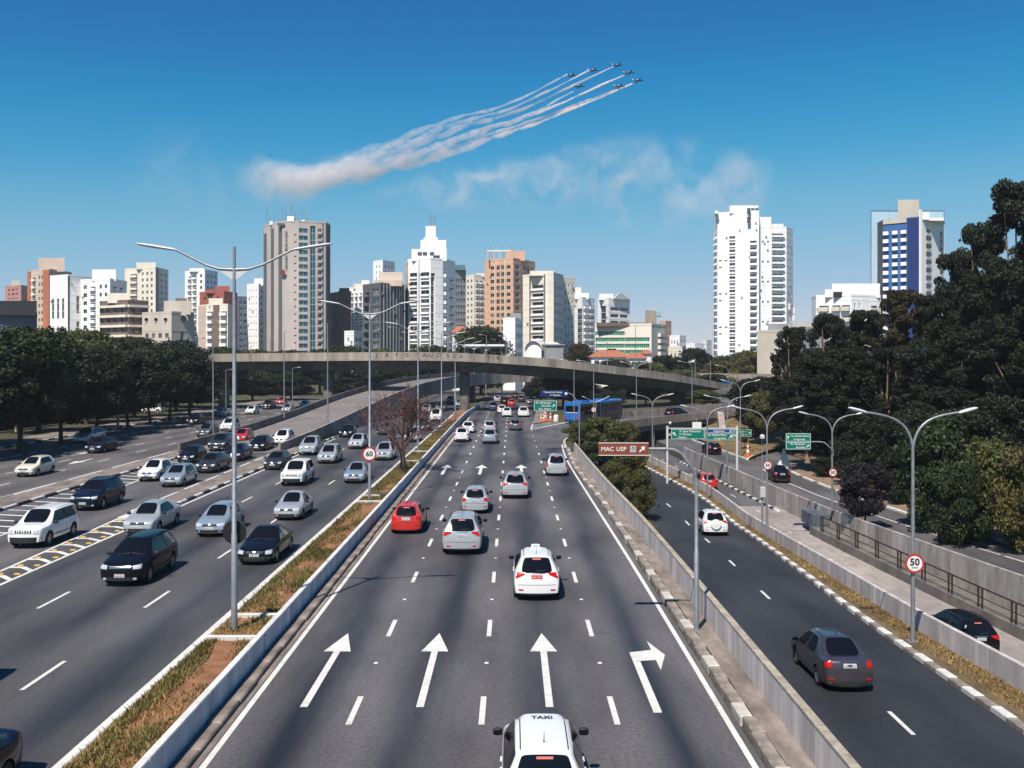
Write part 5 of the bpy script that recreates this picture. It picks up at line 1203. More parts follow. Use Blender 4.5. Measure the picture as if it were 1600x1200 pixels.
def panel(t, x0, x1, z0, z1_, m, lines, y=0.0, arrow=None, rim=True):
    """one sign panel: back board, white border, lettering lines (text, x, z, size)"""
    o = MB().box(x0, x1, y, y + 0.05, z0, z1_).build('panel', m, t)
    if rim:
        e = 0.03; wd = max(0.03, (z1_ - z0) * 0.035)
        for q in ((x0 + e, x1 - e, z0 + e, z0 + e + wd), (x0 + e, x1 - e, z1_ - e - wd, z1_ - e), (x0 + e, x0 + e + wd, z0 + e + wd, z1_ - e - wd), (x1 - e - wd, x1 - e, z0 + e + wd, z1_ - e - wd)): MB().quad((q[0], y - 0.004, q[2]), (q[1], y - 0.004, q[2]), (q[1], y - 0.004, q[3]), (q[0], y - 0.004, q[3])).build('border', M_swhite, o)
    for txt, x, z, s in lines: l = obj('lettering', text_mesh(txt, s, M_swhite, 0.001, s * 0.012), o, (x, y - 0.007, z)); l.rotation_euler = (R(90), 0, 0)
    if arrow: obj('arrow', arrow_mesh(arrow[2], arrow[3], M_swhite), o, (arrow[0], y - 0.007, arrow[1]))
    return o
# museum sign on its bent arm
d = 31.7; t_ = thing('museum_sign', 'brown MAC USP museum sign on a bent arm above the road', 'road sign', (6.09, d, 0.12))
MB().tube([(0, 0, 0), (0, 0, 2.6), (0, 0, 2.62), (0, 0, 4.9), (-0.08, 0, 5.3), (-0.5, 0, 5.85), (-0.75, 0, 5.98), (-1.1, 0, 6.0), (-1.9, 0, 6.0)], [0.085, 0.08, 0.065, 0.062, 0.06, 0.06, 0.058, 0.055, 0.05], 10).build('post', M_galv, t_, 50); MB().box(-0.17, 0.17, -0.17, 0.17, 0, 0.03).build('base_plate', M_galv, t_)
panel(t_, -3.24, -1.59, 5.78, 6.22, M_brown, [('MAC', -2.945, 5.995, 0.20), ('USP', -2.49, 5.995, 0.20)], -0.08, (-1.80, 6.0, 0.26, -PI / 4), False)
for z in (5.785, 6.19): MB().quad((-3.24, -0.085, z), (-1.59, -0.085, z), (-1.59, -0.085, z + 0.022), (-3.24, -0.085, z + 0.022)).build('border', M_swhite, t_)
o = MB().quad((-2.20, -0.085, 5.90), (-2.01, -0.085, 5.90), (-2.01, -0.085, 6.10), (-2.20, -0.085, 6.10)).build('museum_symbol', mat('symbol_grey', (0.52, 0.53, 0.56), 0.5), t_)
for q in ((-2.165, -2.15), (-2.125, -2.11), (-2.09, -2.075), (-2.055, -2.04)): MB().quad((q[0], -0.089, 5.93), (q[1], -0.089, 5.93), (q[1], -0.089, 6.02), (q[0], -0.089, 6.02)).build('symbol_column', mat('symbol_blue', (0.05, 0.08, 0.16), 0.5), o)
MB().quad((-2.175, -0.089, 6.03), (-2.03, -0.089, 6.03), (-2.10, -0.089, 6.085)).build('symbol_roof', MATS['symbol_blue'], o)
# exit gore sign
t_ = thing('direction_sign', 'green direction sign with three lines behind the orange cones', 'road sign', (5.2, 151, 0.12))
for x in (-0.5, 0.9): MB().tube([(x, 0.08, 0), (x, 0.08, 2.9)], 0.05, 6).build('post', M_galv, t_, 60)
panel(t_, -1.75, 1.85, 1.1, 2.75, M_green, [('Av. Ibirapuera', -0.25, 2.4, 0.42), ('Brooklin', 0.2, 1.93, 0.42), ('Sto. Amaro', 0.0, 1.45, 0.42)], 0, (1.35, 1.95, 0.6, -PI / 4))
# navy sign on an arm
t_ = thing('direction_sign', 'navy blue direction sign on an arm in the flyover shade', 'road sign', (6.7, 95.5, 0.1))
MB().tube([(0, 0, 0), (0, 0, 4.6), (-0.25, 0, 5.0), (-0.75, 0, 5.65), (-1.05, 0, 5.75), (-1.6, 0, 5.78)], [0.075, 0.06, 0.055, 0.055, 0.05, 0.05], 8).build('post', M_galv, t_, 50)
panel(t_, -3.95, -1.1, 5.35, 6.08, M_navy, [('Tribunal de Contas', -2.65, 5.86, 0.24), ('V. Mariana', -2.4, 5.56, 0.24)], -0.07, None, False); MB().quad((-1.45, -0.075, 5.62), (-1.2, -0.075, 5.62), (-1.2, -0.075, 5.84), (-1.45, -0.075, 5.84)).build('symbol', M_swhite, t_)
# gantry over the trench
t_ = thing('sign_gantry', 'steel gantry with green and blue direction signs over the underpass road', 'sign gantry', (16.0, 97, -3.2))
for x, zb_ in ((-0.3, 0.3), (6.75, 0.7)): MB().tube([(x, 0, zb_ - 0.4), (x, 0, 5.7)], 0.13, 8).build('post', mat('gantry_white', (0.55, 0.55, 0.54), 0.5), t_, 60)
for z in (4.75, 5.45): MB().tube([(-0.3, 0, z), (6.75, 0, z)], 0.06, 6).build('beam', MATS['gantry_white'], t_)
for k in range(7): MB().tube([(-0.3 + k, 0, 4.75), (0.7 + k, 0, 5.45)], 0.03, 5).build('brace', MATS['gantry_white'], t_)
panel(t_, 0.05, 3.45, 4.35, 5.40, M_green, [('R. Sena Madureira', 1.98, 5.16, 0.29), ('V. Mariana', 1.5, 4.86, 0.29), ('Centro', 1.2, 4.56, 0.29)], -0.1, (0.40, 4.9, 0.5, PI / 4))
panel(t_, 3.5, 6.35, 4.98, 5.40, M_sblue, [('Imigrantes', 4.9, 5.19, 0.27)], -0.1, (6.05, 5.19, 0.33, -PI / 4)); panel(t_, 3.5, 6.35, 4.25, 4.96, M_green, [('Av. Rubem Berta', 4.72, 4.78, 0.27), ('Congonhas', 5.0, 4.46, 0.27)], -0.1, (6.08, 4.62, 0.5, -PI / 4))
t2 = thing('lamp_globe', 'white globe lamp on top of the gantry post', 'lamp', (15.95, 96.85, 2.5)); bm = bmesh.new(); bmesh.ops.create_icosphere(bm, subdivisions=2, radius=0.16); bmesh.ops.translate(bm, verts=bm.verts, vec=(0, 0, 0.3)); me = bpy.data.meshes.new('globe'); bm.to_mesh(me); bm.free(); me.materials.append(M_lamp); shade(me, 180); obj('globe', me, t2); MB().tube([(0, 0, 0), (0, 0, 0.18)], 0.04, 6).build('stem', M_galv, t2)
t_ = thing('direction_sign', 'small green direction sign on two posts on the mound', 'road sign', (28.6, 119, Z3 + 0.2))
for x in (-0.7, 0.7): MB().tube([(x, 0.07, 0), (x, 0.07, 3.0)], 0.05, 6).build('post', M_galv, t_, 60)
panel(t_, -1.1, 1.1, 2.1, 3.0, M_green, [('Ibirapuera', -0.1, 2.72, 0.26), ('Moema', 0.1, 2.36, 0.26)], 0, (0.85, 2.55, 0.36, -PI / 4))
# green two part sign on the parapet post arm
t_ = thing('direction_sign', 'green two part direction sign held by an arm before dark trees', 'road sign', (22.85, 68.3, 1.2))
MB().tube([(0, 0, 1.1), (0, -0.02, 1.5), (-0.65, -0.05, 2.05), (-1.0, -0.05, 2.1), (-2.0, -0.05, 2.1)], 0.05, 8).build('arm', M_galv, t_, 50)
panel(t_, -3.42, -1.62, 2.10, 2.72, M_green, [('Av. Rubem Berta', -2.40, 2.52, 0.185), ('Congonhas', -2.45, 2.28, 0.185)], -0.12, (-3.24, 2.42, 0.28, 0)); panel(t_, -3.42, -1.62, 1.55, 2.09, M_green, [('Av. Ibirapuera', -2.55, 1.95, 0.185), ('Brooklin', -2.35, 1.71, 0.185)], -0.12, (-1.85, 1.80, 0.28, -PI / 4))
t_ = thing('direction_sign', 'small blue sign on a curved arm near the palm', 'road sign', (38.6, 166, 0.2)); MB().tube([(0, 0, 0), (0, 0, 4.2), (-0.3, 0, 4.9), (-1.0, 0, 5.2)], 0.05, 6).build('post', M_galv, t_, 60); MB().box(-2.4, -0.9, -0.1, -0.05, 5.0, 5.35).build('panel', M_sblue, t_)
t_ = thing('road_sign', 'pale square sign board beneath the low bridge edge', 'road sign', (20.4, 106, zt(106))); MB().tube([(0, 0, 0), (0, 0, 6.0)], 0.05, 6).build('post', M_galv, t_, 60); MB().box(-0.5, 0.5, -0.08, -0.04, 4.9, 5.55).build('panel', M_swhite, t_)
# traffic camera pole
t_ = thing('camera_pole', 'thin pole with traffic camera and grey control box', 'camera pole', (17.2, 66, z1(66) + 0.1)); MB().tube([(0, 0, 0), (0, 0, 6.6)], [0.07, 0.05], 8).build('pole', M_galv, t_, 60); MB().bbox(-0.18, 0.18, -0.2, 0.05, 2.6, 3.3, 0.03).build('control_box', mat('box_grey', (0.45, 0.45, 0.44), 0.5), t_); MB().bbox(-0.1, 0.1, -0.25, 0.1, 6.4, 6.6, 0.03).build('camera', M_black, t_); MB().bbox(-0.14, 0.14, -0.1, 0.1, 6.62, 6.9, 0.08).build('camera_dome', M_lamp, t_)
# warning triangle cloth and cones
cone_me = None
def cone(label, x, d, z=0.14, s=1.0):
    t = thing('traffic_cone', label, 'traffic cone', (x, d, z), random.uniform(-0.3, 0.3), 'orange and white cones on the exit gore'); t.scale = (s, s, s); n = 12
    Or = mat('cone_orange', (0.68, 0.13, 0.03), 0.6); Wh = M_swhite
    MB().bbox(-0.24, 0.24, -0.24, 0.24, 0, 0.05, 0.02).build('base', Or, t)
    zs = [(0.05, 0.19, Or), (0.38, 0.145, Wh), (0.62, 0.11, Or), (0.82, 0.085, Wh), (1.0, 0.06, Or), (1.25, 0.035, None)]
    for (a, ra, m), (b_, rb, _) in zip(zs, zs[1:]):
        MB().tube([(0, 0, a), (0, 0, b_)], [ra, rb], n).build('cone_band', m, t, 60)
for x, d, s, l in ((4.35, 143.5, 1.0, 'stout orange cone next to the gore paint'), (5.0, 144.5, 1.3, 'tallest orange and white cone under the green sign'), (5.75, 143.2, 1.2, 'orange and white cone beside the white drum'), (4.7, 142.2, 1.05, 'orange cone at the front of the gore group')): cone(l, x, d, 0.14, s)
t_ = thing('traffic_drum', 'white plastic traffic drum next to the orange cones', 'traffic drum', (6.6, 143.5, 0.01)); MB().tube([(0, 0, 0), (0, 0, 0.1), (0, 0, 0.9), (0, 0, 1.05)], [0.42, 0.45, 0.38, 0.2], 14).build('drum', M_swhite, t_, 40)
for x, d in ((28.4, 115.6),): cone('orange and white cone at the tip of the grass mound', x, d, Z3 + 0.15, 1.4)
t_ = thing('works_sign', 'white cloth wrapped works sign on the wooded bend', 'works sign', (29.3, 103.5, Z3 + 0.13)); b = MB(); b.v = [(-0.75, -0.3, 0), (0.75, -0.3, 0), (0.75, 0.3, 0), (-0.75, 0.3, 0), (-0.35, -0.1, 1.3), (0.35, -0.1, 1.3), (0.3, 0.1, 1.35), (-0.3, 0.1, 1.35), (0.0, 0, 2.2)]; b.f = [(0, 1, 5, 4), (1, 2, 6, 5), (2, 3, 7, 6), (3, 0, 4, 7), (4, 5, 8), (5, 6, 8), (6, 7, 8), (7, 4, 8)]; b.m = [0] * 8; b.build('cloth', M_swhite, t_)
# fence on the wooded bank
M_fence = mat('green_fence_paint', (0.05, 0.10, 0.10), 0.6)
t_ = thing('bar_fence', 'green steel bar fence climbing the bank below the trees', 'fence', (33.6, 73, Z3 + 0.3)); fo2 = Vector(t_.location)
for k in range(44):
    y = 66 + k * 0.42; x = lerp([(60, 36.5), (66, 34.2), (76, 33.2), (85, 33.6)], y) + 0.2; zz = Z3 + 0.2
    obj('bar', stone_me.setdefault('fbar', MB().box(-0.025, 0.025, -0.025, 0.025, 0.5, 2.4).mesh('bar', M_fence)), t_, Vector((x, y, zz)) - fo2)
    if k % 6 == 0: obj('post', stone_me.setdefault('fpost', MB().box(-0.05, 0.05, -0.05, 0.05, 0, 2.6).mesh('post', M_fence)), t_, Vector((x, y, zz)) - fo2)
for h in (0.7, 2.2): MB().tube([Vector((lerp([(60, 36.5), (66, 34.2), (76, 33.2), (85, 33.6)], y) + 0.2, y, Z3 + 0.2 + h)) - fo2 for y in drange(66, 84, 2)], 0.03, 5).build('rail', M_fence, t_)
o = MB().sweep([(lerp([(60, 36.5), (66, 34.2), (76, 33.2), (85, 33.6)], y) + 0.2, y, Z3) for y in drange(50, 84, 2)], [(-0.15, -0.2), (0.15, -0.2), (0.15, 0.72), (-0.15, 0.72)]).build('fence_footing_wall', M_dark_c); fixn(o.data); tag(o, 'low dark concrete footing wall under the bar fence', 'wall')
# boundary wall behind the left trees
p = thing('boundary_wall', 'dark painted boundary wall behind the row of trees', 'wall', (-66, 60, 0)); M_bw = mat('dark_boundary_wall', (0.035, 0.04, 0.055), 0.8, var=0.2, vscale=0.8, stain=0.4, sscale=0.2)
for k in range(30): MB().box(-0.15, 0.15, k * 4.0 + 0.01, k * 4.0 + 3.99, 0, 3.4).build('wall_section', M_bw, p)
# ---------------------------------------------------------------- the skyline
def wallmat(name, col, stain=0.22): return mat('facade_' + name, col, 0.85, var=0.06, vscale=0.3, stain=stain, sscale=0.08, stretch=(1, 1, 0.35))
W_white = wallmat('white', (0.86, 0.85, 0.84), 0.1); W_cream = wallmat('cream', (0.78, 0.71, 0.60), 0.12); W_beige = wallmat('beige', (0.58, 0.51, 0.43)); W_peach = wallmat('peach', (0.70, 0.43, 0.29)); W_tan = wallmat('tan', (0.64, 0.50, 0.40)); W_orange = wallmat('orange', (0.46, 0.15, 0.075)); W_redb = wallmat('brick_red', (0.36, 0.10, 0.075))
W_hotel = wallmat('hotel_stone', (0.50, 0.435, 0.395)); W_grey = wallmat('grey', (0.30, 0.30, 0.31)); W_dgrey = wallmat('dark_grey', (0.11, 0.115, 0.125)); W_brown = wallmat('brown', (0.17, 0.12, 0.10)); W_teal = wallmat('teal', (0.10, 0.20, 0.21)); W_navy = wallmat('navy_tile', (0.010, 0.028, 0.15)); W_blue = wallmat('blue_tile', (0.045, 0.14, 0.38)); W_slate = wallmat('slate_blue', (0.12, 0.16, 0.22)); W_pink = wallmat('pink', (0.50, 0.22, 0.19)); W_blackf = wallmat('black', (0.02, 0.022, 0.028))
GLS = [mat('window_glass_dark', (0.02, 0.025, 0.032), 0.08, spec=0.6), mat('window_glass_blue', (0.035, 0.06, 0.085), 0.08, spec=0.6), mat('window_curtain', (0.16, 0.16, 0.165), 0.4), mat('window_glass_black', (0.01, 0.012, 0.016), 0.1, spec=0.5)]
G_teal = [mat('teal_glazing', (0.012, 0.085, 0.125), 0.1, spec=0.6), mat('teal_glazing_pale', (0.03, 0.12, 0.16), 0.15, spec=0.6)]; G_green = [mat('green_glazing', (0.004, 0.19, 0.11), 0.2, spec=0.4), mat('green_glazing_pale', (0.01, 0.24, 0.15), 0.2, spec=0.4)]; G_blue = [mat('blue_glazing', (0.02, 0.035, 0.075), 0.08, spec=0.7)]
G_black = [GLS[3]]; G_std = [GLS[0], GLS[0], GLS[1], GLS[2], GLS[3]]
pane_c = {}
def pane(w_, h_, m):
    k = ('p', round(w_, 2), round(h_, 2), m.name)
    if k not in pane_c:
        b = MB(); f = 0.07; b.quad((-w_ / 2, 0, 0), (w_ / 2, 0, 0), (w_ / 2, 0, h_), (-w_ / 2, 0, h_))
        for x0, x1, z0, z1_ in ((-w_ / 2, w_ / 2, 0, f), (-w_ / 2, w_ / 2, h_ - f, h_), (-f / 2, f / 2, f, h_ - f)): b.quad((x0, -0.04, z0), (x1, -0.04, z0), (x1, -0.04, z1_), (x0, -0.04, z1_), mi=1)
        pane_c[k] = b.mesh('window', [m, M_swhite])
    return pane_c[k]
def balc(w_, h_, dp, m):
    k = ('b', round(w_, 2), round(h_, 2), dp, m.name)
    if k not in pane_c:
        b = MB(); b.box(-w_ / 2, w_ / 2, -dp, 0, -0.15, 0); b.box(-w_ / 2, w_ / 2, -dp, -dp + 0.12, 0, h_); b.box(-w_ / 2, -w_ / 2 + 0.12, -dp + 0.12, 0, 0, h_); b.box(w_ / 2 - 0.12, w_ / 2, -dp + 0.12, 0, 0, h_); pane_c[k] = b.mesh('balcony', m)
    return pane_c[k]
def cols(u0, u1, n, fill=0.55, kind='w', **k):
    st = (u1 - u0) / n; return [(u0 + st * (i + 0.5 - fill / 2), u0 + st * (i + 0.5 + fill / 2), kind, k) for i in range(n)]
def bld(name, label, poly, ytop, m, faces=(), fh=3.0, top=1.2, depth=16, zlow=4.0, cat='building', group='buildings of the skyline', roof=(), par=0.9, rm=None, lines=True):
    """poly: [(px, distance)...] from left to right in the photo; faces: for every face a list of strips (u0,u1,kind,options)"""
    P = [Vector(((px - 800) * d / F0, d)) for px, d in poly]; dref = min(p.y for p in P); Z = CAMZ - (ytop - HOR) * dref / F0; z0 = -0.1
    o0 = P[0]; t = thing(name, label, cat, (o0.x, o0.y, z0), 0, group); H = Z - z0
    Q = [p - o0 for p in P]; back = [P[-1] * (1 + depth / P[-1].y) - o0, P[0] * (1 + depth / P[0].y) - o0]
    outline = [(q.x, q.y) for q in Q] + [(b_.x, b_.y) for b_ in back]
    wb = MB(); windows = 0
    def wallq(a, b_, za, zb): wb.quad((a.x, a.y, za), (b_.x, b_.y, za), (b_.x, b_.y, zb), (a.x, a.y, zb))
    for i in range(len(Q) - 1):
        A, B = Q[i], Q[i + 1]; L = (B - A).length; tx = (B - A) / L; inn = Vector((-tx.y, tx.x)); ang = math.atan2(tx.y, tx.x)
        items = sorted(faces[i], key=lambda q: q[0]) if i < len(faces) and faces[i] else []
        cuts = [q for q in items if q[2] in ('w', 'b', 'g')]; u = 0.0
        pt = lambda uu, dp=0.0: A + tx * (uu * L) + inn * dp
        for (u0, u1, kind, k) in cuts:
            if u0 > u + 1e-4: wallq(pt(u), pt(u0), 0, H)
            dp = k.get('dp', 0.9 if kind == 'b' else 0.28); f_h = k.get('fh', fh); hh = k.get('h', f_h * 0.5); sill = k.get('sill', (f_h - hh) * 0.5 if kind != 'b' else 0.15); mt = k.get('mt', top); gl = k.get('glass', G_std); zb_ = k.get('zlow', zlow); zhi = H - mt; zz = H; n = int((zhi - zb_) // f_h); rowsel = k.get('rows'); wdt = (u1 - u0) * L; cx = pt((u0 + u1) / 2, dp - 0.02)
            for r in range(n):
                ft = zhi - r * f_h; w1 = ft - (f_h - hh - sill); w0 = w1 - hh
                if rowsel and not rowsel(r): continue
                if kind == 'g': w1 = ft; w0 = ft - f_h + k.get('gap', 0.0)
                if zz > w1 + 1e-3: wallq(pt(u0), pt(u1), w1, zz)
                for (ua, ub) in ((u0, u0), (u1, u1)):
                    a_, b2 = pt(ua), pt(ua, dp); wb.quad((a_.x, a_.y, w0), (b2.x, b2.y, w0), (b2.x, b2.y, w1), (a_.x, a_.y, w1)) if ua == u1 else wb.quad((b2.x, b2.y, w0), (a_.x, a_.y, w0), (a_.x, a_.y, w1), (b2.x, b2.y, w1))
                if kind != 'g' or k.get('gap'):
                    for zq in (w0, w1):
                        q = [pt(u0), pt(u1), pt(u1, dp), pt(u0, dp)]; wb.quad(*[(v.x, v.y, zq) for v in (q if zq == w0 else q[::-1])])
                windows += 1
                o = obj('window', pane(wdt, w1 - w0, random.choice(gl)), t, (cx.x, cx.y, w0)); o.rotation_euler[2] = ang
                if kind == 'b' or k.get('bal'):
                    c2 = pt((u0 + u1) / 2, k.get('boff', 0.02)); o = obj('balcony', balc(wdt * k.get('bw', 1.06), k.get('bh', 1.0), k.get('bd', 0.9), k.get('bm', m)), t, (c2.x, c2.y, w0 - 0.02)); o.rotation_euler[2] = ang
                zz = w0
            wallq(pt(u0), pt(u1), 0, zz) if zz > 0 else None
            u = u1
        if u < 1 - 1e-4: wallq(pt(u), pt(1.0), 0, H)
        if items and dref < 460 and lines:           # thin floor lines and scattered air conditioners
            nf = int((H - top - zlow) // fh)
            for r in range(nf):
                z_ = H - top - r * fh; a_, b2, c_, d_ = pt(0.0, -0.05), pt(1.0, -0.05), pt(1.0, 0.0), pt(0.0, 0.0); MB().prism([(v.x, v.y) for v in (a_, b2, c_, d_)], z_ - 0.10, z_ + 0.06).build('floor_line', m, t)
                if random.random() < 0.35: q = pt(random.uniform(0.05, 0.95)); o = obj('air_conditioner', pane_c.setdefault('ac', MB().box(-0.35, 0.35, -0.45, 0.0, 0, 0.5).mesh('air_conditioner', W_grey)), t, (q.x, q.y, z_ - fh * 0.8)); o.rotation_euler[2] = ang
        for (u0, u1, kind, k) in items:
            if kind == 's':           # proud strip
                za, zb_ = k.get('z0', 0.0), H - k.get('mt', 0.0) + k.get('up', 0.0); pr = k.get('pr', 0.12)
                a_, b2, c_, d_ = pt(u0, -pr), pt(u1, -pr), pt(u1, 0.0), pt(u0, 0.0); MB().prism([(v.x, v.y) for v in (a_, b2, c_, d_)], za, zb_).build('facade_strip', k['m'], t)
            if kind == 'h':           # horizontal ledges on every floor
                n = int((H - k.get('mt', top) - zlow) // k.get('fh', fh)); pr = k.get('pr', 0.25)
                for r in range(n + 1):
                    z_ = H - k.get('mt', top) - r * k.get('fh', fh); a_, b2, c_, d_ = pt(u0, -pr), pt(u1, -pr), pt(u1, 0.0), pt(u0, 0.0); MB().prism([(v.x, v.y) for v in (a_, b2, c_, d_)], z_ - k.get('th', 0.35), z_).build('ledge', k.get('m', m), t)
            if kind == 'box':         # projecting box part
                pr = k.get('pr', 1.0); a_, b2, c_, d_ = pt(u0, -pr), pt(u1, -pr), pt(u1, 0.0), pt(u0, 0.0); MB().prism([(v.x, v.y) for v in (a_, b2, c_, d_)], H - k['z1'], H - k['z0']).build('projection', k.get('m', m), t)
    n = len(outline)
    for j in range(len(Q) - 1, n): a_, b2 = Vector(outline[j]), Vector(outline[(j + 1) % n]); wallq(a_, b2, 0, H)
    wb.build('wall', m, t)
    cx = sum(p[0] for p in outline) / n; cy_ = sum(p[1] for p in outline) / n
    MB().prism([(cx + (x - cx) * 0.97, cy_ + (y - cy_) * 0.97) for x, y in outline], H - 0.6, H - 0.3).build('roof', rm or W_grey, t)
    if par:
        for j in range(n):
            a_, b2 = Vector(outline[j]), Vector(outline[(j + 1) % n]); c_ = Vector((cx, cy_)); i1, i2 = a_.lerp(c_, 0.03), b2.lerp(c_, 0.03)
            o1, o2 = a_.lerp(c_, -0.006), b2.lerp(c_, -0.006); MB().prism([(o1.x, o1.y), (o2.x, o2.y), (i2.x, i2.y), (i1.x, i1.y)], H - 0.28, H + par * 0.4).build('roof_parapet', m, t)
    for (pa, pb, yt, bk, dp, rmat) in roof:       # roof blocks given by their extent in the photo
        d = dref + bk; xa, xb = (pa - 800) * d / F0 - o0.x, (pb - 800) * d / F0 - o0.x; zt_ = CAMZ - (yt - HOR) * d / F0 - z0
        k_ = (d + dp) / d; xc, xd = (xa + o0.x) * k_ - o0.x, (xb + o0.x) * k_ - o0.x; MB().prism([(xa, d - o0.y), (xb, d - o0.y), (xd, d - o0.y + dp), (xc, d - o0.y + dp)], H - 0.5, zt_).build('roof_block', rmat or m, t)
    return t, H, dref
def mast(t, px, y0, y1_, d, r=0.08, m=None, name='antenna'):
    p = at(px, y1_, d); q = at(px, y0, d); o = t.location; MB().tube([(p.x - o.x, d - o.y, p.z - o.z - 0.4), (q.x - o.x, d - o.y, q.z - o.z)], r, 5).build(name, m or M_galv, t)
# far left
bld('office_block', 'dark topped blue grey office block at the edge beyond trees', [(-60, 246), (58, 250)], 489, W_slate, [cols(0.1, 0.95, 7, 0.75, 'w', fh=4.0, h=1.3, mt=1.8)], 4.0, zlow=2, roof=[(-60, 57.5, 470, 0.5, 14, W_blackf)])
bld('apartment_building', 'small pink and white apartment tower behind the dark office block', [(8, 700), (33, 690), (45, 700)], 446, W_pink, [cols(0.15, 0.85, 3, 0.6), cols(0.1, 0.9, 2, 0.5)], 3.2, roof=[(18, 30, 438, 5, 8, W_beige)])
bld('apartment_building', 'tan apartment tower with two orange vertical bands', [(44, 425), (78, 415), (112, 432)], 421, W_tan, [[(0.0, 0.13, 's', dict(m=W_orange, pr=0.4)), (0.72, 1.0, 's', dict(m=W_orange, pr=0.4, z0=0))] + cols(0.16, 0.40, 1, 0.62, 'b', bm=W_cream, bh=0.9) + cols(0.45, 0.70, 2, 0.55), cols(0.55, 0.95, 2, 0.3, rows=lambda r: r < 2)], 3.1, 1.5, roof=[(60, 101, 403, 5, 9, W_tan)])
bld('office_building', 'white office building with tall black window slits', [(78, 384), (106, 378), (150, 388)], 430, W_white, [cols(0.08, 0.92, 3, 0.36, 'g', glass=G_black, mt=8.0, fh=12, zlow=9) if False else [(0.12, 0.24, 'g', dict(glass=G_black, mt=9, fh=11.0, gap=3.0)), (0.40, 0.52, 'g', dict(glass=G_black, mt=9, fh=11.0, gap=3.0)), (0.68, 0.80, 'g', dict(glass=G_black, mt=9, fh=11.0, gap=3.0))], [(0.0, 0.06, 's', dict(m=W_blackf, pr=0.06)), (0.30, 0.40, 'g', dict(glass=G_black, mt=8, fh=10, gap=3.2))] + cols(0.55, 0.95, 2, 0.4, mt=5)], 3.2)
bld('apartment_building', 'white apartment slab with rooftop box and balcony column', [(126, 372), (172, 366), (198, 380)], 436, W_white, [cols(0.04, 0.28, 1, 0.5) + cols(0.30, 0.55, 1, 0.7, 'b', bm=W_white) + cols(0.6, 0.95, 2, 0.45), cols(0.1, 0.9, 2, 0.5, 'b', bm=W_white)], 3.1, roof=[(144, 181, 421, 3, 9, W_white), (150, 176, 431, 12, 4, W_grey)])
bld('apartment_building', 'cream apartment tower with a step down side wing', [(195, 480), (243, 470), (263, 486)], 418, W_cream, [cols(0.16, 0.44, 1, 0.8, 'b', bm=W_cream, bh=0.85) + cols(0.52, 0.95, 3, 0.4), [(0.0, 0.25, 's', dict(m=W_grey, pr=0.05))] + cols(0.3, 0.95, 2, 0.35)], 3.05, roof=[(213, 243, 410, 4, 8, W_cream)])
bld('apartment_building', 'mid rise brown block with bold white balcony slabs', [(156, 306), (200, 298), (232, 303)], 470, W_brown, [cols(0.03, 0.97, 4, 0.7, 'w', h=1.5) + [(0, 1, 'h', dict(m=W_cream, pr=1.0, th=0.75, fh=3.1))], cols(0.05, 0.95, 3, 0.6, h=1.4) + [(0, 1, 'h', dict(m=W_cream, pr=0.8, th=0.7, fh=3.1))]], 3.1, roof=[(168, 200, 458, 3, 9, W_cream)])
t_, H_, d_ = bld('office_building', 'beige building with round arched top windows', [(222, 292), (268, 284), (303, 291)], 488, W_beige, [cols(0.06, 0.96, 4, 0.5, mt=5.4, h=1.5), [(0.40, 0.55, 'g', dict(glass=G_black, mt=5.6, fh=7.5, zlow=2))]], 2.9, 5.4, roof=[(256, 298, 470, 3, 9, W_beige), (274, 292, 466, 12, 3, W_brown)])
def arch(t, px, y, d, r, m, dz=0):
    p = at(px, y, d); o = t.location; b = MB(); n = 10; b.v = [(p.x - o.x + r * math.cos(PI * k / n), d - o.y, p.z - o.z + r * 1.25 * math.sin(PI * k / n)) for k in range(n + 1)]; b.f = [tuple(range(n + 1))]; b.m = [0]; w_ = b.build('arched_window', m, t); MB().tube(b.v, 0.12, 5).build('arch_rim', W_cream, w_)
for px, dd in ((229, 290.3), (244, 287.7), (259, 285.1)): arch(t_, px, 501, dd, 0.8, GLS[3])
arch(t_, 286, 501, 286.9, 1.4, GLS[3])
bld('apartment_building', 'white apartment tower with dark window columns', [(289, 510), (320, 500), (340, 512)], 422, W_white, [cols(0.12, 0.62, 2, 0.75, 'b', bm=W_white, bh=0.8) + cols(0.68, 0.95, 1, 0.4), cols(0.1, 0.95, 3, 0.42)], 3.1, roof=[(296, 318, 419, 3, 8, W_white)])
bld('apartment_building', 'brick red apartment building with stepped roof', [(312, 430), (350, 424), (371, 434)], 456, W_redb, [cols(0.1, 0.9, 3, 0.4), cols(0.2, 0.9, 2, 0.5, glass=G_blue)], 3.1, roof=[(322, 335, 452, 2, 8, W_redb), (336, 359, 447, 5, 8, W_redb)])
bld('apartment_building', 'white and brown striped balcony block before the red one', [(310, 372), (322, 366), (356, 362), (364, 372)], 476, W_cream, [[(0, 1, 's', dict(m=W_tan, pr=0.05))], [(0.35, 0.62, 's', dict(m=W_brown, pr=0.3))] + cols(0.05, 0.33, 1, 0.9, 'b', bm=W_white, bh=1.0) + cols(0.65, 0.98, 1, 0.85, 'b', bm=W_white)], 2.9, roof=[(326, 348, 466, 3, 8, W_cream)])
bld('apartment_building', 'narrow slate blue building behind the lamp post', [(371, 470), (388, 472)], 464, W_slate, [cols(0.1, 0.9, 2, 0.55)], 3.1)
bld('apartment_building', 'plain white tower directly beside the hotel', [(386, 440), (404, 436), (413, 444)], 444, W_white, [cols(0.1, 0.9, 4, 0.28, h=1.0), cols(0.2, 0.8, 1, 0.4)], 3.0, roof=[(397, 411, 435, 3, 7, W_white)])
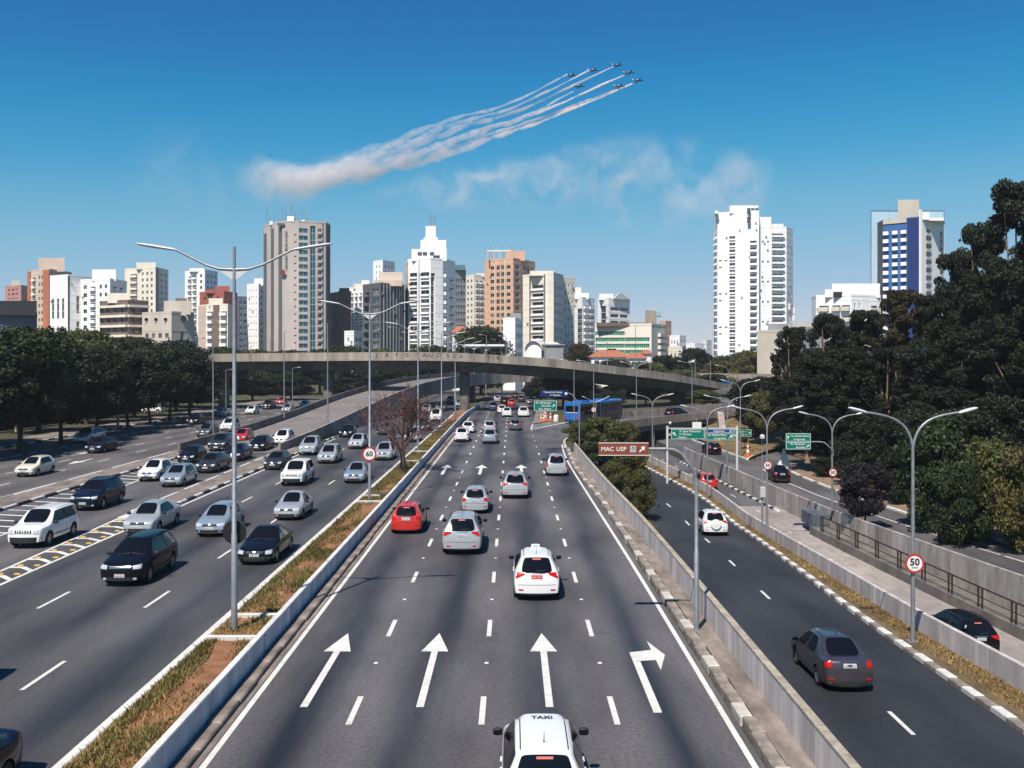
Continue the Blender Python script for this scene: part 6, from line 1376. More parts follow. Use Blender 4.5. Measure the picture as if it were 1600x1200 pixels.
# the hotel tower
hot, H_, d_ = bld('hotel_tower', 'tall grey stone hotel tower with vertical lettering and roof antennas', [(412, 409), (428, 398), (441, 394), (467, 393), (510, 397), (516, 404)], 346, W_hotel,
    [[(0.0, 0.3, 's', dict(m=W_dgrey, pr=0.03, mt=3)), (0.72, 1, 's', dict(m=W_dgrey, pr=0.03, mt=2))], [(0.55, 1.0, 's', dict(m=W_dgrey, pr=0.03, mt=1.5))],
     cols(0.58, 0.98, 1, 0.3, h=0.7, fh=2.95, mt=4.0, glass=G_black),
     [(0.0, 0.32, 'w', dict(h=1.85, fh=2.95, glass=G_teal, mt=2.2, dp=0.3)), (0.41, 0.60, 'g', dict(glass=G_teal, mt=1.5, fh=2.95, dp=0.5)), (0.68, 0.82, 'w', dict(h=2.0, fh=2.95, glass=G_teal, mt=2.2, bal=True, bm=W_hotel, bh=0.8, bd=0.6)), (0.86, 0.90, 's', dict(m=W_dgrey, pr=0.03)), (0.97, 1.0, 's', dict(m=W_dgrey, pr=0.03))],
     [(0.0, 1.0, 's', dict(m=W_dgrey, pr=0.03))]], 2.95, depth=22, lines=False)
dd = 393.6
for i, ch in enumerate(reversed('GRAND MERCURE')):
    if ch == ' ': continue
    p = at(447.5, 362 + i * 4.75, dd); o = obj('sign_letter', text_mesh(ch, 1.45, M_graf, 0.05, 0.01), hot, (p.x - hot.location.x, p.y - 0.25 - hot.location.y, p.z - hot.location.z)); o.rotation_euler = (R(90), R(-90), 0)
p = at(442.5, 426, dd); o = disc(hot, 'emblem', (p.x - hot.location.x, p.z - hot.location.z), 1.15, dd - 0.9 - hot.location.y, mat('emblem_red', (0.20, 0.035, 0.03), 0.5))
p = at(439, 347.5, 394); MB().box(p.x - hot.location.x - 1.4, p.x - hot.location.x + 1.6, 393.2 - hot.location.y, 394 - hot.location.y, H_ - 1.6, H_ - 0.7).build('roof_vent', W_dgrey, hot)
for px, y0, y1_ in ((416, 318, 345), (420, 332, 345), (428, 334, 345), (441, 322, 345), (446, 330, 345), (454, 320, 340), (457, 319, 340), (461, 330, 345), (466, 334, 346), (472, 328, 347), (476, 329, 347), (435, 336, 345), (480, 338, 347)): mast(hot, px, y0, y1_, 400, 0.14)
for px, y, s in ((455, 333, 1.4), (474, 338, 0.8), (424, 338, 0.6), (432, 338, 0.5), (468, 338, 0.7)): p = at(px, y, 400); MB().bbox(-s, s, -s, s, 0, s * 2.4, 0.3).build('antenna_housing', W_white, hot, loc=(p.x - hot.location.x, 400 - hot.location.y, H_ - 0.4))
bld('office_building', 'brown gridded office building beside the hotel', [(516, 428), (529, 420), (546, 424)], 457, W_beige, [cols(0.2, 0.8, 1, 0.4), [(0.0, 1, 's', dict(m=W_brown, pr=0.03))] + []], 3.0, roof=[(530, 546, 450, 2, 8, W_brown)])
t_, H_, d_ = bld('office_building', 'brown tower of small square windows left of the white flats', [(528, 416), (549, 414)], 456, W_brown, [cols(0.06, 0.98, 5, 0.45, h=1.5, fh=2.8, mt=2)], 2.8)
bld('apartment_building', 'white stepped apartment building behind the dark glass block', [(545, 452), (568, 446), (580, 455)], 449, W_white, [cols(0.1, 0.95, 3, 0.6, 'b', bm=W_white, bh=0.8), cols(0.2, 0.8, 1, 0.5)], 3.0, roof=[(552, 570, 443, 3, 8, W_cream), (565, 577, 438, 5, 7, W_white)])
bld('apartment_building', 'small white block at the foot of the dark glass block', [(538, 330), (553, 326), (567, 331)], 518, W_white, [cols(0.2, 0.6, 1, 0.4), cols(0.1, 0.9, 2, 0.7, h=0.9, glass=[GLS[2]])], 3.0)
bld('apartment_building', 'white tower top behind the dark glass block', [(583, 480), (598, 474), (617, 484)], 407, W_white, [cols(0.2, 0.8, 2, 0.3), cols(0.1, 0.9, 3, 0.4)], 3.0)
bld('office_building', 'dark glass office block with mirrored blue ribbons', [(567, 332), (595, 323), (632, 334)], 443, W_dgrey, [cols(0.08, 0.42, 1, 0.75, 'b', bm=W_dgrey, bh=0.9) + cols(0.5, 0.95, 1, 0.8, 'w', h=2.0, glass=[GLS[1], GLS[2]]), [u for k in range(5) for u in [(0.02 + k * 0.13, 0.10 + k * 0.13, 'g', dict(glass=[GLS[1], G_blue[0], GLS[2]], fh=3.0, gap=0.25)), (0.10 + k * 0.13, 0.13 + k * 0.13, 's', dict(m=W_grey, pr=0.3))]] + [(0.74, 0.78, 's', dict(m=W_grey, pr=0.2))] + cols(0.8, 0.98, 1, 0.7, h=0.6, glass=[GLS[2]])], 3.0, roof=[(585, 628, 438, 4, 8, W_tan), (592, 629, 425, 8, 8, W_beige)])
# stepped white tower
stp, H_, d_ = bld('apartment_building', 'stepped white tower with tall mast and dark balcony bays', [(633, 345), (638, 336), (673, 331), (692, 334), (711, 344)], 404, W_white,
    [[(0, 1, 's', dict(m=W_tan, pr=0.03, mt=0.4))],
     cols(0.02, 0.45, 1, 0.75, 'w', h=1.9, bal=True, bm=W_white, bh=0.55, bd=0.5, mt=4) + cols(0.52, 0.98, 1, 0.8, 'w', h=1.9, bal=True, bm=W_white, bh=0.55, bd=0.5, mt=4) + [(0.46, 0.52, 's', dict(m=W_white, pr=0.8))],
     [(0.0, 0.36, 'g', dict(glass=G_blue, fh=3.1, mt=5, dp=1.0)), (0.72, 0.76, 'w', dict(h=0.6, mt=12))],
     cols(0.02, 0.4, 1, 0.7, 'b', bm=W_white) + cols(0.5, 0.98, 1, 0.75, 'b', bm=W_white, mt=5)], 3.1, 3.0,
    roof=[(643, 698, 389, 3, 12, W_white), (657, 697, 375, 5, 9, W_white), (665, 681, 353, 6, 4, W_white), (662, 684, 371, 5.5, 5, W_white)])
for px, y0, y1_ in ((671, 336, 353), (674, 335, 353), (677, 337, 353), (680, 337, 353), (634, 402, 408), (684, 383, 404)): mast(stp, px, y0, y1_, 338.5, 0.13)
for px, y in ((656, 395), (664, 395), (675, 395), (682, 400)): p = at(px, y, 334 - 0.06); o = obj('window', pane(1.4 if px != 682 else 2.2, 1.3, GLS[0]), stp, (p.x - stp.location.x, 333.94 - stp.location.y, p.z - stp.location.z - 1))
bld('office_building', 'grey building with a dark teal crown behind the stepped tower', [(707, 405), (728, 409)], 420, W_grey, [cols(0.04, 0.96, 5, 0.6, h=1.8, fh=2.8, mt=3.5)], 2.8, roof=[(707, 727, 414, 0.6, 12, W_teal)])
bld('apartment_building', 'pale cream tower between stepped tower and peach tower', [(727, 480), (741, 474), (763, 480)], 430, W_cream, [cols(0.1, 0.9, 2, 0.45), cols(0.05, 0.95, 3, 0.62, 'b', bm=W_cream, bh=0.8)], 3.0, roof=[(744, 760, 427, 3, 7, W_cream)])
pch, H_, d_ = bld('apartment_building', 'peach apartment tower with open roof crown and antennas', [(757, 428), (802, 418), (836, 434)], 404, W_peach, [cols(0.20, 0.36, 1, 0.8, 'w', h=1.6) + cols(0.40, 0.72, 2, 0.7, 'w', h=1.9, glass=[GLS[1], GLS[0]]) + cols(0.76, 0.92, 1, 0.8, 'w', h=1.6) + [(0.38, 0.40, 's', dict(m=W_cream, pr=0.5)), (0.72, 0.745, 's', dict(m=W_cream, pr=0.5))], cols(0.06, 0.30, 1, 0.8, glass=G_blue, h=1.8) + cols(0.38, 0.95, 3, 0.6, h=1.4)], 3.0, 2.0, roof=[(793, 820, 392, 5, 8, W_peach)])
for px in (762, 772, 782, 792, 797): p = at(px, 390, 424); MB().box(-0.3, 0.3, 0, 0.6, 0, 4.2).build('crown_post', W_peach, pch, loc=(p.x - pch.location.x, 424 - pch.location.y, H_ - 0.3))
pa, pb = at(762, 390, 424), at(798, 390, 424); MB().box(pa.x - pch.location.x - 0.3, pb.x - pch.location.x + 0.3, 423.9 - pch.location.y, 424.7 - pch.location.y, H_ + 3.7, H_ + 4.4).build('crown_beam', W_cream, pch)
for px, y0 in ((766, 384), (786, 381), (799, 385), (814, 387)): mast(pch, px, y0, 400, 428, 0.1)
bld('apartment_building', 'cream twin tower with dark central balcony bay', [(817, 336), (865, 326), (880, 336)], 427, W_cream, [[(0.22, 0.27, 's', dict(m=W_brown, pr=0.1)), (0.70, 0.75, 's', dict(m=W_brown, pr=0.1)), (0.30, 0.68, 'w', dict(h=1.75, bal=True, bm=W_white, bh=0.6, bd=0.5, dp=0.7)), (0.76, 0.80, 's', dict(m=W_white, pr=0.3))], cols(0.1, 0.95, 3, 0.36, h=1.1)], 2.9, 3.0, roof=[(828, 865, 423, 3, 9, W_cream)])
bld('apartment_building', 'cream wing of the twin tower with small square windows', [(879, 342), (898, 346)], 434, W_cream, [cols(0.1, 0.95, 3, 0.35, h=1.1)], 2.9)
bld('apartment_building', 'small white house tower under the peach tower', [(786, 302), (805, 299), (817, 304)], 498, W_white, [[], cols(0.1, 0.9, 3, 0.4)], 3.0, roof=[(797, 814, 489, 3, 5, W_grey)])
bld('apartment_building', 'white building with blue glass strip and curved balconies', [(897, 452), (910, 446), (929, 455)], 465, W_white, [[(0.4, 0.95, 'g', dict(glass=G_blue, mt=5, fh=3.0))], cols(0.05, 0.95, 2, 0.75, 'b', bm=W_white, mt=2)], 3.0, roof=[(898, 920, 458, 3, 8, W_white), (899, 908, 449, 5, 6, W_cream)])
ped, H_, d_ = bld('office_building', 'white office block with triangular pediment and dark ribbons', [(934, 428), (951, 420), (984, 430)], 466, W_white, [[(0.3, 0.75, 'g', dict(glass=G_blue, mt=3, fh=3.0))], cols(0.06, 0.94, 2, 0.88, 'w', h=1.5, glass=[GLS[0], GLS[3]], mt=3)], 3.0, 3.0, roof=[(936, 958, 459, 3, 9, W_white)])
b = MB(); pa, pb, pc_ = at(958, 467, 421), at(985, 468, 428), at(969, 457, 423); o = ped.location
b.v = [(q.x - o.x, q.y - o.y - 0.8, q.z - o.z) for q in (pa, pb, pc_)] + [(q.x - o.x, q.y - o.y + 6, q.z - o.z) for q in (pa, pb, pc_)]; b.f = [(0, 1, 2), (5, 4, 3), (0, 2, 5, 3), (1, 4, 5, 2), (0, 3, 4, 1)]; b.m = [0] * 5; fixn(b.build('pediment', W_white, ped).data)
bld('office_building', 'low office building with green glass ribbons and roof garden', [(930, 301), (1018, 297), (1041, 308)], 507, W_cream, [[(0.005 + k * 0.0655, 0.068 + k * 0.0655, 'w', dict(h=1.3, fh=1.95, glass=G_green, mt=1.7, zlow=9)) for k in range(8)] + [(0.535 + k * 0.072, 0.604 + k * 0.072, 'w', dict(h=1.3, fh=1.95, glass=G_green, mt=3.65, zlow=9)) for k in range(6)], cols(0.4, 0.9, 1, 0.8, 'b', bm=W_cream)], 1.95, 1.7, zlow=6, lines=False, roof=[(932, 1012, 504, 1.5, 10, W_brown)])
bld('water_tower_block', 'brown rooftop block with pale cyan tanks behind the green offices', [(1008, 380), (1026, 384)], 486, W_tan, [[]], 3.0, roof=[(1026, 1033, 494, 2, 6, wallmat('cyan', (0.25, 0.5, 0.55)))])
bld('apartment_building', 'small peach apartment block beside the brown rooftop block', [(1030, 440), (1040, 436), (1049, 442)], 502, W_peach, [cols(0.1, 0.9, 2, 0.4), cols(0.1, 0.9, 2, 0.4)], 3.0)
for l, a_, b2, c_, y, d, m in (('low white flats beyond the green offices', 1046, 1062, 1072, 525, 420, W_white), ('low cream house block before the white flats', 1044, 1066, 1072, 543, 330, W_cream), ('long low white building on the horizon', 1072, 1086, 1100, 537, 520, W_white), ('distant white water tank building near the tall white tower', 1097, 1104, 1112, 532, 560, W_white), ('low white house with flat roof behind the flyover', 1072, 1088, 1094, 547, 340, W_white)):
    bld('apartment_building', l, [(a_, d + 4), (b2, d), (c_, d + 6)], y, m, [cols(0.1, 0.9, 3, 0.4), cols(0.1, 0.9, 2, 0.4)], 3.0)
# tall white twin tower
bld('apartment_building', 'very tall white apartment tower with glazed corner crown', [(1115, 445), (1121, 433), (1166, 428), (1186, 427)], 330, W_white, [cols(0.2, 0.9, 2, 0.5, 'b', bm=W_white, bh=0.6, mt=8), [(0.06, 0.14, 'w', dict(h=0.8, mt=14, rows=lambda r: r % 5 in (2, 3))), (0.27, 0.34, 'w', dict(h=0.8, mt=14, rows=lambda r: r % 5 in (2,))), (0.42, 0.62, 'w', dict(h=1.7, mt=10, bal=True, bm=W_white, bh=0.5, bd=0.5))], [(0.30, 0.80, 'b', dict(h=1.8, bm=W_white, bh=0.8, mt=12))]], 3.0, 3.0, roof=[(1140, 1185, 321, 3, 9, W_white), (1117, 1122, 329, 3, 8, W_white)])
tw = [o for o in COL.objects if o.get('label', '') == 'very tall white apartment tower with glazed corner crown'][0]
for k in range(3):
    for y in (325, 339):
        p = at(1169 + k * 6.2, y + 11, 427.5 + k * 1.6); o = obj('window', pane(1.5, 3.0, GLS[1] if k else GLS[0]), tw, (p.x - tw.location.x, p.y - 1.2 - tw.location.y, p.z - tw.location.z))
bld('apartment_building', 'white wing of the tall tower with stacked terraces', [(1186, 431), (1205, 431), (1229, 432), (1239, 440)], 355, W_white, [cols(0.1, 0.95, 2, 0.35, h=1.0, rows=lambda r: r % 3 == 1), [(0.04, 0.8, 'w', dict(h=1.5, bal=True, bm=W_white, bh=0.7, bd=1.1, dp=0.6, mt=2))], cols(0.3, 0.7, 1, 0.4, h=1.0, rows=lambda r: r % 4 == 1)], 3.0, 2.0, roof=[(1187, 1205, 339, 4, 9, W_white), (1206, 1224, 350, 4, 7, W_white)])
bld('warehouse', 'windowless beige concrete block among the trees', [(1183, 258), (1226, 252), (1231, 262)], 517, W_beige, [[], []], 3.0, roof=[(1200, 1238, 506, 14, 12, W_grey)])
bld('apartment_building', 'low grey roofed block behind the windowless beige block', [(1224, 285), (1290, 288)], 512, W_grey, [cols(0.1, 0.9, 5, 0.5)], 3.0, roof=[(1240, 1270, 504, 3, 8, W_beige)])
mst = thing('lattice_mast', 'red and white lattice antenna mast beside the beige block', 'antenna mast', (at(1236, 500, 256).x, 256, 0)); M_mr = mat('mast_red', (0.35, 0.08, 0.06), 0.6)
zt0 = at(1236, 478, 256).z
for k in range(8):
    a0, a1 = zt0 * k / 8, zt0 * (k + 1) / 8
    b = MB()
    for dx, dy in ((-0.4, -0.4), (0.4, -0.4), (0.4, 0.4), (-0.4, 0.4)): b.tube([(dx, dy, a0), (dx, dy, a1)], 0.05, 4)
    b.tube([(-0.4, -0.4, a0), (0.4, -0.4, a1)], 0.035, 4); b.tube([(0.4, -0.4, a0), (-0.4, -0.4, a1)], 0.035, 4); b.build('mast_section', M_mr if k % 2 else M_swhite, mst)
for z_, dx in ((zt0 - 1, -0.6), (zt0 - 2, 0.6), (zt0 - 4, 0.5)): MB().bbox(-0.25, 0.25, -0.15, 0.15, 0, 1.6, 0.05).build('panel_antenna', M_swhite, mst, loc=(dx, -0.3, z_))
bld('apartment_building', 'white terraced apartment building before the blue tower', [(1268, 312), (1275, 306), (1330, 300), (1376, 306)], 461, W_white, [[], cols(0.06, 0.40, 1, 0.8, 'b', bm=W_beige, bh=1.2, bd=1.4) + cols(0.45, 0.98, 2, 0.85, 'b', bm=W_beige, bh=1.2, bd=1.2), cols(0.05, 0.35, 2, 0.3) + cols(0.6, 0.98, 1, 0.6, 'b', bm=W_beige)], 3.4, 1.5, roof=[(1300, 1375, 443, 5, 10, W_white), (1289, 1302, 452, 3, 8, W_white), (1302, 1316, 456, 1.5, 3, W_blackf)])
blu, H_, d_ = bld('apartment_building', 'blue tiled apartment tower with white side and balcony columns', [(1371, 318), (1380, 311), (1436, 304), (1439, 304.5), (1476, 316)], 340, W_blue,
    [[(0, 1, 's', dict(m=W_dgrey, pr=0.03))] + [], [(0.02, 0.16, 'b', dict(bm=W_white, bh=1.0)), (0.28, 0.42, 'b', dict(bm=W_white, bh=1.0)), (0.52, 0.66, 'b', dict(bm=W_white, bh=1.0)), (0.68, 1.0, 's', dict(m=W_navy, pr=0.12)), (0.0, 0.66, 'box', dict(z0=-0.3, z1=1.2, pr=0.3, m=W_beige))],
     [(0, 1, 's', dict(m=W_white, pr=0.5, up=2.5))], [(0, 1, 's', dict(m=W_white, pr=0.02, z0=0))] + [], []], 2.55, 2.2, depth=14, lines=False, roof=[(1403, 1436, 312, 5, 6, W_beige), (1440, 1452, 331, 1, 8, W_white), (1452, 1475, 340, 3, 8, W_white)])
A_, B_ = Vector(((1439 - 800) * 304.5 / F0, 304.5)), Vector(((1476 - 800) * 316 / F0, 316)); tx = (B_ - A_).normalized(); ang = math.atan2(tx.y, tx.x); LL = (B_ - A_).length
for r in range(24):
    for u, wd in ((0.30, 3.2), (0.85, 2.0)):
        q = A_ + tx * (u * LL); nn_ = Vector((tx.y, -tx.x)) * 0.08; z_ = H_ - 4.4 - r * 2.55
        if z_ < 8: continue
        o = obj('window', pane(wd, 1.35, random.choice([GLS[0], GLS[1], GLS[3]])), blu, (q.x + nn_.x - blu.location.x, q.y + nn_.y - blu.location.y, z_)); o.rotation_euler[2] = ang
        o = obj('balcony', balc(wd + 0.3, 0.6, 0.35, W_beige), blu, (q.x + nn_.x * 0.5 - blu.location.x, q.y + nn_.y * 0.5 - blu.location.y, z_ - 0.7)); o.rotation_euler[2] = ang
FD = 319.0; fr = thing('glazed_frame', 'thin dark rectangular glazed frame standing behind the blue tower', 'frame', (at(1361, 560, FD).x, FD, 0)); za = at(1361, 330, FD).z; wdt = (1475 - 1361) * FD / F0
for x in (0, wdt): MB().box(x - 0.1, x + 0.1, -0.1, 0.1, 0, za).build('frame_post', W_slate, fr)
MB().box(-0.1, wdt + 0.1, -0.12, 0.12, za, za + 0.25).build('frame_beam', W_slate, fr)
mg = bpy.data.materials.new('pale_frame_glass'); mg.use_nodes = True; ng = mg.node_tree; pb = ng.nodes['Principled BSDF']; pb.inputs['Base Color'].default_value = (0.62, 0.76, 0.82, 1); pb.inputs['Roughness'].default_value = 0.15; pb.inputs['Alpha'].default_value = 0.4
for k in range(4):
    for r in range(8): MB().box(wdt * k / 4 + 0.12, wdt * (k + 1) / 4 - 0.02, -0.02, 0.02, za * r / 8 + 0.03, za * (r + 1) / 8 - 0.03).build('glass_pane', mg, fr)
# low things just beyond the flyover
sh = thing('arched_shed', 'white shed with barrel roof beyond the flyover', 'shed', (at(820, 560, 235).x, 235, 0)); w_ = (846 - 820) * 235 / F0; b = MB(); n = 12
prof = [(w_ / 2 - w_ / 2 * math.cos(PI * k / n), at(800, 548, 235).z + 2.3 * math.sin(PI * k / n)) for k in range(n + 1)]
b.v = [(x, 0, z) for x, z in prof] + [(w_, 0, 0), (0, 0, 0)]; b.f = [tuple(reversed(range(n + 3)))]; b.m = [0]; b.build('gable_wall', W_white, sh)
b = MB()
for (x0, za_), (x1, zb_) in zip(prof, prof[1:]): b.quad((x0 - 0.0, -0.6, za_ + 0.05), (x1, -0.6, zb_ + 0.05), (x1 + 6, 14, zb_ + 0.05), (x0 + 6, 14, za_ + 0.05))
b.build('barrel_roof', W_cream, sh, 60); p = at(846, 536, 236); MB().box(w_ - 0.1, w_ + 5.4, 1, 12, 0, p.z - 0.6).build('side_wall', W_grey, sh); MB().box(w_ - 0.2, w_ + 5.8, 0.6, 12, p.z - 0.58, p.z - 0.3).build('side_roof', W_grey, sh)
gs = thing('canopy', 'flat white canopy roof in front of the domed tree', 'canopy', (at(725, 560, 225).x, 225, 0)); w_ = (788 - 725) * 225 / F0; zc = at(725, 541, 225).z
MB().box(0, w_, 0, 9, zc, zc + 0.45).build('roof', W_white, gs); MB().box(0.4, w_ - 0.4, 0.3, 8.7, zc - 0.4, zc - 0.01).build('soffit', W_grey, gs)
for x in (0.6, w_ / 2, w_ - 0.6): MB().tube([(x, 1, 0), (x, 1, zc - 0.4)], 0.12, 6).build('column', W_grey, gs)
M_tile = mat('terracotta_tiles', (0.36, 0.13, 0.07), 0.85, var=0.3, vscale=1.5, bump=0.4, bscale=4)
def house(label, pa, pb, ye, yr, d, m=W_white, dp=10, gable=False):
    t = thing('house', label, 'house', (at(pa, 560, d).x, d, 0), 0, 'low houses beyond the flyover'); w_ = (pb - pa) * d / F0; ze, zr = at(0, ye, d).z, at(0, yr, d).z
    MB().box(0, w_, 0, dp, 0, ze).build('wall', m, t); b = MB(); hip = min(w_ * 0.25, 3)
    A = [(-0.5, -0.5, ze), (w_ + 0.5, -0.5, ze), (w_ + 0.5, dp + 0.5, ze), (-0.5, dp + 0.5, ze), (hip, dp / 2, zr), (w_ - hip, dp / 2, zr)]
    b.v = A; b.f = [(0, 1, 5, 4), (1, 2, 5), (2, 3, 4, 5), (3, 0, 4), (3, 2, 1, 0)]; b.m = [0] * 5; b.build('roof', M_tile, t)
    k = 0.8
    while k < w_ - 1.4: obj('window', pane(1.2, 1.2, random.choice(GLS)), t, (k + 0.6, -0.05, ze - 2.0)); k += 2.6
house('long low house with terracotta roof before the green offices', 924, 984, 558, 547, 250); house('second terracotta roofed house beside the first', 982, 1010, 560, 551, 246); house('small terracotta roofed house next to the white shed', 866, 884, 556, 549, 242); house('white gabled house at the end of the terracotta row', 1008, 1018, 553, 546, 255)
house('white house glimpsed between the dark trees of the bank', 1234, 1258, 600, 590, 150, W_white, 6); house('white house by the stepped tower', 707, 730, 520, 509, 300, W_white, 8)
# ---------------------------------------------------------------- trees, shrubs, grass
import numpy as np
rng = np.random.default_rng(11)
def leafmat(name, col, island=0.45, rough=0.6, trans=0.25):
    m = mat('leaf_' + name, col, rough, spec=0.3, island=island, var=0.5, vscale=0.28, coords='Object')
    n = m.node_tree; b = n.nodes['Principled BSDF']; out = n.nodes['Material Output']
    tr = n.nodes.new('ShaderNodeBsdfTranslucent'); mx = n.nodes.new('ShaderNodeMixShader'); mx.inputs[0].default_value = trans
    src = b.inputs['Base Color'].links[0].from_socket; n.links.new(src, tr.inputs[0]); n.links.new(b.outputs[0], mx.inputs[1]); n.links.new(tr.outputs[0], mx.inputs[2]); n.links.new(mx.outputs[0], out.inputs[0]); return m
L_dark = leafmat('dark', (0.018, 0.0245, 0.0115), 0.95); L_mid = leafmat('mid', (0.032, 0.046, 0.016), 0.8); L_olive = leafmat('olive', (0.080, 0.085, 0.026)); L_yellow = leafmat('yellowish', (0.10, 0.09, 0.028)); L_blue = leafmat('bluish', (0.021, 0.029, 0.018), 0.9); L_rust = leafmat('rusty', (0.042, 0.034, 0.014), 0.8); L_purple = leafmat('purple', (0.022, 0.018, 0.022)); L_bright = leafmat('bright', (0.05, 0.095, 0.025))  # dark, mid, bluish, rusty: wide leaf-to-leaf tone spread paints in sunlit flecks
M_bark = mat('bark', (0.06, 0.045, 0.035), 0.95, var=0.3, vscale=4, bump=0.6, bscale=12); M_barkp = mat('pale_bark', (0.22, 0.15, 0.10), 0.9, var=0.3, vscale=3, bump=0.4, bscale=10)
def leaves(name, clumps, count, size, m, flat=0.5, aspect=0.6):
    """leaf-sized faces scattered through the shells of many clumps"""
    C = np.array([c[:3] for c in clumps]); Rr = np.array([c[3:6] for c in clumps]); vol = Rr[:, 0] * Rr[:, 1] * Rr[:, 2]; pr = vol ** 0.7; pr /= pr.sum()
    k = rng.choice(len(C), count, p=pr); d = rng.normal(size=(count, 3)); d /= np.linalg.norm(d, axis=1)[:, None]
    r = 1 - np.abs(rng.normal(0, 0.28, count)); r = np.clip(r, 0.05, 1.12); P = C[k] + d * Rr[k] * r[:, None]
    nrm = d * 0.7 + rng.normal(size=(count, 3)) * 0.75 + np.array([0, 0, flat]); nrm /= np.linalg.norm(nrm, axis=1)[:, None]
    a = np.cross(nrm, rng.normal(size=(count, 3))); a /= np.linalg.norm(a, axis=1)[:, None]; b = np.cross(nrm, a); s = size * rng.uniform(0.6, 1.35, count)[:, None]
    v = np.empty((count, 4, 3)); v[:, 0] = P - a * s; v[:, 1] = P - b * s * aspect; v[:, 2] = P + a * s; v[:, 3] = P + b * s * aspect
    me = bpy.data.meshes.new(name); me.vertices.add(count * 4); me.vertices.foreach_set('co', v.ravel()); me.loops.add(count * 4); me.loops.foreach_set('vertex_index', np.arange(count * 4)); me.polygons.add(count); me.polygons.foreach_set('loop_start', np.arange(0, count * 4, 4)); me.materials.append(m); me.update(calc_edges=True); return me
def proto(H, W, trunk, n, count, size, m, shape='round', bark=None, seed=0, limb=0.5):
    """tree of height H and width W: (trunk mesh, crown mesh)"""
    rd = random.Random(seed); cl = []
    for i in range(n):
        f = (i + rd.random()) / n; z = trunk + (H - trunk) * f
        if shape == 'round': env = math.sqrt(max(0.06, 1 - (2 * f - 0.95) ** 2)); rad = W / 2 * env * rd.uniform(0.35, 0.82)
        elif shape == 'dome': env = math.sqrt(max(0.03, 1 - f ** 2)); rad = W / 2 * env * rd.uniform(0.3, 0.85)
        elif shape == 'tall': env = 0.45 + 0.55 * math.sin(PI * min(1, f * 0.9 + 0.15)); rad = W / 2 * env * rd.uniform(0.15, 0.9)
        else: env = 1; rad = W / 2 * rd.uniform(0, 0.8)
        a = rd.uniform(0, 2 * PI); cr = W * rd.uniform(0.08, 0.18) * (0.62 if shape == 'tall' else 1)
        cl.append((rad * math.cos(a), rad * math.sin(a), min(z, H - cr * 0.7), cr, cr, cr * rd.uniform(0.55, 0.8)))
    for i in range(n):                                   # ragged sprays that break the outline
        c = rd.choice(cl); a = rd.uniform(0, 2 * PI); e = rd.uniform(-0.5, 0.9); q = c[3] * rd.uniform(0.95, 1.45); r_ = c[3] * rd.uniform(0.18, 0.34)
        cl.append((c[0] + q * math.cos(a) * math.cos(e), c[1] + q * math.sin(a) * math.cos(e), min(H, c[2] + q * math.sin(e)), r_, r_, r_ * 0.8))
    cm = leaves('crown', cl, count, size, m)
    b = MB(); tw_ = max(0.1, H * 0.022); top = trunk + (H - trunk) * 0.55; w1, w2 = rd.uniform(-0.3, 0.3), rd.uniform(-0.3, 0.3)
    b.tube([(0, 0, -0.3), (0, 0, 0.2), (w1 * 0.5, w2 * 0.5, trunk * 0.6), (w1, w2, trunk), (w1 * 1.5, w2 * 1.4, top)], [tw_ * 1.35, tw_ * 1.05, tw_ * 0.9, tw_ * 0.75, tw_ * 0.3], 8)
    for c in rd.sample(cl, min(len(cl), 12)):
        z0 = trunk * rd.uniform(0.75, 1.0) + (top - trunk) * rd.random() * 0.6; s = Vector((w1, w2, min(z0, c[2]))); e = Vector(c[:3]); mid = s.lerp(e, 0.5) + Vector((0, 0, -0.06 * H * limb)); b.tube([s, mid, e], [tw_ * 0.45, tw_ * 0.3, tw_ * 0.1], 6)
    return b.mesh('trunk', bark or M_bark, 60), cm
PB = [proto(9, 8.5, 2.4, 60, 26000, 0.15, L_dark, 'round', seed=s) for s in (1, 2, 3)]
PT = [proto(22, 12, 4, 150, 60000, 0.155, L_dark, 'tall', M_barkp, seed=s) for s in (4, 5, 6)]
PS = [proto(3.4, 5.0, 0.2, 44, 16000, 0.085, L_olive, 'dome', seed=s) for s in (7, 8)]
PD = [proto(18, 17, 3, 110, 34000, 0.27, L_mid, 'dome', seed=9)]
PV = [proto(14, 22, 1.5, 130, 36000, 0.28, L_mid, 'round', seed=s) for s in (10, 12)]
HH = {}; SIZ = {}
for grp in (PB, PT, PS, PD, PV):
    for tm, cm in grp:
        co = np.empty(len(cm.vertices) * 3); cm.vertices.foreach_get('co', co); co = co.reshape(-1, 3); SIZ[id(cm)] = (np.percentile(co[:, 2], 99.7), np.percentile(np.hypot(co[:, 0], co[:, 1]), 98) * 2)
def tree(label, px, ytop, d, wpx, pr, m=None, z=-0.1, group=None, bark=None, rz=None, name='tree', cat='tree'):
    tm, cm = pr; X = (px - 800) * d / F0; H = CAMZ - (ytop - HOR) * d / F0 - z; W = wpx * d / F0
    t = thing(name, label, cat, (X, d, z), random.uniform(0, 6.28) if rz is None else rz, group); hx = SIZ[id(cm)]; t.scale = (W / hx[1], W / hx[1], H / hx[0])
    o = obj('trunk', tm, t)
    if bark: o.material_slots[0].link = 'OBJECT'; o.material_slots[0].material = bark
    o = obj('crown', cm, t)
    if m: o.material_slots[0].link = 'OBJECT'; o.material_slots[0].material = m
    return t
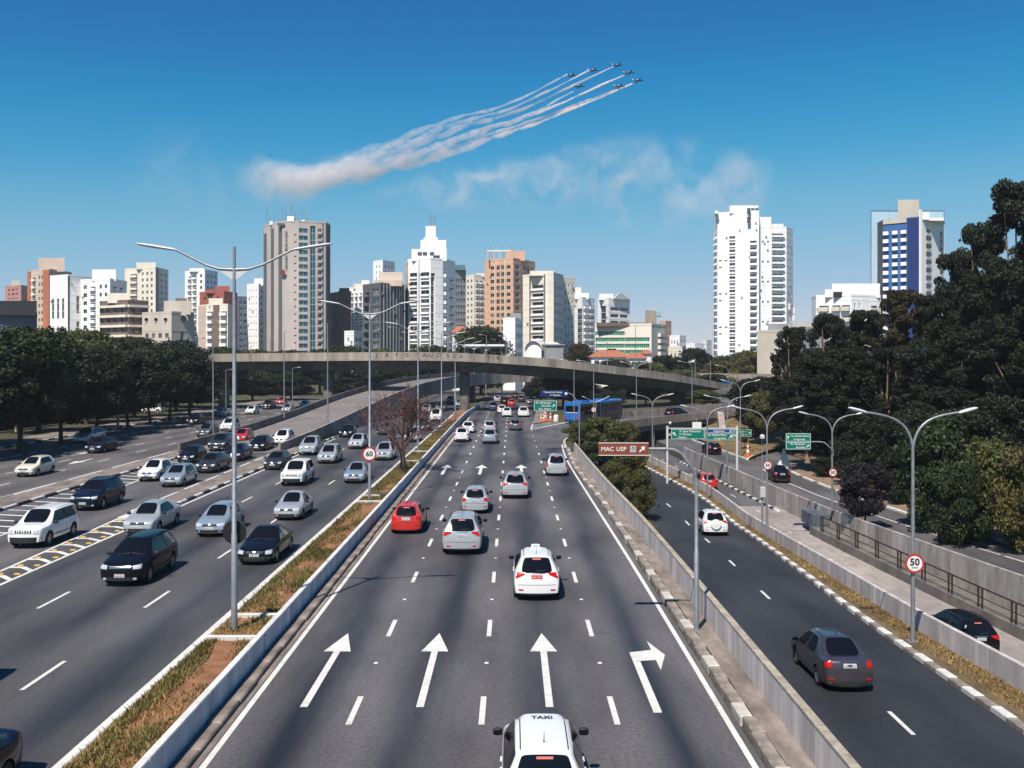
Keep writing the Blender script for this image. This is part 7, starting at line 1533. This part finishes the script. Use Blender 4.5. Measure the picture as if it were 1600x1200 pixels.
# the row along the outer road
GL, GR, GF, GU = 'trees along the outer road', 'trees of the wooded bank', 'trees behind the flyover', 'trees under the flyover'
row = [(-45, 520, 88, 190, L_dark), (30, 514, 96, 150, L_mid), (95, 541, 106, 130, L_dark), (60, 516, 122, 150, L_olive), (150, 548, 116, 110, L_dark), (135, 517, 140, 115, L_olive), (200, 553, 126, 110, L_dark), (235, 543, 136, 95, L_mid), (210, 528, 155, 110, L_mid), (265, 541, 146, 105, L_dark), (296, 556, 158, 95, L_dark), (275, 533, 175, 100, L_blue), (-90, 515, 100, 200, L_dark)]
rowl = ['dark broad tree at the photo edge beside the utility pole', 'dark spreading tree behind the utility pole', 'dark tree shading the cream hatchback side of the road', 'olive topped tree rising above the dark row', 'dark tree above the blue silver SUV', 'olive crown behind the pale concrete pole', 'dark tree above the pale concrete pole', 'low dark tree in the middle of the roadside row', 'green tree under the brown balcony block', 'dark rounded tree near the black saloon', 'last dark tree of the roadside row', 'bluish dark tree where the flyover begins', 'outermost dark tree of the roadside row']
for i, ((px, y, d, w_, m), l) in enumerate(zip(row, rowl)): tree(l, px, y, d, w_, PB[i % 3], m, 0.05, GL)
for i, (px, y, d, w_, l) in enumerate(((20, 535, 200, 120, 'tree far behind the utility pole'), (120, 530, 205, 120, 'tree below the white slit window offices'), (190, 540, 215, 90, 'small tree below the arched beige building'), (330, 552, 215, 100, 'tree behind the start of the flyover'))): tree(l, px, y, d, w_, PB[i % 3], [L_mid, L_olive, L_dark, L_mid][i], -0.1, GL)
# line of trees behind the flyover
for i, (px, y, w_, d, m, l) in enumerate(((345, 543, 90, 262, L_mid, 'round green tree below the brick red building'), (400, 547, 80, 268, L_olive, 'olive tree at the foot of the plain white tower'), (450, 548, 85, 262, L_mid, 'green tree at the foot of the hotel'), (500, 547, 90, 270, L_mid, 'green tree beside the hotel corner'), (545, 541, 80, 262, L_mid, 'green tree below the brown gridded offices'), (590, 546, 80, 268, L_olive, 'olive tree below the dark glass block'), (635, 549, 75, 262, L_mid, 'green tree below the stepped tower'), (680, 541, 80, 272, L_mid, 'green tree left of the domed tree'),
                                      (905, 538, 55, 262, L_rust, 'rusty bare looking tree before the green offices'), (955, 546, 40, 285, L_mid, 'green tree under the green glass ribbons'), (1045, 556, 60, 262, L_dark, 'dark tree beyond the terracotta roofs'), (1085, 545, 60, 275, L_dark, 'dark tree near the low white houses'), (1010, 566, 70, 236, L_olive, 'olive tree just above the descending flyover'), (960, 562, 60, 232, L_mid, 'green tree below the terracotta house'), (1065, 578, 75, 240, L_olive, 'olive tree behind the flyover bend'), (1130, 565, 75, 245, L_yellow, 'yellowish tree at the foot of the tall white tower'), (1165, 548, 50, 262, L_yellow, 'pale flowering tree beside the windowless block'), (1115, 585, 60, 236, L_mid, 'green tree at the end of the flyover'), (870, 553, 55, 245, L_olive, 'olive tree behind the white shed'))):
    tree(l, px, y, d, w_, PB[i % 3], m, -0.1, GF)
tree('large domed green tree behind the white canopy', 752, 511, 262, 108, PD[0], L_mid, -0.1, GF)
# in the shade below the flyover
for i, (px, y, d, w_, l) in enumerate(((880, 583, 190, 85, 'dark tree behind the green exit sign'), (915, 600, 186, 60, 'dark tree directly behind the bus'), (950, 612, 172, 55, 'dark tree at the bus front'), (845, 590, 205, 60, 'dark tree beside the navy sign'), (1010, 606, 196, 55, 'dark tree under the descending flyover'), (1100, 610, 185, 60, 'olive tree beside the palm'), (330, 585, 215, 70, 'shaded tree below the flyover start'), (395, 590, 222, 80, 'shaded tree behind the white hatchback'), (455, 588, 226, 80, 'shaded tree behind the ramp parapet'), (540, 590, 236, 70, 'shaded tree behind the flyover pier'), (585, 578, 250, 70, 'tree above the ramp curve'), (300, 600, 190, 70, 'shaded tree beside the tree row end'))):
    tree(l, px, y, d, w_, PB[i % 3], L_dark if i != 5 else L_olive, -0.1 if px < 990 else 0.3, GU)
# the wooded bank
bank = [(1238, 512, 118, 75, 0, L_dark, 'dark tree beside the lattice mast'), (1292, 492, 112, 90, 0, L_blue, 'dark crown below the white terraced building'), (1350, 486, 116, 100, 1, L_dark, 'tall dark tree before the white terraced building'), (1405, 455, 110, 110, 2, L_rust, 'tall brownish tree below the blue tower'), (1455, 462, 100, 100, 0, L_dark, 'tall dark tree under the blue tower corner'), (1500, 395, 106, 110, 1, L_dark, 'very tall dark eucalyptus with open limbs'), (1535, 352, 102, 120, 2, L_blue, 'very tall eucalyptus with layered crown'), (1590, 287, 94, 150, 0, L_dark, 'tallest eucalyptus at the photo edge'), (1650, 310, 90, 160, 1, L_dark, 'eucalyptus mostly cropped by the photo edge'),
        (1262, 560, 100, 90, 1, L_dark, 'dark tree above the traffic camera pole'), (1325, 545, 96, 110, 2, L_dark, 'dark tree with a pale forked trunk'), (1385, 545, 92, 120, 0, L_dark, 'dense dark tree in the middle of the bank'), (1440, 545, 88, 120, 1, L_blue, 'dense dark tree above the small purple tree'), (1500, 520, 86, 130, 2, L_dark, 'dense dark tree behind the curved lamp'), (1560, 500, 82, 140, 0, L_dark, 'dense dark tree at the right of the bank'), (1615, 480, 78, 150, 1, L_dark, 'dense dark tree cropped by the photo edge'), (1540, 430, 96, 120, 2, L_dark, 'mid height eucalyptus filling the crown gap')]
for px, y, d, w_, k, m, l in bank: tree(l.replace('at the right of', 'at the far end of'), px, y, d, w_, PT[k], m, Z3 + 1.2, GR, M_barkp if k == 2 else None)
for i, (px, y, d, w_, m, l) in enumerate(((1190, 590, 135, 100, L_dark, 'spreading dark tree below the windowless block'), (1255, 580, 120, 90, L_dark, 'dark tree above the green two part sign'), (1295, 650, 100, 80, L_dark, 'low dark tree behind the green two part sign'), (1262, 660, 108, 70, L_olive, 'olive tree just behind the green two part sign'), (1195, 612, 128, 60, L_yellow, 'yellowish tree on the grass mound'), (1352, 640, 92, 90, L_dark, 'dark understorey tree near the orange soil'), (1420, 640, 84, 110, L_dark, 'dark understorey tree behind the fence'), (1500, 640, 74, 130, L_mid, 'green understorey tree above the olive bush'), (1570, 620, 70, 150, L_dark, 'dark understorey tree at the photo edge'))):
    tree(l, px, y, d, w_, PB[i % 3], m, Z3 + 0.4, GR)
for i, (px, y, d, w_, m, l) in enumerate(((1450, 668, 66, 130, L_mid, 'dark green bush spilling over the bar fence'), (1545, 688, 61, 135, L_olive, 'large olive bush above the kerb'), (1612, 700, 58, 125, L_yellow, 'yellowish bush at the photo edge'), (1500, 725, 60, 90, L_mid, 'lower green bush near the painted kerb'), (1400, 700, 78, 80, L_dark, 'dark bush beside the orange soil'), (1330, 690, 90, 70, L_dark, 'dark bush behind the works sign'), (1290, 715, 96, 50, L_dark, 'small dark bush at the wooded bend'))):
    tree(l, px, y, d, w_, PS[i % 2], m, Z3 + 0.3, 'bushes of the wooded bank', name='bush', cat='bush')
# shrubs behind the roadside wall
for i, (px, y, d, w_, m, l, z) in enumerate(((935, 652, 104, 75, L_olive, 'big round shrub in front of the bus', -0.9), (905, 660, 112, 55, L_olive, 'shrub at the curved kerb beside the bus', -0.3), (975, 660, 100, 70, L_olive, 'tall leafy shrub below the low bridge', -1.6), (935, 690, 92, 70, L_mid, 'leafy shrub above the museum sign', -1.5), (985, 700, 84, 75, L_yellow, 'yellow green shrub under the museum sign', -2.2), (960, 722, 78, 50, L_olive, 'shrub leaning over the roadside wall', -1.8), (1000, 735, 74, 50, L_olive, 'loose shrub at the edge of the sinking road', -2.8))):
    tree(l, px, y, d, w_, PS[i % 2], m, z, 'shrubs behind the roadside wall', name='shrub', cat='shrub')
tree('small dark purple tree on the slip road edge', 1350, 724, 66, 74, PB[1], L_purple, Z3, GR, name='tree')
tree('slim young tree on the dry grass mound', 1180, 660, 128, 22, PB[0], L_dark, Z3 + 1, GR); tree('second slim young tree on the dry grass mound', 1163, 668, 124, 18, PB[2], L_olive, Z3 + 0.6, GR)
# far wood that closes the horizon
for i, (px, y, d, w_, m, l) in enumerate(((-120, 530, 300, 200, L_mid, 'wide dark grove beyond the outer road'), (60, 538, 310, 180, L_mid, 'wide grove below the tan tower'), (250, 540, 320, 180, L_mid, 'wide grove below the cream tower'), (1160, 556, 330, 150, L_mid, 'wide grove at the foot of the tall white tower'), (1290, 545, 240, 160, L_dark, 'wide grove behind the wooded bank'), (1450, 530, 200, 200, L_dark, 'wide dark grove filling the bank'), (1600, 480, 150, 240, L_dark, 'wide dark grove at the end of the bank'), (1010, 552, 340, 120, L_mid, 'wide grove behind the terracotta houses'), (1700, 470, 120, 260, L_dark, 'wide dark grove out beyond the photo edge'))): tree(l, px, y, d, w_, PV[i % 2], m, 0.0, 'groves closing the view', name='grove_tree')
# palm
pm = thing('palm_tree', 'small palm with drooping fronds beside the low bridge', 'palm', (38.4, 163, 0.0), 0); MB().tube([(0, 0, -0.2), (0.1, 0, 1.5), (0.2, 0, 2.8)], [0.22, 0.17, 0.15], 8).build('trunk', M_bark, pm, 60)
for k in range(13):
    a = 2 * PI * k / 13 + random.uniform(-0.2, 0.2); L = random.uniform(2.6, 3.4); up = random.uniform(0.5, 2.0); b = MB(); pts = []
    for i in range(9): f = i / 8; pts.append(Vector((0.2 + math.cos(a) * L * f, math.sin(a) * L * f, 2.8 + up * math.sin(f * 2.2) * 1.1 - 1.6 * f * f)))
    sd_ = Vector((-math.sin(a), math.cos(a), 0))
    for i in range(8):
        for s_ in (-1, 1):
            for h in (0.0, 0.5): p = pts[i].lerp(pts[i + 1], h); q = pts[i].lerp(pts[i + 1], h + 0.3); tip = p.lerp(pts[i + 1], 0.6) + sd_ * s_ * 0.75 * (1 - i / 10) + Vector((0, 0, -0.3)); b.quad(p, q, tip)
    b.build('frond', L_mid, pm)
# bare pink flowering tree in the median
bt = thing('bare_tree', 'almost bare tree with pink blossom growing in the median', 'tree', (-8.9, 78, 0.1)); b = MB(); tips = []; rd = random.Random(5)
def grow(p, d, L, r, lev):
    n = 4; pts = [p]; q = p; dd = d.copy()
    for i in range(n):
        dd = (dd + Vector((rd.gauss(0, 0.13), rd.gauss(0, 0.13), rd.gauss(0.03, 0.09)))).normalized(); q = q + dd * (L / n); pts.append(q)
    b.tube(pts, [r * (1 - 0.45 * i / n) for i in range(n + 1)], 6 if lev < 2 else 4, cap=False)
    if lev >= 4: tips.append(q); return
    for k in range(rd.choice((3, 3, 4)) if lev < 3 else 3):
        s_ = rd.randint(2, n); ax = dd.orthogonal().normalized(); ax.rotate(Matrix.Rotation(rd.uniform(0, 6.28), 3, dd)); nd = (dd + ax * rd.uniform(0.5, 1.0) + Vector((0, 0, 0.10))).normalized(); grow(pts[s_], nd, L * rd.uniform(0.62, 0.8), r * 0.52, lev + 1); 
        if lev > 1: tips.append(pts[s_])
tr_ = MB(); tr_.tube([(0, 0, -0.2), (0, 0, 0.2), (0.05, 0, 1.0), (-0.05, 0, 1.9)], [0.30, 0.24, 0.2, 0.18], 8).build('trunk', M_bark, bt, 60)
for k in range(8): a = k * 0.79 + 0.2; grow(Vector((-0.05 + 0.05 * math.cos(a), 0.05 * math.sin(a), 1.7)), Vector((math.cos(a) * 0.62, math.sin(a) * 0.62, 0.75)).normalized(), 2.3, 0.13, 0)
tag(b.build('branches', mat('twig', (0.10, 0.062, 0.05), 0.9), bt), kind='stuff')
tips_s = [(t.x, t.y, t.z, 0.22, 0.22, 0.18) for t in tips if rd.random() < 0.30]
o = obj('blossom', leaves('blossom', tips_s, 1500, 0.045, mat('pink_blossom', (0.40, 0.08, 0.16), 0.7, island=0.4), 0.2), bt); tag(o, kind='stuff')
o = obj('leaves', leaves('leaves', [(t.x, t.y, t.z, 0.25, 0.25, 0.2) for t in tips if rd.random() < 0.4], 2600, 0.045, L_rust, 0.2), bt); tag(o, kind='stuff')
# grass: median, verge, bank
def grass(name, fn, n, m, h=(0.07, 0.2), wd=0.028):
    P = np.array([fn() for _ in range(n)]); hh = rng.uniform(h[0], h[1], n); a = rng.uniform(0, 6.28, n); ln = rng.normal(0, 0.45, (n, 2)) * hh[:, None]
    v = np.empty((n, 3, 3)); w2 = wd * rng.uniform(0.6, 1.4, n); v[:, 0] = P + np.stack([np.cos(a) * w2, np.sin(a) * w2, 0 * a], 1); v[:, 1] = P - np.stack([np.cos(a) * w2, np.sin(a) * w2, 0 * a], 1); v[:, 2] = P + np.concatenate([ln, hh[:, None]], 1)
    me = bpy.data.meshes.new(name); me.vertices.add(n * 3); me.vertices.foreach_set('co', v.ravel()); me.loops.add(n * 3); me.loops.foreach_set('vertex_index', np.arange(n * 3)); me.polygons.add(n); me.polygons.foreach_set('loop_start', np.arange(0, n * 3, 3)); me.materials.append(m); me.update(calc_edges=True)
    return obj(name, me)
M_g1 = leafmat('grass_green', (0.13, 0.125, 0.036), 0.45); M_g2 = leafmat('grass_dry', (0.30, 0.20, 0.08), 0.45)
from mathutils import noise as mnoise
def med_pt(dry):
    while True:
        d = 14 + (random.random() ** 1.5) * 130; x = random.uniform(-9.74, -7.75); e = min(x + 9.78, -7.73 - x)
        dens = mnoise.noise(Vector((x * 1.1, d * 0.35, 3.0 if dry else 0.0))) + (0.35 if e < 0.45 else -0.02) + (0.25 if d > 60 else 0)
        if dens > random.uniform(-0.15, 0.35): return (x, d, 0.12)
tag(grass('grass', lambda: med_pt(False), 40000, M_g1), 'green tufts of grass on the red median soil', 'grass', kind='stuff'); tag(grass('dry_grass', lambda: med_pt(True), 42000, M_g2, (0.05, 0.16)), 'dry straw coloured grass on the median soil', 'grass', kind='stuff')
def ver_pt():
    d = 22 + random.random() ** 1.4 * 90; a, c = xk1(d) + 0.35, xw2(d); return (c - (c - a) * random.random() ** 1.6 * 0.8, d, z1(d) + 0.12)
tag(grass('verge_grass', ver_pt, 16000, M_g2, (0.04, 0.14)), 'dry orange grass on the verge below the parapet', 'grass', kind='stuff')
def bnk_pt():
    d = 45 + random.random() * 70; return (random.uniform(xw1(d) + 0.3, xe1(d) + 0.1), d, z1(d) + 0.03)
tag(grass('bank_grass', bnk_pt, 14000, M_g1, (0.08, 0.3), 0.04), 'rough grass on the bank behind the roadside wall', 'grass', kind='stuff')
# ---------------------------------------------------------------- aerobatic planes and their smoke
M_pl = mat('plane_dark', (0.03, 0.04, 0.05), 0.4); M_plw = mat('plane_white', (0.55, 0.56, 0.58), 0.4)
DP = 900.0
plane0 = None
def plane(label, px, py):
    global plane0
    p = at(px, py, DP); loc = (p.x, p.y, p.z)
    if plane0 is None:
        t = thing('aerobatic_plane', label, 'plane', loc, 0, 'planes flying in formation'); plane0 = t
        n = 10; secs = [(-5.6, 0.12, 0.25), (-4.4, 0.3, 0.1), (-2.0, 0.55, 0.0), (0.5, 0.65, 0.0), (2.5, 0.6, 0), (4.2, 0.5, -0.05), (5.2, 0.3, -0.05), (5.6, 0.08, -0.05)]
        MB().tube([(x, 0, z) for x, r, z in secs], [r for x, r, z in secs], n).build('fuselage', M_pl, t, 60)
        MB().tube([(-1.2, 0, 0.45), (-0.4, 0, 0.85), (1.2, 0, 0.9), (2.4, 0, 0.5)], [0.15, 0.42, 0.42, 0.15], 8).build('canopy', M_plw, t, 60)
        for s in (-1, 1):
            b = MB(); b.v = [(1.3, s * 0.4, -0.25), (-0.9, s * 0.4, -0.25), (-0.5, s * 5.5, 0.15), (0.6, s * 5.5, 0.15), (1.3, s * 0.4, -0.05), (-0.9, s * 0.4, -0.1), (-0.5, s * 5.5, 0.22), (0.6, s * 5.5, 0.22)]; b.f = [(0, 1, 2, 3), (4, 7, 6, 5), (0, 3, 7, 4), (1, 5, 6, 2), (3, 2, 6, 7)]; b.m = [0] * 5; fixn(b.build('wing', M_pl, t).data)
            b = MB(); b.v = [(-4.2, s * 0.15, 0.2), (-5.4, s * 0.15, 0.2), (-5.3, s * 2.2, 0.25), (-4.7, s * 2.2, 0.25), (-4.2, s * 0.15, 0.28), (-5.4, s * 0.15, 0.28), (-5.3, s * 2.2, 0.3), (-4.7, s * 2.2, 0.3)]; b.f = [(0, 1, 2, 3), (4, 7, 6, 5), (0, 3, 7, 4), (1, 5, 6, 2), (3, 2, 6, 7)]; b.m = [0] * 5; fixn(b.build('tailplane', M_pl, t).data)
        b = MB(); b.v = [(-3.9, -0.06, 0.3), (-5.5, -0.06, 0.3), (-5.7, -0.05, 2.0), (-5.0, -0.05, 2.0), (-3.9, 0.06, 0.3), (-5.5, 0.06, 0.3), (-5.7, 0.05, 2.0), (-5.0, 0.05, 2.0)]; b.f = [(0, 1, 2, 3), (4, 7, 6, 5), (0, 3, 7, 4), (1, 5, 6, 2), (3, 2, 6, 7)]; b.m = [0] * 5; fixn(b.build('fin', M_plw, t).data)
        for k in range(3): a = 2 * PI * k / 3; MB().box(-0.03, 0.03, -0.09, 0.09, 0, 1.2).build('propeller_blade', M_pl, t, loc=(5.45, 0, -0.05)).rotation_euler = (a, 0, 0)
    else: t = dup(plane0); t.location = loc; t['label'] = label
    t.rotation_euler = (R(-12), R(-9), R(22)); return t
PLN = [((893, 118), 'plane at the tail end of the upper trail'), ((927, 110), 'second plane of the upper line'), ((965, 102), 'topmost plane leading the upper line'), ((983, 114), 'plane just below the topmost plane'), ((997, 126), 'foremost plane at the very front of the formation'), ((968, 135), 'plane close behind the foremost plane'), ((905, 135), 'plane below the second plane in the middle of the trails')]
for (x, y), l in PLN: plane(l, x, y)
def smoke_mat(name, xa, xb, da, db, nscale, lo, hi, col=(0.995, 0.985, 0.985), det=5):
    """white smoke whose density falls from db (at world x = xb) to da (at xa), broken up by noise"""
    m = bpy.data.materials.new(name); m.use_nodes = True; n = m.node_tree; n.nodes.remove(n.nodes['Principled BSDF']); out = n.nodes['Material Output']; L = n.links.new
    pv = n.nodes.new('ShaderNodeVolumePrincipled'); pv.inputs['Color'].default_value = (*col, 1); pv.inputs['Anisotropy'].default_value = -0.25
    g = n.nodes.new('ShaderNodeNewGeometry'); sx = n.nodes.new('ShaderNodeSeparateXYZ'); L(g.outputs['Position'], sx.inputs[0])
    mr = n.nodes.new('ShaderNodeMapRange'); mr.inputs[1].default_value = xa; mr.inputs[2].default_value = xb; mr.inputs[3].default_value = 0; mr.inputs[4].default_value = 1; L(sx.outputs[0], mr.inputs[0])
    pw = n.nodes.new('ShaderNodeMath'); pw.operation = 'POWER'; pw.inputs[0].default_value = db / da; L(mr.outputs[0], pw.inputs[1])
    ml = n.nodes.new('ShaderNodeMath'); ml.operation = 'MULTIPLY'; ml.inputs[1].default_value = da; L(pw.outputs[0], ml.inputs[0])
    ns = n.nodes.new('ShaderNodeTexNoise'); ns.inputs['Scale'].default_value = nscale; ns.inputs['Detail'].default_value = det; ns.inputs['Roughness'].default_value = 0.62; ns.inputs['Distortion'].default_value = 0.6; L(g.outputs['Position'], ns.inputs['Vector'])
    m2 = n.nodes.new('ShaderNodeMapRange'); m2.inputs[1].default_value = lo; m2.inputs[2].default_value = hi; m2.inputs[3].default_value = 0.0; m2.inputs[4].default_value = 1.0; L(ns.outputs[0], m2.inputs[0])
    m3 = n.nodes.new('ShaderNodeMath'); m3.operation = 'MULTIPLY'; L(ml.outputs[0], m3.inputs[0]); L(m2.outputs[0], m3.inputs[1]); L(m3.outputs[0], pv.inputs['Density']); L(pv.outputs[0], out.inputs['Volume']); return m
XW = lambda px: (px - 800) * DP / F0
M_trail = smoke_mat('smoke_trail', XW(400), XW(960), 0.010, 2.4, 0.11, 0.28, 0.72, (0.995, 0.92, 0.90), 7)
UP_ = [(888, 120), (790, 168), (700, 192), (593, 234), (480, 272), (392, 262)]; LO_ = [(964, 139), (850, 187), (779, 211), (690, 243), (590, 266), (430, 296)]
lab = ['uppermost white smoke trail of the formation', 'second white smoke trail from the top', 'third white smoke trail from the top', 'long white smoke trail below the topmost plane', 'lowest white smoke trail of the formation', 'short bright smoke trail behind the lower pair', 'white smoke trail in the middle of the bundle']
order = [0, 1, 2, 4, 6, 5, 3]
for i, ((x, y), l) in enumerate(PLN):
    f = order[i] / 6; pts = [(x - 7, y + 3)] + [((1 - f) * u[0] + f * q[0], (1 - f) * u[1] + f * q[1]) for u, q in zip(UP_, LO_)][1 if x < 900 else 1:]
    fx = [(-k, p) for k, p in enumerate(pts)]; path = []; rad = []; NS = 60
    for k in range(NS + 1):
        t = k / NS * (len(pts) - 1); px = slerp([(j, p[0]) for j, p in enumerate(pts)], t); py = slerp([(j, p[1]) for j, p in enumerate(pts)], t)
        s = (x - px); r = 0.8 + s * 0.0065 + (max(0, s - 180) * 0.016) + (max(0, s - 380) * 0.025)
        wob = 0.22 * r * math.sin(k * 0.7 + i * 2) + 0.12 * r * math.sin(k * 1.9 + i)
        q = at(px, py, DP); path.append((q.x, q.y + 3.0 * (i - 3), q.z + wob)); rad.append(r * (0.85 + 0.2 * math.sin(k * 0.9 + i * 1.7)))
    rad[-1] *= 0.3; rad[-2] *= 0.7
    o0 = Vector(path[0]); o = MB().tube([Vector(p) - o0 for p in path], rad, 12).build('smoke_trail', M_trail, None, loc=o0); fixn(o.data); tag(o, lab[i], 'smoke trail', 'smoke trails of the planes', kind='thing')
# old smoke drifting: soft-edged banks of thin smoke
def wisp_mat(name, dens, nscale, lo, hi, col=(0.99, 0.95, 0.945)):
    m = smoke_mat(name, -1e5, 1e5, dens, dens * 1.001, nscale, lo, hi, col, 7); n = m.node_tree; L = n.links.new
    tc = n.nodes.new('ShaderNodeTexCoord'); mp = n.nodes.new('ShaderNodeMapping'); mp.inputs['Location'].default_value = (-1, -1, -1); mp.inputs['Scale'].default_value = (2, 2, 2); L(tc.outputs['Generated'], mp.inputs[0])
    gr = n.nodes.new('ShaderNodeTexGradient'); gr.gradient_type = 'SPHERICAL'; L(mp.outputs[0], gr.inputs[0])
    sm = n.nodes.new('ShaderNodeMapRange'); sm.interpolation_type = 'SMOOTHSTEP'; sm.inputs[1].default_value = 0.0; sm.inputs[2].default_value = 0.75; L(gr.outputs['Fac'], sm.inputs[0])
    pv = [x for x in n.nodes if x.type == 'PRINCIPLED_VOLUME'][0]; src = pv.inputs['Density'].links[0].from_socket; ml = n.nodes.new('ShaderNodeMath'); ml.operation = 'MULTIPLY'; L(src, ml.inputs[0]); L(sm.outputs[0], ml.inputs[1]); L(ml.outputs[0], pv.inputs['Density']); return m
def puff(name, label, px, py, rx, rz_, m, tilt=0.0, back=60, ry=22):
    bm = bmesh.new(); bmesh.ops.create_icosphere(bm, subdivisions=3, radius=1.0)
    for v in bm.verts: v.co = Vector((v.co.x * rx * 0.6, v.co.y * ry, v.co.z * rz_ * 0.6))
    bmesh.ops.recalc_face_normals(bm, faces=bm.faces); me = bpy.data.meshes.new(name); bm.to_mesh(me); bm.free(); me.materials.append(m); q = at(px, py, DP)
    o = obj(name, me, None, (q.x, q.y + back, q.z)); o.rotation_euler[1] = R(tilt); tag(o, label, 'smoke', 'old smoke drifting in the sky', kind='stuff'); return o
M_wisp = wisp_mat('smoke_wisp', 0.036, 0.032, 0.45, 0.78); M_cloud = wisp_mat('smoke_cloud', 0.042, 0.05, 0.36, 0.72, (0.99, 0.90, 0.87)); M_puff = wisp_mat('smoke_puff', 0.042, 0.036, 0.40, 0.76, (0.99, 0.90, 0.87))
puff('smoke_cloud', 'thick pale pinkish smoke where the trails began', 436, 286, 88, 44, M_cloud, 8, 0, 20)
puff('smoke_cloud', 'pale smoke joining the old cloud to the trails', 530, 268, 100, 34, M_cloud, -14, 0, 20)
puff('smoke_wisp', 'long faint smoke wisp under the middle of the trails', 760, 272, 240, 52, M_wisp, -7, 60, 30)
puff('smoke_wisp', 'smoke wisp above the peach tower rising towards the planes', 890, 250, 170, 66, M_wisp, -12, 80, 30)
puff('smoke_wisp', 'broad thin smoke wisp above the pediment offices', 1050, 268, 210, 100, M_wisp, 5, 60, 30)
puff('smoke_wisp', 'pinkish smoke puff above the tall white tower', 1180, 270, 66, 76, M_puff, 25)
puff('smoke_wisp', 'barely visible smoke haze high above the hotel', 250, 250, 190, 120, wisp_mat('smoke_veil', 0.006, 0.02, 0.42, 0.75), 20, 80)
cy.volume_step_rate = 0.12; cy.volume_max_steps = 256
# ---------------------------------------------------------------- the air
mh = bpy.data.materials.new('haze_air'); mh.use_nodes = True; n_ = mh.node_tree; n_.nodes.remove(n_.nodes['Principled BSDF'])
pv = n_.nodes.new('ShaderNodeVolumePrincipled'); pv.inputs['Color'].default_value = (0.86, 0.92, 1.0, 1); pv.inputs['Density'].default_value = 0.00012; pv.inputs['Anisotropy'].default_value = 0.0
n_.links.new(pv.outputs[0], n_.nodes['Material Output'].inputs['Volume'])
hz = MB().box(-9200, 9200, -300, 9200, -6, 96).build('haze', mh); tag(hz, 'thin pale haze hanging over the whole city', 'haze', kind='stuff')
